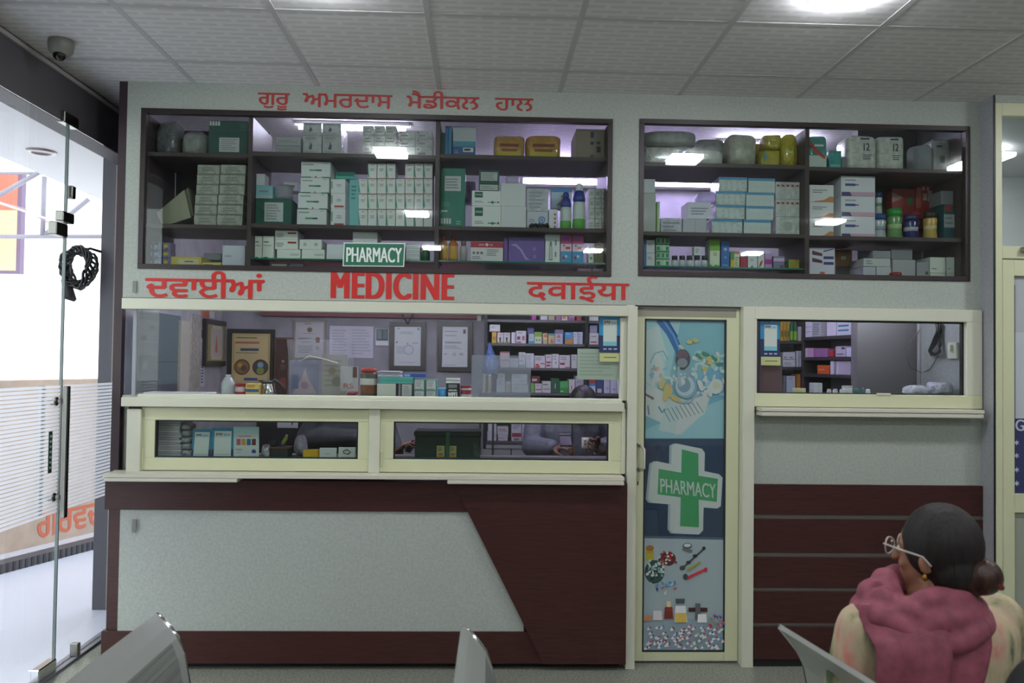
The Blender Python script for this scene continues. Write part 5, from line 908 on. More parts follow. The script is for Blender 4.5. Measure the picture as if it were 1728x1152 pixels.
RB='t.15,.7,.85,.9,1,a08a90;r.1,.12,.75,.26,9b3340'
TX='t.15,.55,.85,.9,2,9d9aa8'
R2(zs[4],[(897,528,905,540,'a83f9a','','magenta carton at the very top of the goods shelves'),(912,528,924,540,'c0bfc6',TX,'white carton on the top goods shelf beside the magenta one'),(925,528,936,540,'a9a48a','','khaki carton on the top goods shelf'),(938,528,947,540,'c0a8c0','r0,0,1,.5,a86a9a','pale carton with pink foot, top goods shelf'),(948,528,958,540,'cfc0b8','r.2,.2,.6,.8,c8905a','cream carton with orange patch, top goods shelf'),(959,528,970,540,'c8a0bc','r0,.0,1,.4,b0609a','pink carton on the top goods shelf'),(973,528,981,540,'a83a50','','crimson carton ending the top goods shelf'),(994,528,1010,540,'c3c3ca',TX,'white carton on the top goods shelf past the upright')])
R2(zs[3],[(830,560,838,580,'b8923a','r.2,.3,.9,.6,a87a3a','gold carton first on the second goods shelf'),(826,547.5,844,560,'b9b9bf','t.1,.5,.6,.8,2;r.1,.02,.9,.1,9b3340','white carton lying on the gold one',.12),
(839,561,849.5,580,'bdb4bd','p.4,.1,.3,.5,.6,.6,.6,.1,3f3a33;r0,0,1,.1,7d8a4f;t.3,.75,.8,.85,1,7a4f6a','lilac white carton with a dark animal, nearer the gold one'),(850,561,861,580,'c0b8c0','p.4,.1,.3,.5,.6,.6,.6,.1,3f3a33;r0,0,1,.1,7d8a4f;t.3,.75,.8,.85,1,7a4f6a','lilac white carton with a dark animal, next to its twin'),
(863,560.5,870,580,'c6c4cc','r.6,.1,.8,.9,c0a8b8','narrow white carton beside the animal cartons'),(871,558,888,580,'c4bcc8','r.1,.3,.4,.55,4f4f5a;r.6,.25,.85,.6,b8628a;r.1,.02,.5,.15,b8628a;t.2,.75,.8,.9,1','white carton with black square and pink bottle print'),
(892,563,901.5,580,'a9bccb','r0,0,1,.25,4f9ac0;o.35,.6,.15,c8a85a','pale blue carton with a yellow mark'),(890,553,901,580,'4f4a86','r0,.6,1,.9,6a64a0','violet carton standing behind the pale blue one',.08,.13),(902,560,914.5,580,'b3bda4','r0,.6,1,1,7aa83f;o.3,.3,.12,6a7a6a;o.65,.3,.12,6a7a6a','lime and white carton on the second goods shelf'),(916,562,924,580,'c0b09a','r.2,.6,.9,.9,c0783a;r.1,.1,.8,.4,b8a86a','narrow orange patterned carton'),(925,562.5,936,580,'b5a682','r0,.8,1,1,5f9a9a;p.3,.1,.5,.5,.9,.3,.8,.1,c0683a;o.7,.3,.1,c8a0a0','sand carton with teal head and red figure'),(936.5,563,949.5,580,'b6b0c6','p.2,.6,.5,.95,.8,.6,c0805a;t.3,.2,.8,.5,2,7a70a0','lavender carton with a small orange heap'),(937,556,951,580,'8f86b0','','tall lilac carton behind the lavender one',.08,.13),
(953.5,560.5,967,580,'4f90c8','p0,0,0,.5,.4,.3,1,.6,1,0,c88a2f;t.2,.8,.8,.92,1,c8d4e0','sky blue and orange carton on the second goods shelf'),(967.5,560,975,580,'bcc0d4',TX,'slim white carton beside the blue and orange one'),(975.5,560,983.5,580,'b6bad0',TX+';r.1,.0,.4,.9,a9b0cc','second slim white carton by the upright'),(994.5,562,1010,580,'c4bec4','r.15,.15,.8,.25,9b2a3a;t.2,.6,.8,.8,1','white carton with crimson bar past the upright'),(995,549,1008,562,'8a86a0','','greyish lilac carton on the crimson-barred one')])
R2(zs[2],[(844,593,860,621,'b3a4aa','r0,.9,1,1,a8636a;r.1,.4,.9,.5,a8636a;t.2,.15,.8,.35,2','tall pale carton with red stripes, third goods shelf'),(860.5,604,875,621,'aaaab0',TX,'short white carton beside the red-striped tall one'),(875.5,594,886.5,621,'bdb8be','t.2,.7,.8,.9,2;t.1,.38,.9,.5,1,a85a5a;r0,0,1,.2,7f97a4','white carton with red word and blue-grey foot'),(887,596,901,621,'bab6c2',TX,'plain lilac-white carton on the third goods shelf'),(902,600,920,621,'bcb6c0','r.05,.0,.5,.18,b8563a;r.1,.2,.4,.32,9b2f3a;r.55,.3,.95,.4,b0687a;t.1,.6,.9,.9,2','white carton with orange foot and red patches'),(921,598,931,621,'bdb7c2',RB+';r.1,.35,.85,.48,a8323f','white carton with double red bars'),(931.5,597,943,621,'c2bfc8',TX+';r.45,.3,.65,.45,8f8a98','white carton with small grey square'),(944,599,962,621,'c0bac4','r.05,.25,.5,.42,a82f3a;r.55,.03,.95,.1,a82f3a;t.1,.6,.9,.9,2','wide white carton with red block, third goods shelf'),(964,598,974,621,'bab7bf',TX,'white carton half behind the pale notice')])
R2(zs[1],[(838,640,852.5,663,'aeb0b3',TX,'pale carton behind the acrylic screen, lower one'),(840,630,852,640,'b3aca6','o.5,.5,.2,b8866a','pale carton with orange ring on the lower one'),(853,643,862,663,'948c7d','r.2,.75,.9,.95,b9b9b9','taupe carton behind the acrylic screen'),(863,648,892,663,'a9aaa8','t.1,.4,.5,.6,1','long pale carton behind the acrylic screen'),(863,631,890,648,'b3b2b5','t.5,.2,.9,.4,1;t.1,.6,.8,.9,2','wide carton upon the long pale one'),
(896,646,902,663,'5f9a4a','','narrow green carton by the screen edge'),(902.5,647,914.5,663,'bdb2bd','r.1,.3,.9,.4,8f2f40;t.2,.7,.8,.9,1','white carton with maroon stripe, bottom goods shelf'),(897,634.5,911,646.5,'5f2f38','r.05,.3,.65,.6,c9b8bc','maroon carton tipped on the white striped one'),(915,643,929.5,663,'b9b6ba','r.1,.25,.9,.4,a894a8;t.1,.6,.9,.8,1,5a6a5f','white carton with grey-green words, bottom goods shelf'),(930,638,944,663,'23503a','r.45,.3,.55,.65,b9c9bf','dark green carton with a slim white mark'),(944.5,643,959.5,663,'4fa05f','r0,0,1,.45,3a8f4a;t.1,.08,.5,.2,1,cfe0d0','bright green carton on the bottom goods shelf'),(960,640,970,663,'b9b2b8','r.4,.25,.55,.55,a83040','white carton with upright red dash'),(971,634,985,657,'a9a6b8',TX,'lilac carton just below the pale notice'),
(993.5,641,1005,664,'c0bfcc','r0,.75,1,1,b03a40;r.0,.55,1,.75,4f86c8','white carton with red and blue head past the upright'),(1005.5,641,1018,664,'2f3a6a','r.2,.05,.8,.35,c3c0d0','navy carton past the upright'),(1019,641,1029,664,'b0aec6','r.4,.35,.8,.42,6a6a90','lavender carton beside the navy one'),(1029.5,641,1040.5,664,'b3b2c8','r.4,.28,.8,.34,6a6a90','second lavender carton beside the navy one'),(1041,641,1052,664,'b3b2c8','','last lavender carton on the bottom goods shelf')])
row(zs[1],Yc2+.015,tol=.05)
for k,(a,c_) in enumerate(((815.5,821),(822.5,828.5))): pass
R2(zs[0],[(821.5,728,838,745,'aca9b8','t.5,.3,.95,.7,2,7f7f98','white carton at the shelf foot, lowest row seen in the lower window'),(823,713,838,728,'b6b4c2','','white carton topping the one at the shelf foot'),(840,734,857,745,'b3a8b8','t.1,.4,.9,.6,1,77779a','low white carton in the lowest row'),(839,720,858,734,'b3aeb8','t.1,.4,.9,.8,2,a06a70','white carton with red print upon the low one'),(863,710,880.5,745,'b5b0c2','r.05,.2,.95,.4,8f2f38;r.25,.04,.75,.14,77778a;t.1,.6,.9,.9,3','tall carton with dark red bar in the lowest row'),(881,728.5,901,745,'b3b1c4','t.2,.4,.9,.6,1','white carton below another in the lowest row'),(881,711,901,728.5,'b9b7ca','','white carton above its twin in the lowest row'),(902,721,915,745,'b0aabb','r.05,.15,.95,.35,8f2f38;t.1,.6,.9,.9,2','carton with red bar beside the grey sleeve'),(925,712,960,745,'a9a6b4','','pale carton hidden behind the man in grey',.2),(1000,712,1030,745,'a9a6b4','','pale carton at the far end behind the man in grey',.2)])
# blue polythene bag hung at the unit's corner, two tan bottles behind the screen
row(0,1.16,tol=0); b=MB(); c=W(826,612,1.15); b.tube([c+Vector((0,0,.12)),c+Vector((.005,0,.05)),c+Vector((.01,0,0)),c+Vector((.0,0,-.07))],[.006,.03,.055,.05],mat('3a5f9f',.3,kind='wrap'),10); b.tube([c+Vector((0,0,.12)),c+Vector((0,.06,.13))],.004,mat('3a5f9f',.3),6); tag(b.build('polythene_bag'),'blue polythene bag hanging at the corner of the goods shelves','bag')
b=MB(); z=zs[1]
t=thing('corner_table','small dark stand before the goods shelves behind the screen','stand',(W(822,700,1.1).x,1.1,0)); xx=W(822,664,1.1).x; b=MB(); b.box(xx-.05,xx+.05,1.05,1.17,z-.02,z,mat('3a3836',.5)); b.build('top',t)
for a in (-.04,.04):
    for e in (1.06,1.16): b=MB(); b.box(xx+a-.006,xx+a+.006,e-.006,e+.006,0,z-.02,mat('3a3836',.5)); b.build('leg',t)
row(z,1.08,tol=.06)
for k,(a,c_) in enumerate(((814,821),(823,830))): bottle(a,631,c_,663,[('body','8d8470',[(0,0),(.95,0),(1,.04),(1,.75),(.5,.88)],.4),('cap','b9b9b4',[(0,.88),(.6,.88),(.6,1),(0,1)],.4)],'tan bottle behind the acrylic screen, %s'%['nearer the licences','nearer the cartons'][k])
# ---- things seen through the lower sashes
row(zd,.06,tol=.06)
R=random.Random(11)
for k in range(15): C(262+R.uniform(-.5,1.5),770-(k+1)*4.0,305+R.uniform(-2,2),770-k*4.0,['b9b5ba','a9a5ab','c3c0c4','b0acae'][k%4],'','bundle of stacked papers, number %d up the pile by the sash end'%(k+1),name='paper_bundle',cat='paper',D=.22,group='pile of papers in the sash corner')
for k in range(5): bag(304,770-(k+1)*11,326-k,770-k*11,'a9a8ac','wrap','crumpled grey paper wad, %s of five beside the paper pile'%ORD[k],name='paper_wad',cat='paper',seed=60+k,D=.1,sq=.5,lump=.1)
def card(x0,x1,y0,y1,lean,label,kind):
    Y=.03; p=[W(x0,y1,Y),W(x1,y1,Y),W(x1+lean,y0,Y+.02),W(x0+lean,y0,Y+.02)]; p[0].z=p[1].z=zd+.0008; t=thing('payment_card' if kind else 'info_card',label,'card',p[0])
    def q(a,c_,d,e,col,o): 
        P_=lambda u,v: (p[0]*(1-u)+p[1]*u)*(1-v)+(p[3]*(1-u)+p[2]*u)*v+Vector((0,-o,0)); m.quad([P_(a,d),P_(c_,d),P_(c_,e),P_(a,e)],mat(col,.4)); return P_
    m=MB(); m.prism(p,(0,.003,0),mat('2f7f9a' if kind else 'a9c9c6',.4)); m.build('board',t); m=MB()
    if kind:
        q(0,1,0,.3,'2b3a5f',.0004); P_=q(.12,.9,.02,.9,'c9d0c8',.0008); q(.15,.85,.12,.14,'9aa69a',.0012); m.build('print',t); m=MB(); o=P_(.2,.74)+Vector((0,-.0006,0)); text_on(m,'pay',o,P_(.5,.74)-P_(.2,.74),P_(.2,.84)-P_(.2,.74),mat('23305c',.4),bold=.04); o=P_(.53,.74)+Vector((0,-.0006,0)); text_on(m,'tm',o,P_(.82,.74)-P_(.53,.74),P_(.53,.82)-P_(.53,.74),mat('4fa4c8',.4),bold=.04); m.build('lettering',t)
    else:
        q(.05,1,0,.8,'c2c6c0',.0004)
        for k,c in enumerate(('a85a66','c08a3a','2f6a8a','5a2f2a')): q(.12+.2*k,.28+.2*k,.42,.62,c,.0008)
        q(.2,.7,.68,.72,'b88a8f',.0008); q(.1,.35,.26,.3,'8b93a8',.0008); P_=q(.1,.3,.18,.2,'9a9a9a',.0008)
        c=P_(.8,.22); m.quad([c+Vector((.011*math.cos(i*math.pi/8),-.0006,.011*math.sin(i*math.pi/8))) for i in range(16)],mat('2f4f94',.4)); m.build('print',t)
card(322,354,724,770,4,'leaning blue payment card, the one next to the papers',1); card(356,393,722,770,2,'blue payment card between its twin and the info card',1); card(394,437,720,770,0,'pale info card with a row of small pictures',0)
row(zd,.07,tol=.06)
bag(437,751,457,771,'dcdce4','wrap','crumpled white paper beside the info card',name='crumpled_paper',cat='paper',seed=70,sq=.8,lump=.3,D=.08,top=.6); bag(487,735,521,771,'dcdce4','wrap','big crumpled white paper behind the yellow box',name='crumpled_paper',cat='paper',seed=71,sq=1.0,lump=.3,D=.1,dY=.08,top=.3)
t=thing('pen_holder','dark basket of pens with a brown rim on the desk','holder',(W(471,770,.12).x,.12,zd)); x0=W(454,765,.07).x; x1=W(488,765,.07).x; b=MB(); z1=W(471,757,.07).z; b.box(x0+.004,x1-.004,.07,.16,zd+.0008,z1,mat('2a2b2c',.5),.003); b.build('basket',t); b=MB(); b.box(x0,x1,.066,.164,z1,z1+.008,mat('6a3f2f',.5),.002); b.build('rim',t)
b=MB(); a=W(456,740,.1); c_=W(468,740,.1); b.box(a.x,c_.x,.09,.12,z1+.009,a.z,mat('1b1b1d',.4),.002); b.build('black_box',t)
b=MB(); b.tube([W(472,756,.11),W(477,749,.11)],.009,mat('2f4a9f',.4),8); b.tube([W(477,749,.11),W(483,738,.11)],.0095,mat('a8b83a',.4),8); b.tube([W(483,738,.11),W(484,733,.11)],.006,mat('c9c9b4',.4),8); b.build('marker',t)
row(zd,.05,tol=.06)
C(511,759,537,771,'c2a022','','small yellow box on the desk sill',D=.05); C(539,755.5,568,771.5,'c6cac6','t.3,.4,.8,.5,1','white business card beside the yellow box',name='business_card',cat='card',D=.01); C(571,754.5,600,772,'cfd2c8','p.3,.45,.25,.7,.5,.85,.75,.6,.6,.35,4a4d4f;p.35,.5,.32,.66,.5,.75,.68,.6,.55,.45,cfd2c8;t.2,.1,.8,.2,1,3a3a3a','white card with a black car drawing',name='business_card',cat='card',D=.01)
bag(441,712,458,724,'b7a93a','wrap','yellow and black sachet seen high behind the cards',name='sachet',cat='sachet',seed=72,D=.05) if 0 else None
b=MB(); z=W(520,706,1.2).z; b.box(W(432,740,1.2).x,W(612,740,1.2).x,1.2,1.5,0,z,mat('241f22',.5),.004); t=b.build('low_cabinet'); tag(t,'dark low cabinet at the foot of the back wall','cabinet')
framed(468,700,503,722,'white sheet with a pen mark on the dark low cabinet','p.7,.2,.66,.5,.7,.9,.78,.6,.74,.2,444','','b0b0b4',0,fr=FR((0,1.198,0)),off=-.003,D=.002,name='paper_sheet',cat='paper')
# dark green box with strap
t=thing('green_parcel','dark green lidded parcel with strap and two yellow labels','parcel',(W(755,775,.1).x,.15,zd)); Y=.07; x0=W(698,750,Y).x; x1=W(812,750,Y).x; z1=W(755,733,Y).z
b=MB(); b.box(x0+.006,x1-.006,Y+.004,Y+.2,zd+.0008,z1-.01,mat('1f3227',.45),.003); b.build('body',t); b=MB(); b.box(x0,x1,Y-.002,Y+.21,z1-.01,z1+.015,mat('1a2a22',.4),.004); b.build('lid',t)
b=MB(); a=W(752,750,Y).x; c_=W(759,750,Y).x; b.box(a,c_,Y-.006,Y+.003,zd+.0008,z1+.018,mat('2f5a44',.5),.001); b.build('strap',t)
for k,(a,c_) in enumerate(((737,750),(758,770))): b=MB(); row(0,Y,tol=0); u0=W(a,760,Y).x; u1=W(c_,760,Y).x; za=W(750,771,Y).z; zb=W(750,752,Y).z; b.box(u0,u1,Y-.001,Y+.004,za,zb,mat('a8a468',.5)); prints(b,FY,u0,u1,za,zb,Y-.001,'t.15,.5,.85,.9,3,55583a;r.2,.15,.8,.35,8a6a3a;r0,0,1,.08,b8863a'); b.build('label',t)
# ---------------- small room behind the little window ----------------
b=MB(); b.box(wx0-.01,wx1+.02,T,.24,wz0-.022,wz0-.002,mat('b9b9ac',.5)); b.box(wx0-.01,wx0+.01,T,.22,0,wz0-.022,mat('8b8b84',.5)); b.box(wx1-.0,wx1+.02,T,.22,0,wz0-.022,mat('8b8b84',.5)); tag(b.build('inner_shelf'),'cream shelf right behind the small window','shelf')
UB=Vector((.11,-.75,0)).normalized(); FB=FR((2.09,1.47,0),UB)
zB=[FB.at(1415,y,0)[1] for y in (664,632,602,566)]; uL=FB.at(1355.5,600)[0]; uR=FB.at(1474.5,600)[0]
t=thing('shelf_unit','dark side wall shelf unit seen at a slant through the small window','shelf unit',(2.1,1.4,0)); DK=mat('3a3739',.5)
for a,c_ in ((uL-.015,uL),(uR-.0,uR+.016)): b=MB(); b.fbox(FB.P(a,0,0),FB.u*(c_-a),FB.n*.2,Vector((0,0,2.1)),DK,.001); b.build('upright',t)
for z in zB: b=MB(); b.fbox(FB.P(uL,0,z-.02),FB.u*(uR-uL),FB.n*.2,Vector((0,0,.02)),DK,.001); b.build('shelf',t)
b=MB(); b.fbox(FB.P(uL,.2,0),FB.u*(uR-uL),FB.n*.008,Vector((0,0,2.1)),mat('6f6c72',.6),.001); b.build('back_board',t)
def R3(z,items):
    row(z,.01,fr=FB,tol=.06)
    for it in items: C(it[0],it[1],it[2],it[3],it[4],it[5],it[6],D=it[7] if len(it)>7 else .12,dY=it[8] if len(it)>8 else 0)
R3(zB[3],[(1359,541,1370,568,'c4c6cc','r0,.3,1,.33,8f9098;r0,.62,1,.65,8f9098','white canister carton at the inner end, top slanted shelf'),(1371,543,1386,567,'a3a5aa','t.1,.1,.9,.9,5,7d8084','grey printed carton beside the canister carton'),(1395,543,1411,565,'c6c3d0','','white carton before the blue-striped one'),(1412,542,1436,564,'bfc0cc','r.1,.62,.85,.75,3f86a0;r.1,.3,.85,.42,3f86a0','white carton with two blue stripes on the slanted shelf'),(1438,554.5,1449,563,'c9c3c0','','low cream carton beside the blue-striped one',.08,-.0),(1451,553,1467,561,'c9c4c4','','low cream carton at the near end of the slanted shelf')])
R3(zB[2],[(1359,587,1372,604,'b88fae','r0,0,.3,1,c9b8c6','pink carton first on the second slanted shelf'),(1373,588,1397,603,'8f5f90','r.3,0,.34,1,a883a8','purple carton on the second slanted shelf'),(1398,591,1406,603,'a02f38','','small red carton beside the purple one'),(1410,584,1427,602,'a9a2b4','r.1,.2,.8,.3,5a5568;r.6,.7,.9,.9,5f2f38','lilac carton with dark scribbles'),(1428,586,1453,601,'b0b0cc','r.4,0,.42,1,9a9ab4','pale blue double carton'),(1455,580,1470,599,'b8aab8','r.1,.5,1,.7,c0683f','white carton with orange band at the near end')])
R3(zB[1],[(1379,616,1399,633,'b8501f','t.1,.4,.8,.6,1,d8b09a','orange carton on the third slanted shelf'),(1401,609,1407,632,'b8b8c4','','slim white carton beside the orange one'),(1411,609,1435,632,'aca4b8','p0,0,.15,1,.2,1,.1,0,c9c9cc','lilac carton leaning on the third slanted shelf'),(1436,614,1448,632,'b8cc1f','','neon yellow-green card box'),(1449,612,1456,632,'a88a9a','','mauve carton behind the neon one'),])
row(zB[1],.02,fr=FB,tol=.06); bottle(1458,612,1471,633,[('body','b8483f',[(0,0),(.85,0),(1,.3),(1,.9)],.35),('lid','a83f38',[(0,.88),(1,.88),(1,1),(0,1)],.35)],'coral red tub at the near end of the third slanted shelf',name='red_tub',cat='tub')
FA=FR((0,1.36,0)); xa0=W(1300,600,1.36).x; xa1=W(1354,600,1.36).x; zA=[W(1335,y,1.36).z for y in (664,619,575)]
t=thing('shelf_unit','narrow dark back wall shelf beside the slanted shelf unit','shelf unit',(xa0,1.36,0))
for z in zA: b=MB(); b.box(xa0,xa1,1.36,1.575,z-.02,z,DK); b.build('shelf',t)
for a in (xa0-.016,): b=MB(); b.box(a,a+.016,1.36,1.575,0,2.1,DK); b.build('upright',t)
b=MB(); b.box(xa1,xa1+.012,1.36,1.52,0,2.1,DK); b.build('upright',t)
row(zA[2],1.38,fr=FY,tol=.06)
for k in range(3): C(1317+k*5.4,541,1322+k*5.4,576,'a88a2a','r.2,.2,.8,.5,6a5a20','tall ochre carton, %s of three beside the green bottles'%ORD[k],D=.12,group='three ochre cartons')
for k in range(2): bottle(1334+k*6.5,541,1340+k*6.5,575,[('body','2f6a4a',[(0,0),(.95,0),(1,.05),(1,.8),(.4,.95)],.2),('label','7db83a',[(1.01,.04),(1.03,.05),(1.03,.46),(1.01,.48)],.5)],'green bottle with lime label, %s of the two'%ORD[k],group='two green bottles')
C(1347,551,1353,574,'b8b0b8','','small white carton beside the green bottles',D=.1)
row(zA[1],1.38,fr=FY,tol=.06)
C(1321,594,1342,619,'b9b9c0','r.05,.5,.95,.54,3a3a40;r.1,.62,.3,.68,5a5a60;r.55,.62,.8,.68,5a5a60;t.1,.1,.9,.3,2','white block with a dark seam on the narrow shelf',D=.14); C(1344,592,1348,618,'b3b3bf','','slim white carton in the narrow shelf',D=.1); C(1348.5,592,1353,618,'a8a8b8','','second slim white carton in the narrow shelf',D=.1)
row(zA[0],1.38,fr=FY,tol=.06)
C(1325,634,1342,664,'aab4c4','r0,0,.12,1,4a4a6a;t.3,.8,.8,.88,1','pale blue book standing open on the narrow shelf',name='book',cat='book',D=.1); C(1344,631,1351,664,'c8601f','r.3,0,.6,1,8fa03a','orange carton with green stripe on the narrow shelf',D=.1)
row(wz0-.002,.09,fr=FY,tol=.05)
bottle(1342,655,1363,666,[('body','b9bc8a',[(.45,0),(1,0),(1,1),(.45,1)],.4)],'pale yellow tape roll on the small window shelf',name='tape_roll',cat='tape')
C(1373,646,1388,666,'a9a8b8','r0,0,.45,1,c0c0c6','small white carton on the small window shelf',D=.06)
for k,(a,c_) in enumerate(((1397,1404),(1407,1415),(1418,1424))): bottle(a,656,c_,666,[('body','c3c0c4',[(0,0),(.95,0),(1,.1),(1,.7),(.7,.8)],.35),('cap','b9b6ba',[(0,.78),(.8,.78),(.8,1),(0,1)],.35)],'tiny white bottle, %s of three on the small window shelf'%ORD[k],group='three tiny white bottles')
bottle(1425,651,1441,666,[('body','c6c6c9',[(0,0),(.95,0),(1,.05),(1,.8)],.4),('lid','b9b9bd',[(0,.8),(1.04,.8),(1.04,1),(0,1)],.4)],'round white tub on the small window shelf',name='white_tub',cat='tub')
bottle(1443,655,1452,666,[('body','2f6a60',[(0,0),(.95,0),(1,.1),(.9,.9),(.3,1)],.3)],'small teal bottle beside the white tub'); bottle(1455,654,1461,666,[('body','345a6a',[(0,0),(.95,0),(1,.1),(.9,.8),(.3,1)],.3)],'small slate blue bottle near the latch'); bottle(1463,656,1470,666,[('body','c0c3cc',[(0,0),(.95,0),(1,.1),(.9,.9),(.3,1)],.3)],'small pale bottle last on the small window shelf')
C(1445,638,1468,655,'a04a26','','rust box behind the small bottles',D=.1,dY=.0) if 0 else None
bag(1530,650,1578,666,'b4b7c4','wrap','flat folded plastic packets on the small window shelf',name='plastic_packet',cat='packet',seed=80,sq=.7,lump=.3,D=.12,top=.5); bag(1572,645,1620,666,'a8abb8','wrap','shiny heap of plastic packets in the corner of the small window',name='plastic_packet',cat='packet',seed=81,sq=.7,lump=.3,D=.12,top=.6)
# pipe, cable, socket
b=MB(); p=W(1553,600,.49); b.lathe((p.x,.5,0),[(.001,0),(.012,0),(.012,CEIL),(.001,CEIL)],mat('8f8d92',.5),12); tag(b.build('conduit_pipe'),'grey conduit pipe running up the partition edge','pipe')
FRR=FR((2.47,0,0),(0,-1,0)); 
def sp_(px,py,o=-.02): u,z=FRR.at(px,py,o); return FRR.P(u,o,z)
t=thing('cable_bundle','black looped cable hanging on the side wall by the small window','cable',sp_(1580,590)); b=MB()
for k in range(5): 
    b.tube([sp_(1583+k,544),sp_(1580+k*1.5,560),sp_(1572+k*2,580,-.02-.004*k),sp_(1567+k,592),sp_(1571+k*2,599),sp_(1583+k,594,-.02-.004*k),sp_(1588-k,580),sp_(1584,562)],.004,mat('17171a',.5),6)
b.build('loop',t); b=MB(); b.tube([sp_(1582,545),sp_(1585,558),sp_(1582,566)],.014,mat('17171a',.5),8); b.build('tie',t)
t=thing('wall_socket','cream electric socket with switches on the side wall','socket',sp_(1606,600)); b=MB(); u0,z1=FRR.at(1600,578,-.01); u1,z0=FRR.at(1615,605,-.01); b.fbox(FRR.P(u0,-.014,z0),FRR.u*(u1-u0),FRR.n*.013,Vector((0,0,z1-z0)),mat('b3b9a6',.4),.002); b.build('plate',t); b=MB(); c=FRR.P((u0+u1)/2,-.03,(z0+z1)/2); b.fbox(c+Vector((0,-.01,-.0)),Vector((.02,0,0)),Vector((0,.02,0)),Vector((0,0,.03)),mat('c3c9b4',.4),.002); b.build('plug',t)
b=MB(); b.tube([W(1565,541,.49),W(1545,565,.49),W(1525,590,.49)],.0025,mat('6a5f55',.5),5); b.tube([W(1527,600,.49),W(1536,620,.49),W(1556,629,.485),sp_(1570,622,-.008),sp_(1583,600,-.008)],.0022,mat('4a4648',.5),5); tag(b.build('thin_wire'),'thin loose wire sagging across the grey partition','wire')
# ---------------- steel waiting chairs ----------------
SHEET=mat('a9aca6',.32,.35); PERF=mat('8d908b',.35,.3,kind='perf')
def waiting_chair(p0,axis,label,k):
    a=axis.normalized(); n=Vector((a.y,-a.x,0)); n=n if n.x>0 else -n      # n points to the sitter's side
    o=p0+a*(k*.56); Wd=.5; zt_=p0.z
    prof=[(0,0),(.014,-.012),(.034,-.034),(.056,-.062),(.074,-.105),(.088,-.17),(.100,-.25),(.118,-.33),(.150,-.375),(.22,-.39),(.36,-.375),(.50,-.365),(.545,-.375),(.565,-.40)]
    def pt(i,off,s):
        x,z=prof[i]; x0,z0=prof[max(i-1,0)]; x1,z1=prof[min(i+1,len(prof)-1)]; t=Vector((x1-x0,z1-z0)).normalized(); q=Vector((-t.y,t.x)) ; q=q if True else q
        return o+n*(x+q.x*off)+a*s+Vector((0,0,z+q.y*off))
    root=thing('waiting_chair',label,'chair',Vector((o.x+n.x*.3+a.x*.25,o.y+n.y*.3+a.y*.25,0)),'rows of perforated steel waiting chairs')
    def shell(i0,i1,s0,s1,o0,o1,mt,nm):
        b=MB(); idx=range(i0,i1+1); r=[[pt(i,o1,s) for i in idx]+[pt(i,o0,s) for i in reversed(idx)] for s in (s0,s1)]; b.loft(r,mt,True,False); return b.build(nm,root)
    shell(0,7,0,Wd,-.006,.006,SHEET,'backrest'); shell(8,13,0,Wd,-.006,.006,SHEET,'seat'); shell(7,8,.0,Wd,-.0055,.0055,SHEET,'bend')
    shell(3,7,.05,Wd-.05,.0062,.0072,PERF,'perforated_panel'); shell(8,12,.05,Wd-.05,.0062,.0072,PERF,'perforated_panel')
    for s in (0,Wd): b=MB(); b.tube([pt(i,0,s) for i in range(0,5)],[.007,.010,.011,.010,.006],CHROME,8); b.build('edge_cap',root)
    b=MB(); b.tube([pt(i,0,.0) for i in range(4,14)],.0075,mat('2d2e30',.4),6); b.build('side_bead',root)
    for s in (.08,Wd-.08): b=MB(); b.tube([pt(9,-.012,s),pt(9,-.024,s)+n*.04,pt(10,-.016,s)],.006,STEEL,8); b.build('bracket',root)
    return root,n,a,o
rows_=[]
for nm,(x0,y0),(x1,y1) in (('beside the glass front',(262,1036),(110,1152)),('facing the middle of the counter',(780,1058),(768,1152)),('where the woman in pink sits',(1315,1056),(1470,1152))):
    p0=hit(x0,y0,'Z',.80); p1=hit(x1,y1,'Z',.80); ax=(p1-p0)
    for k in range(2): r,n,a,o=waiting_chair(p0,ax,('steel waiting chair nearest the counter in the row ' if k==0 else 'second steel waiting chair in the row ')+nm,k)
    t=thing('chair_support','square steel beam and legs under the chair row '+nm,'chair beam',Vector((p0.x+n.x*.28,p0.y+n.y*.28,0))); b=MB(); c=p0+n*.29; c.z=.345
    b.tube([c+a*.03,c+a*1.1],.022,mat('3a3b3d',.4),4); b.build('beam',t)
    for s in (.12,.95):
        q=c+a*s; b=MB(); b.tube([q,Vector((q.x,q.y,.06))],.02,STEEL,8); b.build('post',t); b=MB(); b.tube([Vector((q.x,q.y,.05))-n*.22+Vector((0,0,-.03)),Vector((q.x,q.y,.055)),Vector((q.x,q.y,.05))+n*.22+Vector((0,0,-.03))],.018,STEEL,8); b.build('foot',t)
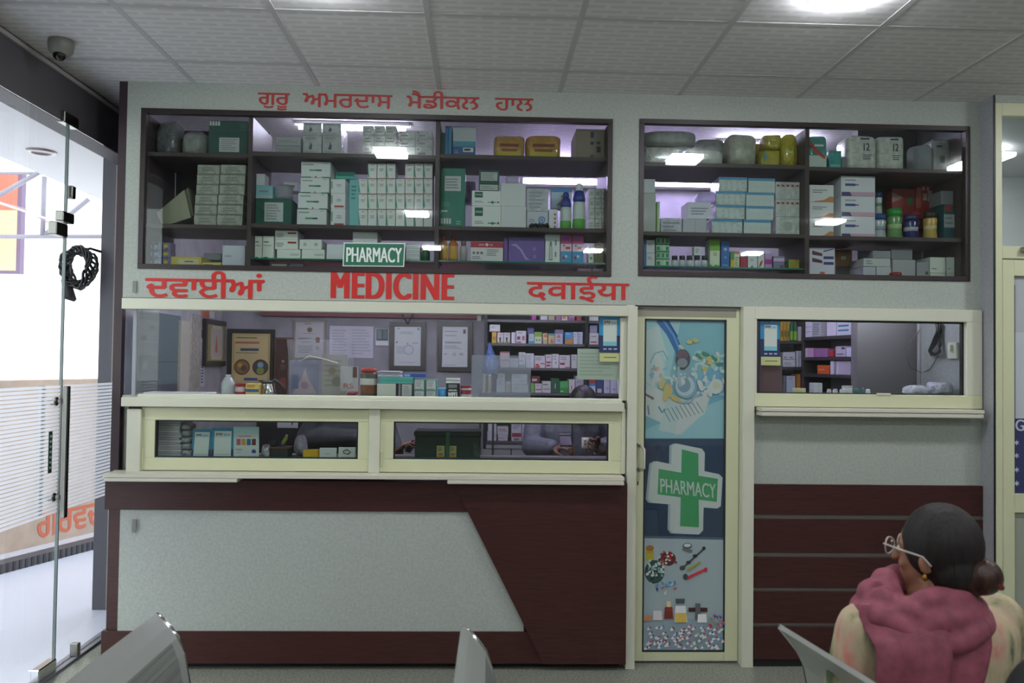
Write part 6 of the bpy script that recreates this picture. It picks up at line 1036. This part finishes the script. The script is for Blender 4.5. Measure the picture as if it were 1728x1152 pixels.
# ---------------- people ----------------
def remesh(o,vox,sm=3):
    m=o.modifiers.new('skin_over','REMESH'); m.mode='VOXEL'; m.voxel_size=vox; m.use_smooth_shade=True
    if sm: s=o.modifiers.new('soft','SMOOTH'); s.iterations=sm; s.factor=.5
    return o
def orb(b,c,ax,mt,n=20,m=12):     # ax: three half-axis vectors
    rings=[]
    for j in range(m+1):
        th=math.pi*max(.03,min(m-.03,j))/m; rings.append([c+ax[0]*math.sin(th)*math.cos(2*math.pi*i/n)+ax[1]*math.sin(th)*math.sin(2*math.pi*i/n)-ax[2]*math.cos(th) for i in range(n)])
    b.loft(rings,mt)
def cap(b,p,q,r0,r1,mt,n=12):
    p,q=Vector(p),Vector(q); d=(q-p); L_=d.length or 1e-6; d=d/L_; a=d.orthogonal().normalized(); c=d.cross(a); rings=[]
    for h,r in [(-r0*.98,.15*r0),(-r0*.8,.6*r0),(-r0*.4,.92*r0),(0,r0),(L_,r1),(L_+r1*.4,.92*r1),(L_+r1*.8,.6*r1),(L_+r1*.98,.15*r1)]: rings.append([p+d*h+(a*math.cos(2*math.pi*i/n)+c*math.sin(2*math.pi*i/n))*r for i in range(n)])
    b.loft(rings,mt)
UPV=Vector((0,0,1))
def hand(b,w,d,nrm,mt,side=1,curl=.6,s=1.0):   # wrist, direction of the palm, palm normal (towards which fingers curl), thumb side
    d=d.normalized(); nrm=(nrm-d*nrm.dot(d)).normalized(); l=d.cross(nrm)*side
    for k in range(4): cap(b,w+l*(.012-.008*k)*s,w+d*.075*s+l*(.03-.02*k)*s,.014*s,.0115*s,mt,8)
    for k,(L_,r) in enumerate(((.070,.0085),(.078,.0088),(.072,.0083),(.057,.0074))):
        p=w+d*.078*s+l*(.032-.021*k)*s; ang=0; seg=[.44,.31,.25]
        for j in range(3):
            ang+=curl*(.75 if j==0 else .95)*(1+.08*k); dd=(d*math.cos(ang)+nrm*math.sin(ang)+l*(.06-.04*k)).normalized(); q=p+dd*L_*seg[j]*s; cap(b,p,q,r*s*(1-.07*j),r*s*(.93-.07*j),mt,8); p=q
    p=w+d*.022*s+l*.024*s; q=p+(d*.6+l*.75+nrm*.35).normalized()*.038*s; cap(b,p,q,.0125*s,.0105*s,mt,8); q2=q+(d*.8+l*.1+nrm*(.4+curl*.4)).normalized()*.03*s; cap(b,q,q2,.0102*s,.009*s,mt,8); cap(b,q2,q2+(d*.7+nrm*.6-l*.1*curl).normalized()*.022*s,.009*s,.0078*s,mt,8)
def head(b,H,Fd,mt,s=1.0):
    Fd=Fd.normalized(); S_=Fd.cross(UPV).normalized()       # S_: to the person's right
    orb(b,H+UPV*.012*s,(S_*.073*s,Fd*.091*s,UPV*.098*s),mt); orb(b,H+Fd*.03*s-UPV*.05*s,(S_*.055*s,Fd*.056*s,UPV*.062*s),mt)
    orb(b,H+Fd*.062*s-UPV*.093*s,(S_*.026*s,Fd*.022*s,UPV*.02*s),mt,12,8)
    cap(b,H+Fd*.086*s+UPV*.012*s,H+Fd*.106*s-UPV*.026*s,.008*s,.012*s,mt,8)
    for e in (-1,1):
        orb(b,H+S_*e*.074*s-Fd*.004*s-UPV*.014*s,(S_*.009*s,Fd*.017*s+S_*e*.006,UPV*.03*s),mt,12,8); cap(b,H+Fd*.078*s+S_*e*.018*s+UPV*.022*s,H+Fd*.07*s+S_*e*.048*s+UPV*.02*s,.0085*s,.007*s,mt,8)
        orb(b,H+Fd*.064*s+S_*e*.036*s-UPV*.03*s,(S_*.02*s,Fd*.017*s,UPV*.018*s),mt,10,6); orb(b,H+Fd*.101*s+S_*e*.009*s-UPV*.028*s,(S_*.007*s,Fd*.008*s,UPV*.006*s),mt,8,6)
    cap(b,H+Fd*.084*s-S_*.016*s-UPV*.056*s,H+Fd*.084*s+S_*.016*s-UPV*.056*s,.0072*s,.0072*s,mt,8); cap(b,H+Fd*.081*s-S_*.013*s-UPV*.066*s,H+Fd*.081*s+S_*.013*s-UPV*.066*s,.0078*s,.0078*s,mt,8)
def facebits(root,H,Fd,s=1.0):
    S_=Fd.normalized().cross(UPV).normalized(); Fd=Fd.normalized()
    for e in (-1,1): b=MB(); orb(b,H+Fd*.0775*s+S_*e*.032*s+UPV*.004*s,(S_*.0125*s,Fd*.009*s,UPV*.0085*s),mat('cfcac4',.2),12,8); orb(b,H+Fd*.0845*s+S_*e*.032*s+UPV*.004*s,(S_*.005*s,Fd*.0025*s,UPV*.005*s),mat('1c1411',.2),10,6); b.build('eye',root)
def torso(b,C0,Fb,rings,mt,g=0.0,n=28,sc=1.0):
    Fb=Fb.normalized(); Lb=UPV.cross(Fb).normalized()       # Lb: to the person's left
    b.loft([[C0+UPV*z+Fb*fo+Lb*(rl+g)*math.cos(2*math.pi*i/n)+Fb*(rd+g)*math.sin(2*math.pi*i/n) for i in range(n)] for z,rl,rd,fo in rings],mt)
RG=[(-.11,.05,.055,-.005),(-.15,.062,.06,-.01),(-.175,.105,.07,-.012),(-.20,.155,.083,-.012),(-.235,.188,.098,-.01),(-.29,.196,.112,0),(-.38,.182,.115,.004),(-.48,.168,.112,0),(-.56,.178,.13,0),(-.63,.19,.15,0),(-.67,.16,.12,0)]
def seated(label,H,Fh,C0,Fb,arms,knees,skin,cloth,legc,name='person',vox=.006,top='jacket',gr=.014,seatz=.43,handcurl=(.6,.6),palm=None,sx=1.0,footz=.07):
    Fb=Fb.normalized(); Lb=UPV.cross(Fb).normalized(); root=thing(name,label,'person',Vector((C0.x,C0.y,0)))
    zs_=(C0.z-seatz-.0)/.66
    R_=[(z*(1 if z>-.3 else (1+(zs_-1)*((-z-.3)/.37)*1.0)),a*(sx if a>.1 else 1),c,f) for z,a,c,f in RG]; zb_=R_[-2][0]
    SK=mat(skin,.5); b=MB(); torso(b,C0,Fb,R_,SK); head(b,H,Fh,SK); cap(b,H-UPV*.07-Fh.normalized()*.012,C0-UPV*.15,.05,.055,SK)
    cl=MB(); CM=cloth; torso(cl,C0,Fb,R_[2:],CM,gr)
    for e,(el,wr,hd,pn) in zip((1,-1),arms):
        sh=C0+Lb*e*.175*sx-UPV*.225; cap(b,sh,el,.044,.036,SK); cap(b,el,wr,.036,.025,SK); hand(b,wr,hd,pn,SK,side=e if palm is None else palm[0 if e==1 else 1],curl=handcurl[0 if e==1 else 1])
        cap(cl,sh,el,.044+gr*1.3,.038+gr*1.2,CM); cap(cl,el,wr-(wr-el).normalized()*.02,.039+gr*1.2,.028+gr,CM); orb(cl,sh,(Lb*.062,Fb*.062,UPV*.06),CM)
    lg=MB()
    for e,kn in zip((1,-1),knees):
        hp=C0+Lb*e*.09+UPV*(zb_+.075); ft=Vector((kn.x,kn.y,footz))+Fb*.02; cap(b,hp,kn,.075,.052,SK); cap(b,kn,ft,.05,.036,SK); cap(b,ft,ft+Fb*.15-UPV*.025,.036,.028,SK)
        cap(lg,hp,kn,.085,.064,mat(legc,.7,kind='cloth')); cap(lg,kn,ft+UPV*.04,.062,.05,mat(legc,.7,kind='cloth'))
    remesh(b.build('body',root),vox,2); remesh(cl.build(top,root),.008,4); remesh(lg.build('trousers',root),.01,4)
    for e,kn in zip((1,-1),knees): ft=Vector((kn.x,kn.y,footz-.02))+Fb*.02; s_=MB(); cap(s_,ft-Fb*.03,ft+Fb*.16-UPV*.01,.045,.038,mat('2a2626',.5)); remesh(s_.build('shoe',root),.008,2)
    facebits(root,H,Fh)
    return root,R_
# the seated woman
Hc=W(1582,933,-2.08); Fh=Vector((-.62,.78,0)).normalized(); Fb=Vector((-.22,.975,0)).normalized(); Lb=UPV.cross(Fb); C0=Vector((W(1575,1100,-2.08).x,-2.075,Hc.z+.045))
sz_=.465
el=[C0+Lb*.235-UPV*.45+Fb*.03,C0-Lb*.235-UPV*.45+Fb*.03]; wr=[C0+Lb*.09-UPV*.47+Fb*.26,C0-Lb*.07-UPV*.47+Fb*.25]
arms=[(el[0],wr[0],(Fb*.5-Lb*.8),-UPV*.9),(el[1],wr[1],(Fb*.5+Lb*.8),-UPV*.9)]
kd=Vector((.62,.78,0)); kn=[C0+Lb*.08+kd*.44,C0-Lb*.10+kd*.44]
for q in kn: q.z=.56
wo,RW=seated('woman in pink scarf and flowered kurta, hair in a bun, looking aside',Hc,Fh,C0,Fb,arms,kn,'9c6f55',mat('b9a98c',.75,kind='floral'),'8a8270',top='kurta',gr=.02,seatz=sz_,handcurl=(.3,.3),sx=1.12)
Sh=Fh.cross(UPV).normalized(); HM=mat('1a1210',.62,kind='hair')
b=MB(); orb(b,Hc-Fh*.012+UPV*.024,(Sh*.086,Fh*.096,UPV*.104),HM,26,16); orb(b,Hc-Fh*.045-UPV*.035,(Sh*.074,Fh*.062,UPV*.08),HM); remesh(b.build('hair',wo),.006,3)
b=MB(); bc=Hc-Fh*.100-UPV*.040+Sh*.012+Sh*.0; orb(b,bc,(Sh*.05,Fh*.046,UPV*.045),mat('3d251a',.4,kind='hair')); 
b.tube([bc+Fh*.02+Sh*.047*math.cos(t)+UPV*.045*math.sin(t)-Fh*(.006*math.sin(2*t)) for t in [i*math.pi/8 for i in range(17)]],.015,mat('4a2d1c',.4,kind='hair'),8); remesh(b.build('hair_bun',wo),.005,2)
b=MB(); cap(b,bc-Fh*.036-UPV*.012-Sh*.01,bc-Fh*.038-UPV*.02+Sh*.010,.009,.008,mat('7a1f22',.4)); b.build('hair_clip',wo)
b=MB(); GM=mat('c9bfb8',.2); 
for e in (-1,1):
    c=Hc+Fh*.108+Sh*e*.034+UPV*.006; b.tube([c+Sh*(.026*math.cos(t))+UPV*(.021*math.sin(t))-Fh*(.004*abs(math.cos(t))) for t in [i*math.pi/9 for i in range(19)]],.0022,GM,6)
    b.tube([c+Sh*e*.027+UPV*.008,Hc+Fh*.05+Sh*e*.078+UPV*.008,Hc-Fh*.0+Sh*e*.082+UPV*.002,Hc-Fh*.02+Sh*e*.083-UPV*.018],.0025,GM,6)
b.tube([Hc+Fh*.112-Sh*.008+UPV*.01,Hc+Fh*.116+UPV*.013,Hc+Fh*.112+Sh*.008+UPV*.01],.002,GM,6); g_=b.build('glasses',wo)
for e in (-1,1): b=MB(); c=Hc+Fh*.108+Sh*e*.034+UPV*.006; b.quad([c+Sh*(.025*math.cos(t))+UPV*(.02*math.sin(t)) for t in [i*math.pi/9 for i in range(18)]],GLASS); b.build('lens',g_)
b=MB(); c=Hc-Sh*.08-Fh*.004-UPV*.048; b.ball(c,.006,.006,.009,mat('c99a4a',.25,.9)); b.build('earring',wo)
# scarf: folded loops round the neck and a drape down the back
PINK=mat('8f4a58',.7,kind='cloth'); b=MB(); R=random.Random(4)
for k,(rr,ry,z,t_) in enumerate(((.082,.088,-.135,.028),(.112,.104,-.158,.032),(.135,.120,-.188,.030),(.095,.10,-.17,.036))):
    pts=[]; 
    for i in range(33):
        t=2*math.pi*i/32; pts.append(C0+Lb*(rr*math.cos(t)*(1.3 if math.cos(t)>0 else .95)+.024)+Fb*(ry*math.sin(t)-.012)+UPV*(z+.014*math.sin(3*t+k)-.022*math.sin(t)*-1*(1 if k else .3)+.008*math.sin(5*t+2*k)))
    b.tube(pts,[t_*(1+.18*math.sin(4*i*.196+k)) for i in range(33)],PINK,10)
orb(b,C0+Lb*.05-UPV*.20-Fb*.02,(Lb*.14,Fb*.11,UPV*.045),PINK)
remesh(b.build('scarf',wo),.007,2)
def rad(z):
    for i in range(len(RW)-1):
        if RW[i+1][0]<=z<=RW[i][0]:
            u=(z-RW[i][0])/(RW[i+1][0]-RW[i][0]); return [RW[i][k]*(1-u)+RW[i+1][k]*u for k in (1,2,3)]
    return RW[-2][1:]
b=MB()
def dr_fn(side_):
    def f(u,v):
        z=-.15-v*.45; rl,rd,fo=rad(z); l0=.235+.02*v; l1=-.05+.12*v; lat=l0+(l1-l0)*u; q=min(.985,abs(lat)/(rl+.065)); dep=(rd+.038)*(1-q**4)**.5
        fold=.007*math.sin(u*14+v*3)+.004*math.sin(u*27-v*5)
        return C0+UPV*z+Lb*lat+Fb*(fo-dep-fold*side_[1]-side_[0])
    return f
nu,nv=34,22; f1,f2=dr_fn((.003,1)),dr_fn((-.008,1)); g1=[[f1(i/nu,j/nv) for i in range(nu+1)] for j in range(nv+1)]; g2=[[f2(i/nu,j/nv) for i in range(nu+1)] for j in range(nv+1)]
b.loft([g1[j]+list(reversed(g2[j])) for j in range(nv+1)],PINK); b.build('scarf_drape',wo)
# seated staff behind the counter
def staff(label,hx,hy,Y,Fh,Fb,cx,arms,skin,jc,legc,**kw):
    H=W(hx,hy,Y); C=Vector((W(cx,745,Y).x,Y+.02,H.z+.0)); return (H,C)
Yp=.80; H=W(984,683,Yp); Fm=Vector((-.12,-.95,-.28)); Fm.z=0; Fm.normalize(); Fb2=Vector((-.05,-1,0)).normalized(); Lb2=UPV.cross(Fb2); C=Vector((W(965,745,Yp).x,Yp+.12,H.z+.13)); 
ph=W(955,752,.52); mg=W(989,747,.47)
wl=ph+Vector((-.06,.055,-.02)); wm=mg+Vector((.085,.045,-.03))
# his right arm is at image left: arms list is (left, right); Lb2 points to his left (image right)
arms=[(Vector(((C+Lb2*.27).x,C.y-.14,zd+.02)),wm,(mg-wm),Vector((-.2,-.8,0))),(Vector(((C-Lb2*.235).x,C.y-.14,zd+.0)),wl,(ph-wl),Vector((.3,-.1,-.3)))]
kn=[C+Lb2*.1+Fb2*.2,C-Lb2*.1+Fb2*.2]; 
for q in kn: q.z=.74
GJ=mat('5f5f6e',.6,kind='cloth')
m1,RM=seated('man in grey zip jacket behind the counter holding phone and mug',H,Fm,C,Fb2,arms,kn,'7a5443',GJ,'26262b',vox=.005,gr=.022,handcurl=(.95,.6),seatz=.70,sx=1.12,footz=.3)
b=MB(); orb(b,H+Fm*.012+UPV*.034,(Fm.cross(UPV)*.08,Fm*.098,UPV*.085),mat('171314',.4,kind='hair'),24,14); remesh(b.build('hair',m1),.006,2)
b=MB(); orb(b,C-UPV*.155+Fb2*.012,(Lb2*.062,Fb2*.066,UPV*.05),mat('1f1718',.7)); b.build('undershirt',m1); b=MB(); z0=C.z-.17; b.tube([C+UPV*(-.17-.04*i)+Fb2*(.105+.03*min(i,3)/3+.004) +Lb2*.006 for i in range(9)],.004,mat('1d1c22',.4),6); b.build('zipper',m1)
b=MB(); b.tube([C+UPV*-.165+Lb2*(.07*math.cos(t))+Fb2*(.075*math.sin(t)) for t in [i*math.pi/12 for i in range(25)]],.016,mat('4a4a57',.6,kind='cloth'),8); b.build('collar',m1)
t=thing('mobile_phone','dark phone in the hand of the man in grey','phone',ph); b=MB(); d1_=Vector((.75,.1,.0)).normalized(); b.fbox(ph-d1_*.035+Vector((0,-.012,-.005)),d1_*.07,Vector((0,.075,.05)),Vector((0,-.005,.008)),mat('1b1c1f',.25),.002); b.build('case',t); b=MB(); b.fbox(ph-d1_*.033+Vector((0,.0625,.0515)),d1_*.066,Vector((0,.004,.0025)),Vector((0,-.005,.008)),mat('8f9298',.2),.001); b.build('edge',t)
t=thing('printed_mug','white mug with red and dark print held by the man in grey','mug',mg-Vector((0,0,.03))); c=mg-Vector((0,0,.028)); b=MB(); b.lathe(c,[(.001,0),(.023,0),(.0245,.003),(.0245,.056),(.022,.056),(.0215,.005),(.001,.004)],mat('d6d4cf',.3),24); b.build('cup',t)
b=MB(); b.tube([c+Vector((.024,0,.045)),c+Vector((.04,0,.042)),c+Vector((.044,0,.028)),c+Vector((.04,0,.014)),c+Vector((.024,0,.011))],.0035,mat('d6d4cf',.3),8); b.build('handle',t)
b=MB(); f=lambda x,z,o=.0252: c+Vector((o*math.sin(x/.0245),-o*math.cos(x/.0245),z))
for k in range(2):
    z=.018+.016*k; b.quad([f(-.018,z+.012),f(-.013,z+.012),f(-.010,z+.006),f(-.006,z+.012),f(-.001,z+.012),f(-.008,z),f(-.012,z)],mat('b8402f',.4))
for k in range(4): b.quad([f(.006,.014+.01*k),f(.018,.018+.01*k),f(.018,.0205+.01*k),f(.006,.0165+.01*k)],mat('4a4f50',.4))
b.build('print',t)
# second man, red cap
Y2=.82; H2=W(577,670,Y2); F2=Vector((.62,-.78,0)).normalized(); Fb3=Vector((.35,-.93,0)).normalized(); Lb3=UPV.cross(Fb3); C2=Vector((W(588,745,Y2).x,Y2+.12,H2.z+.12))
hd_=W(683,757,.47); w2=hd_+Vector((-.055,.03,-.02)); arms=[(Vector(((C2+Lb3*.25).x,C2.y-.12,zd+.03)),w2,Vector((.7,-.25,.55)),Vector((.4,0,-.6))),(Vector(((C2-Lb3*.27).x,C2.y-.08,zd+.02)),C2+Fb3*.28-Lb3*.02,Lb3,-UPV)]
arms[1]=(arms[1][0],Vector((arms[1][1].x,arms[1][1].y,zd+.05)),arms[1][2],arms[1][3])
kn=[C2+Lb3*.1+Fb3*.18,C2-Lb3*.1+Fb3*.18]
for q in kn: q.z=.74
m2,_=seated('man in red cap and dark grey jacket behind the desk with a phone',H2,F2,C2,Fb3,arms,kn,'7f5646',mat('3a3d41',.75,kind='cloth'),'26262b',vox=.005,gr=.024,handcurl=(.45,.5),seatz=.70,footz=.3)
b=MB(); b.tube([C2+UPV*-.165+Lb3*(.07*math.cos(t))+Fb3*(.075*math.sin(t)) for t in [i*math.pi/12 for i in range(25)]],.026,mat('3d4145',.7,kind='cloth'),8); b.build('collar',m2)
b=MB(); orb(b,H2-F2*.012+UPV*.052,(F2.cross(UPV)*.084,F2*.1,UPV*.078),mat('9b2630',.7,kind='cloth'),24,14); b.tube([H2+UPV*.03+F2.cross(UPV)*.083*math.cos(t)+F2*(.098*math.sin(t)-.01) for t in [i*math.pi/12 for i in range(25)]],.012,mat('8a2029',.7,kind='cloth'),8); remesh(b.build('cap',m2),.006,2)
b=MB(); orb(b,H2-F2*.02+UPV*.0,(F2.cross(UPV)*.078,F2*.08,UPV*.07),mat('171314',.4,kind='hair'),20,12); remesh(b.build('hair',m2),.007,2)
t=thing('mobile_phone','phone held up by the man in the red cap','phone',hd_); b=MB(); u=Vector((.45,-.1,.8)).normalized(); v=Vector((.5,.8,-.2)).normalized(); b.fbox(hd_+Vector((.012,0,.0))-u*.02,u*.075,v*.05,u.cross(v)*.007,mat('1b1c1f',.25),.002); b.build('case',t); b=MB(); b.fbox(hd_+Vector((.012,0,.0))-u*.02-v*.0012,u*.075,v*.001,u.cross(v)*.007,mat('9a9ca0',.2),.0003); b.build('edge',t)
# stools of the two men
for lb,c in (('plain dark stool under the man in grey',C),('plain dark stool under the man in the red cap',C2)):
    t=thing('stool',lb,'stool',(c.x,c.y+.02,0)); b=MB(); b.lathe((c.x,c.y+.02,.555),[(.001,0),(.17,0),(.175,.01),(.17,.03),(.001,.032)],mat('2b2a2c',.5),24); b.build('seat',t)
    for e in range(4): a=math.pi/4+e*math.pi/2; b=MB(); b.tube([Vector((c.x+.12*math.cos(a),c.y+.02+.12*math.sin(a),.555)),Vector((c.x+.16*math.cos(a),c.y+.02+.16*math.sin(a),.0))],.011,STEEL,8); b.build('leg',t)
# dark figure cut by the frame corner
Hd=W(1790,1215,-2.72); b=MB(); t=thing('person','person in black at the lower corner, only the dark edge in view','person',Vector((Hd.x,Hd.y,0))); BK=mat('0e0d10',.6,kind='cloth')
orb(b,Hd,(Vector((.088,0,0)),Vector((0,.1,0)),UPV*.115),BK); cap(b,Hd-UPV*.1,Hd-UPV*.2,.06,.09,BK); cap(b,Hd+Vector((-.13,0,-.24)),Hd+Vector((.13,0,-.24)),.075,.075,BK); cap(b,Hd-UPV*.25,Vector((Hd.x,Hd.y,.62)),.13,.13,BK)
[ (cap(b,Vector((Hd.x+.02,Hd.y+e,.55)),Vector((Hd.x+.5,Hd.y+e,.54)),.075,.06,BK),cap(b,Vector((Hd.x+.5,Hd.y+e,.54)),Vector((Hd.x+.53,Hd.y+e,.06)),.058,.04,BK)) for e in (-.09,.09)]; remesh(b.build('body',t),.01,3)
for o in list(bpy.data.objects):
    if '_b' in o: del o['_b']
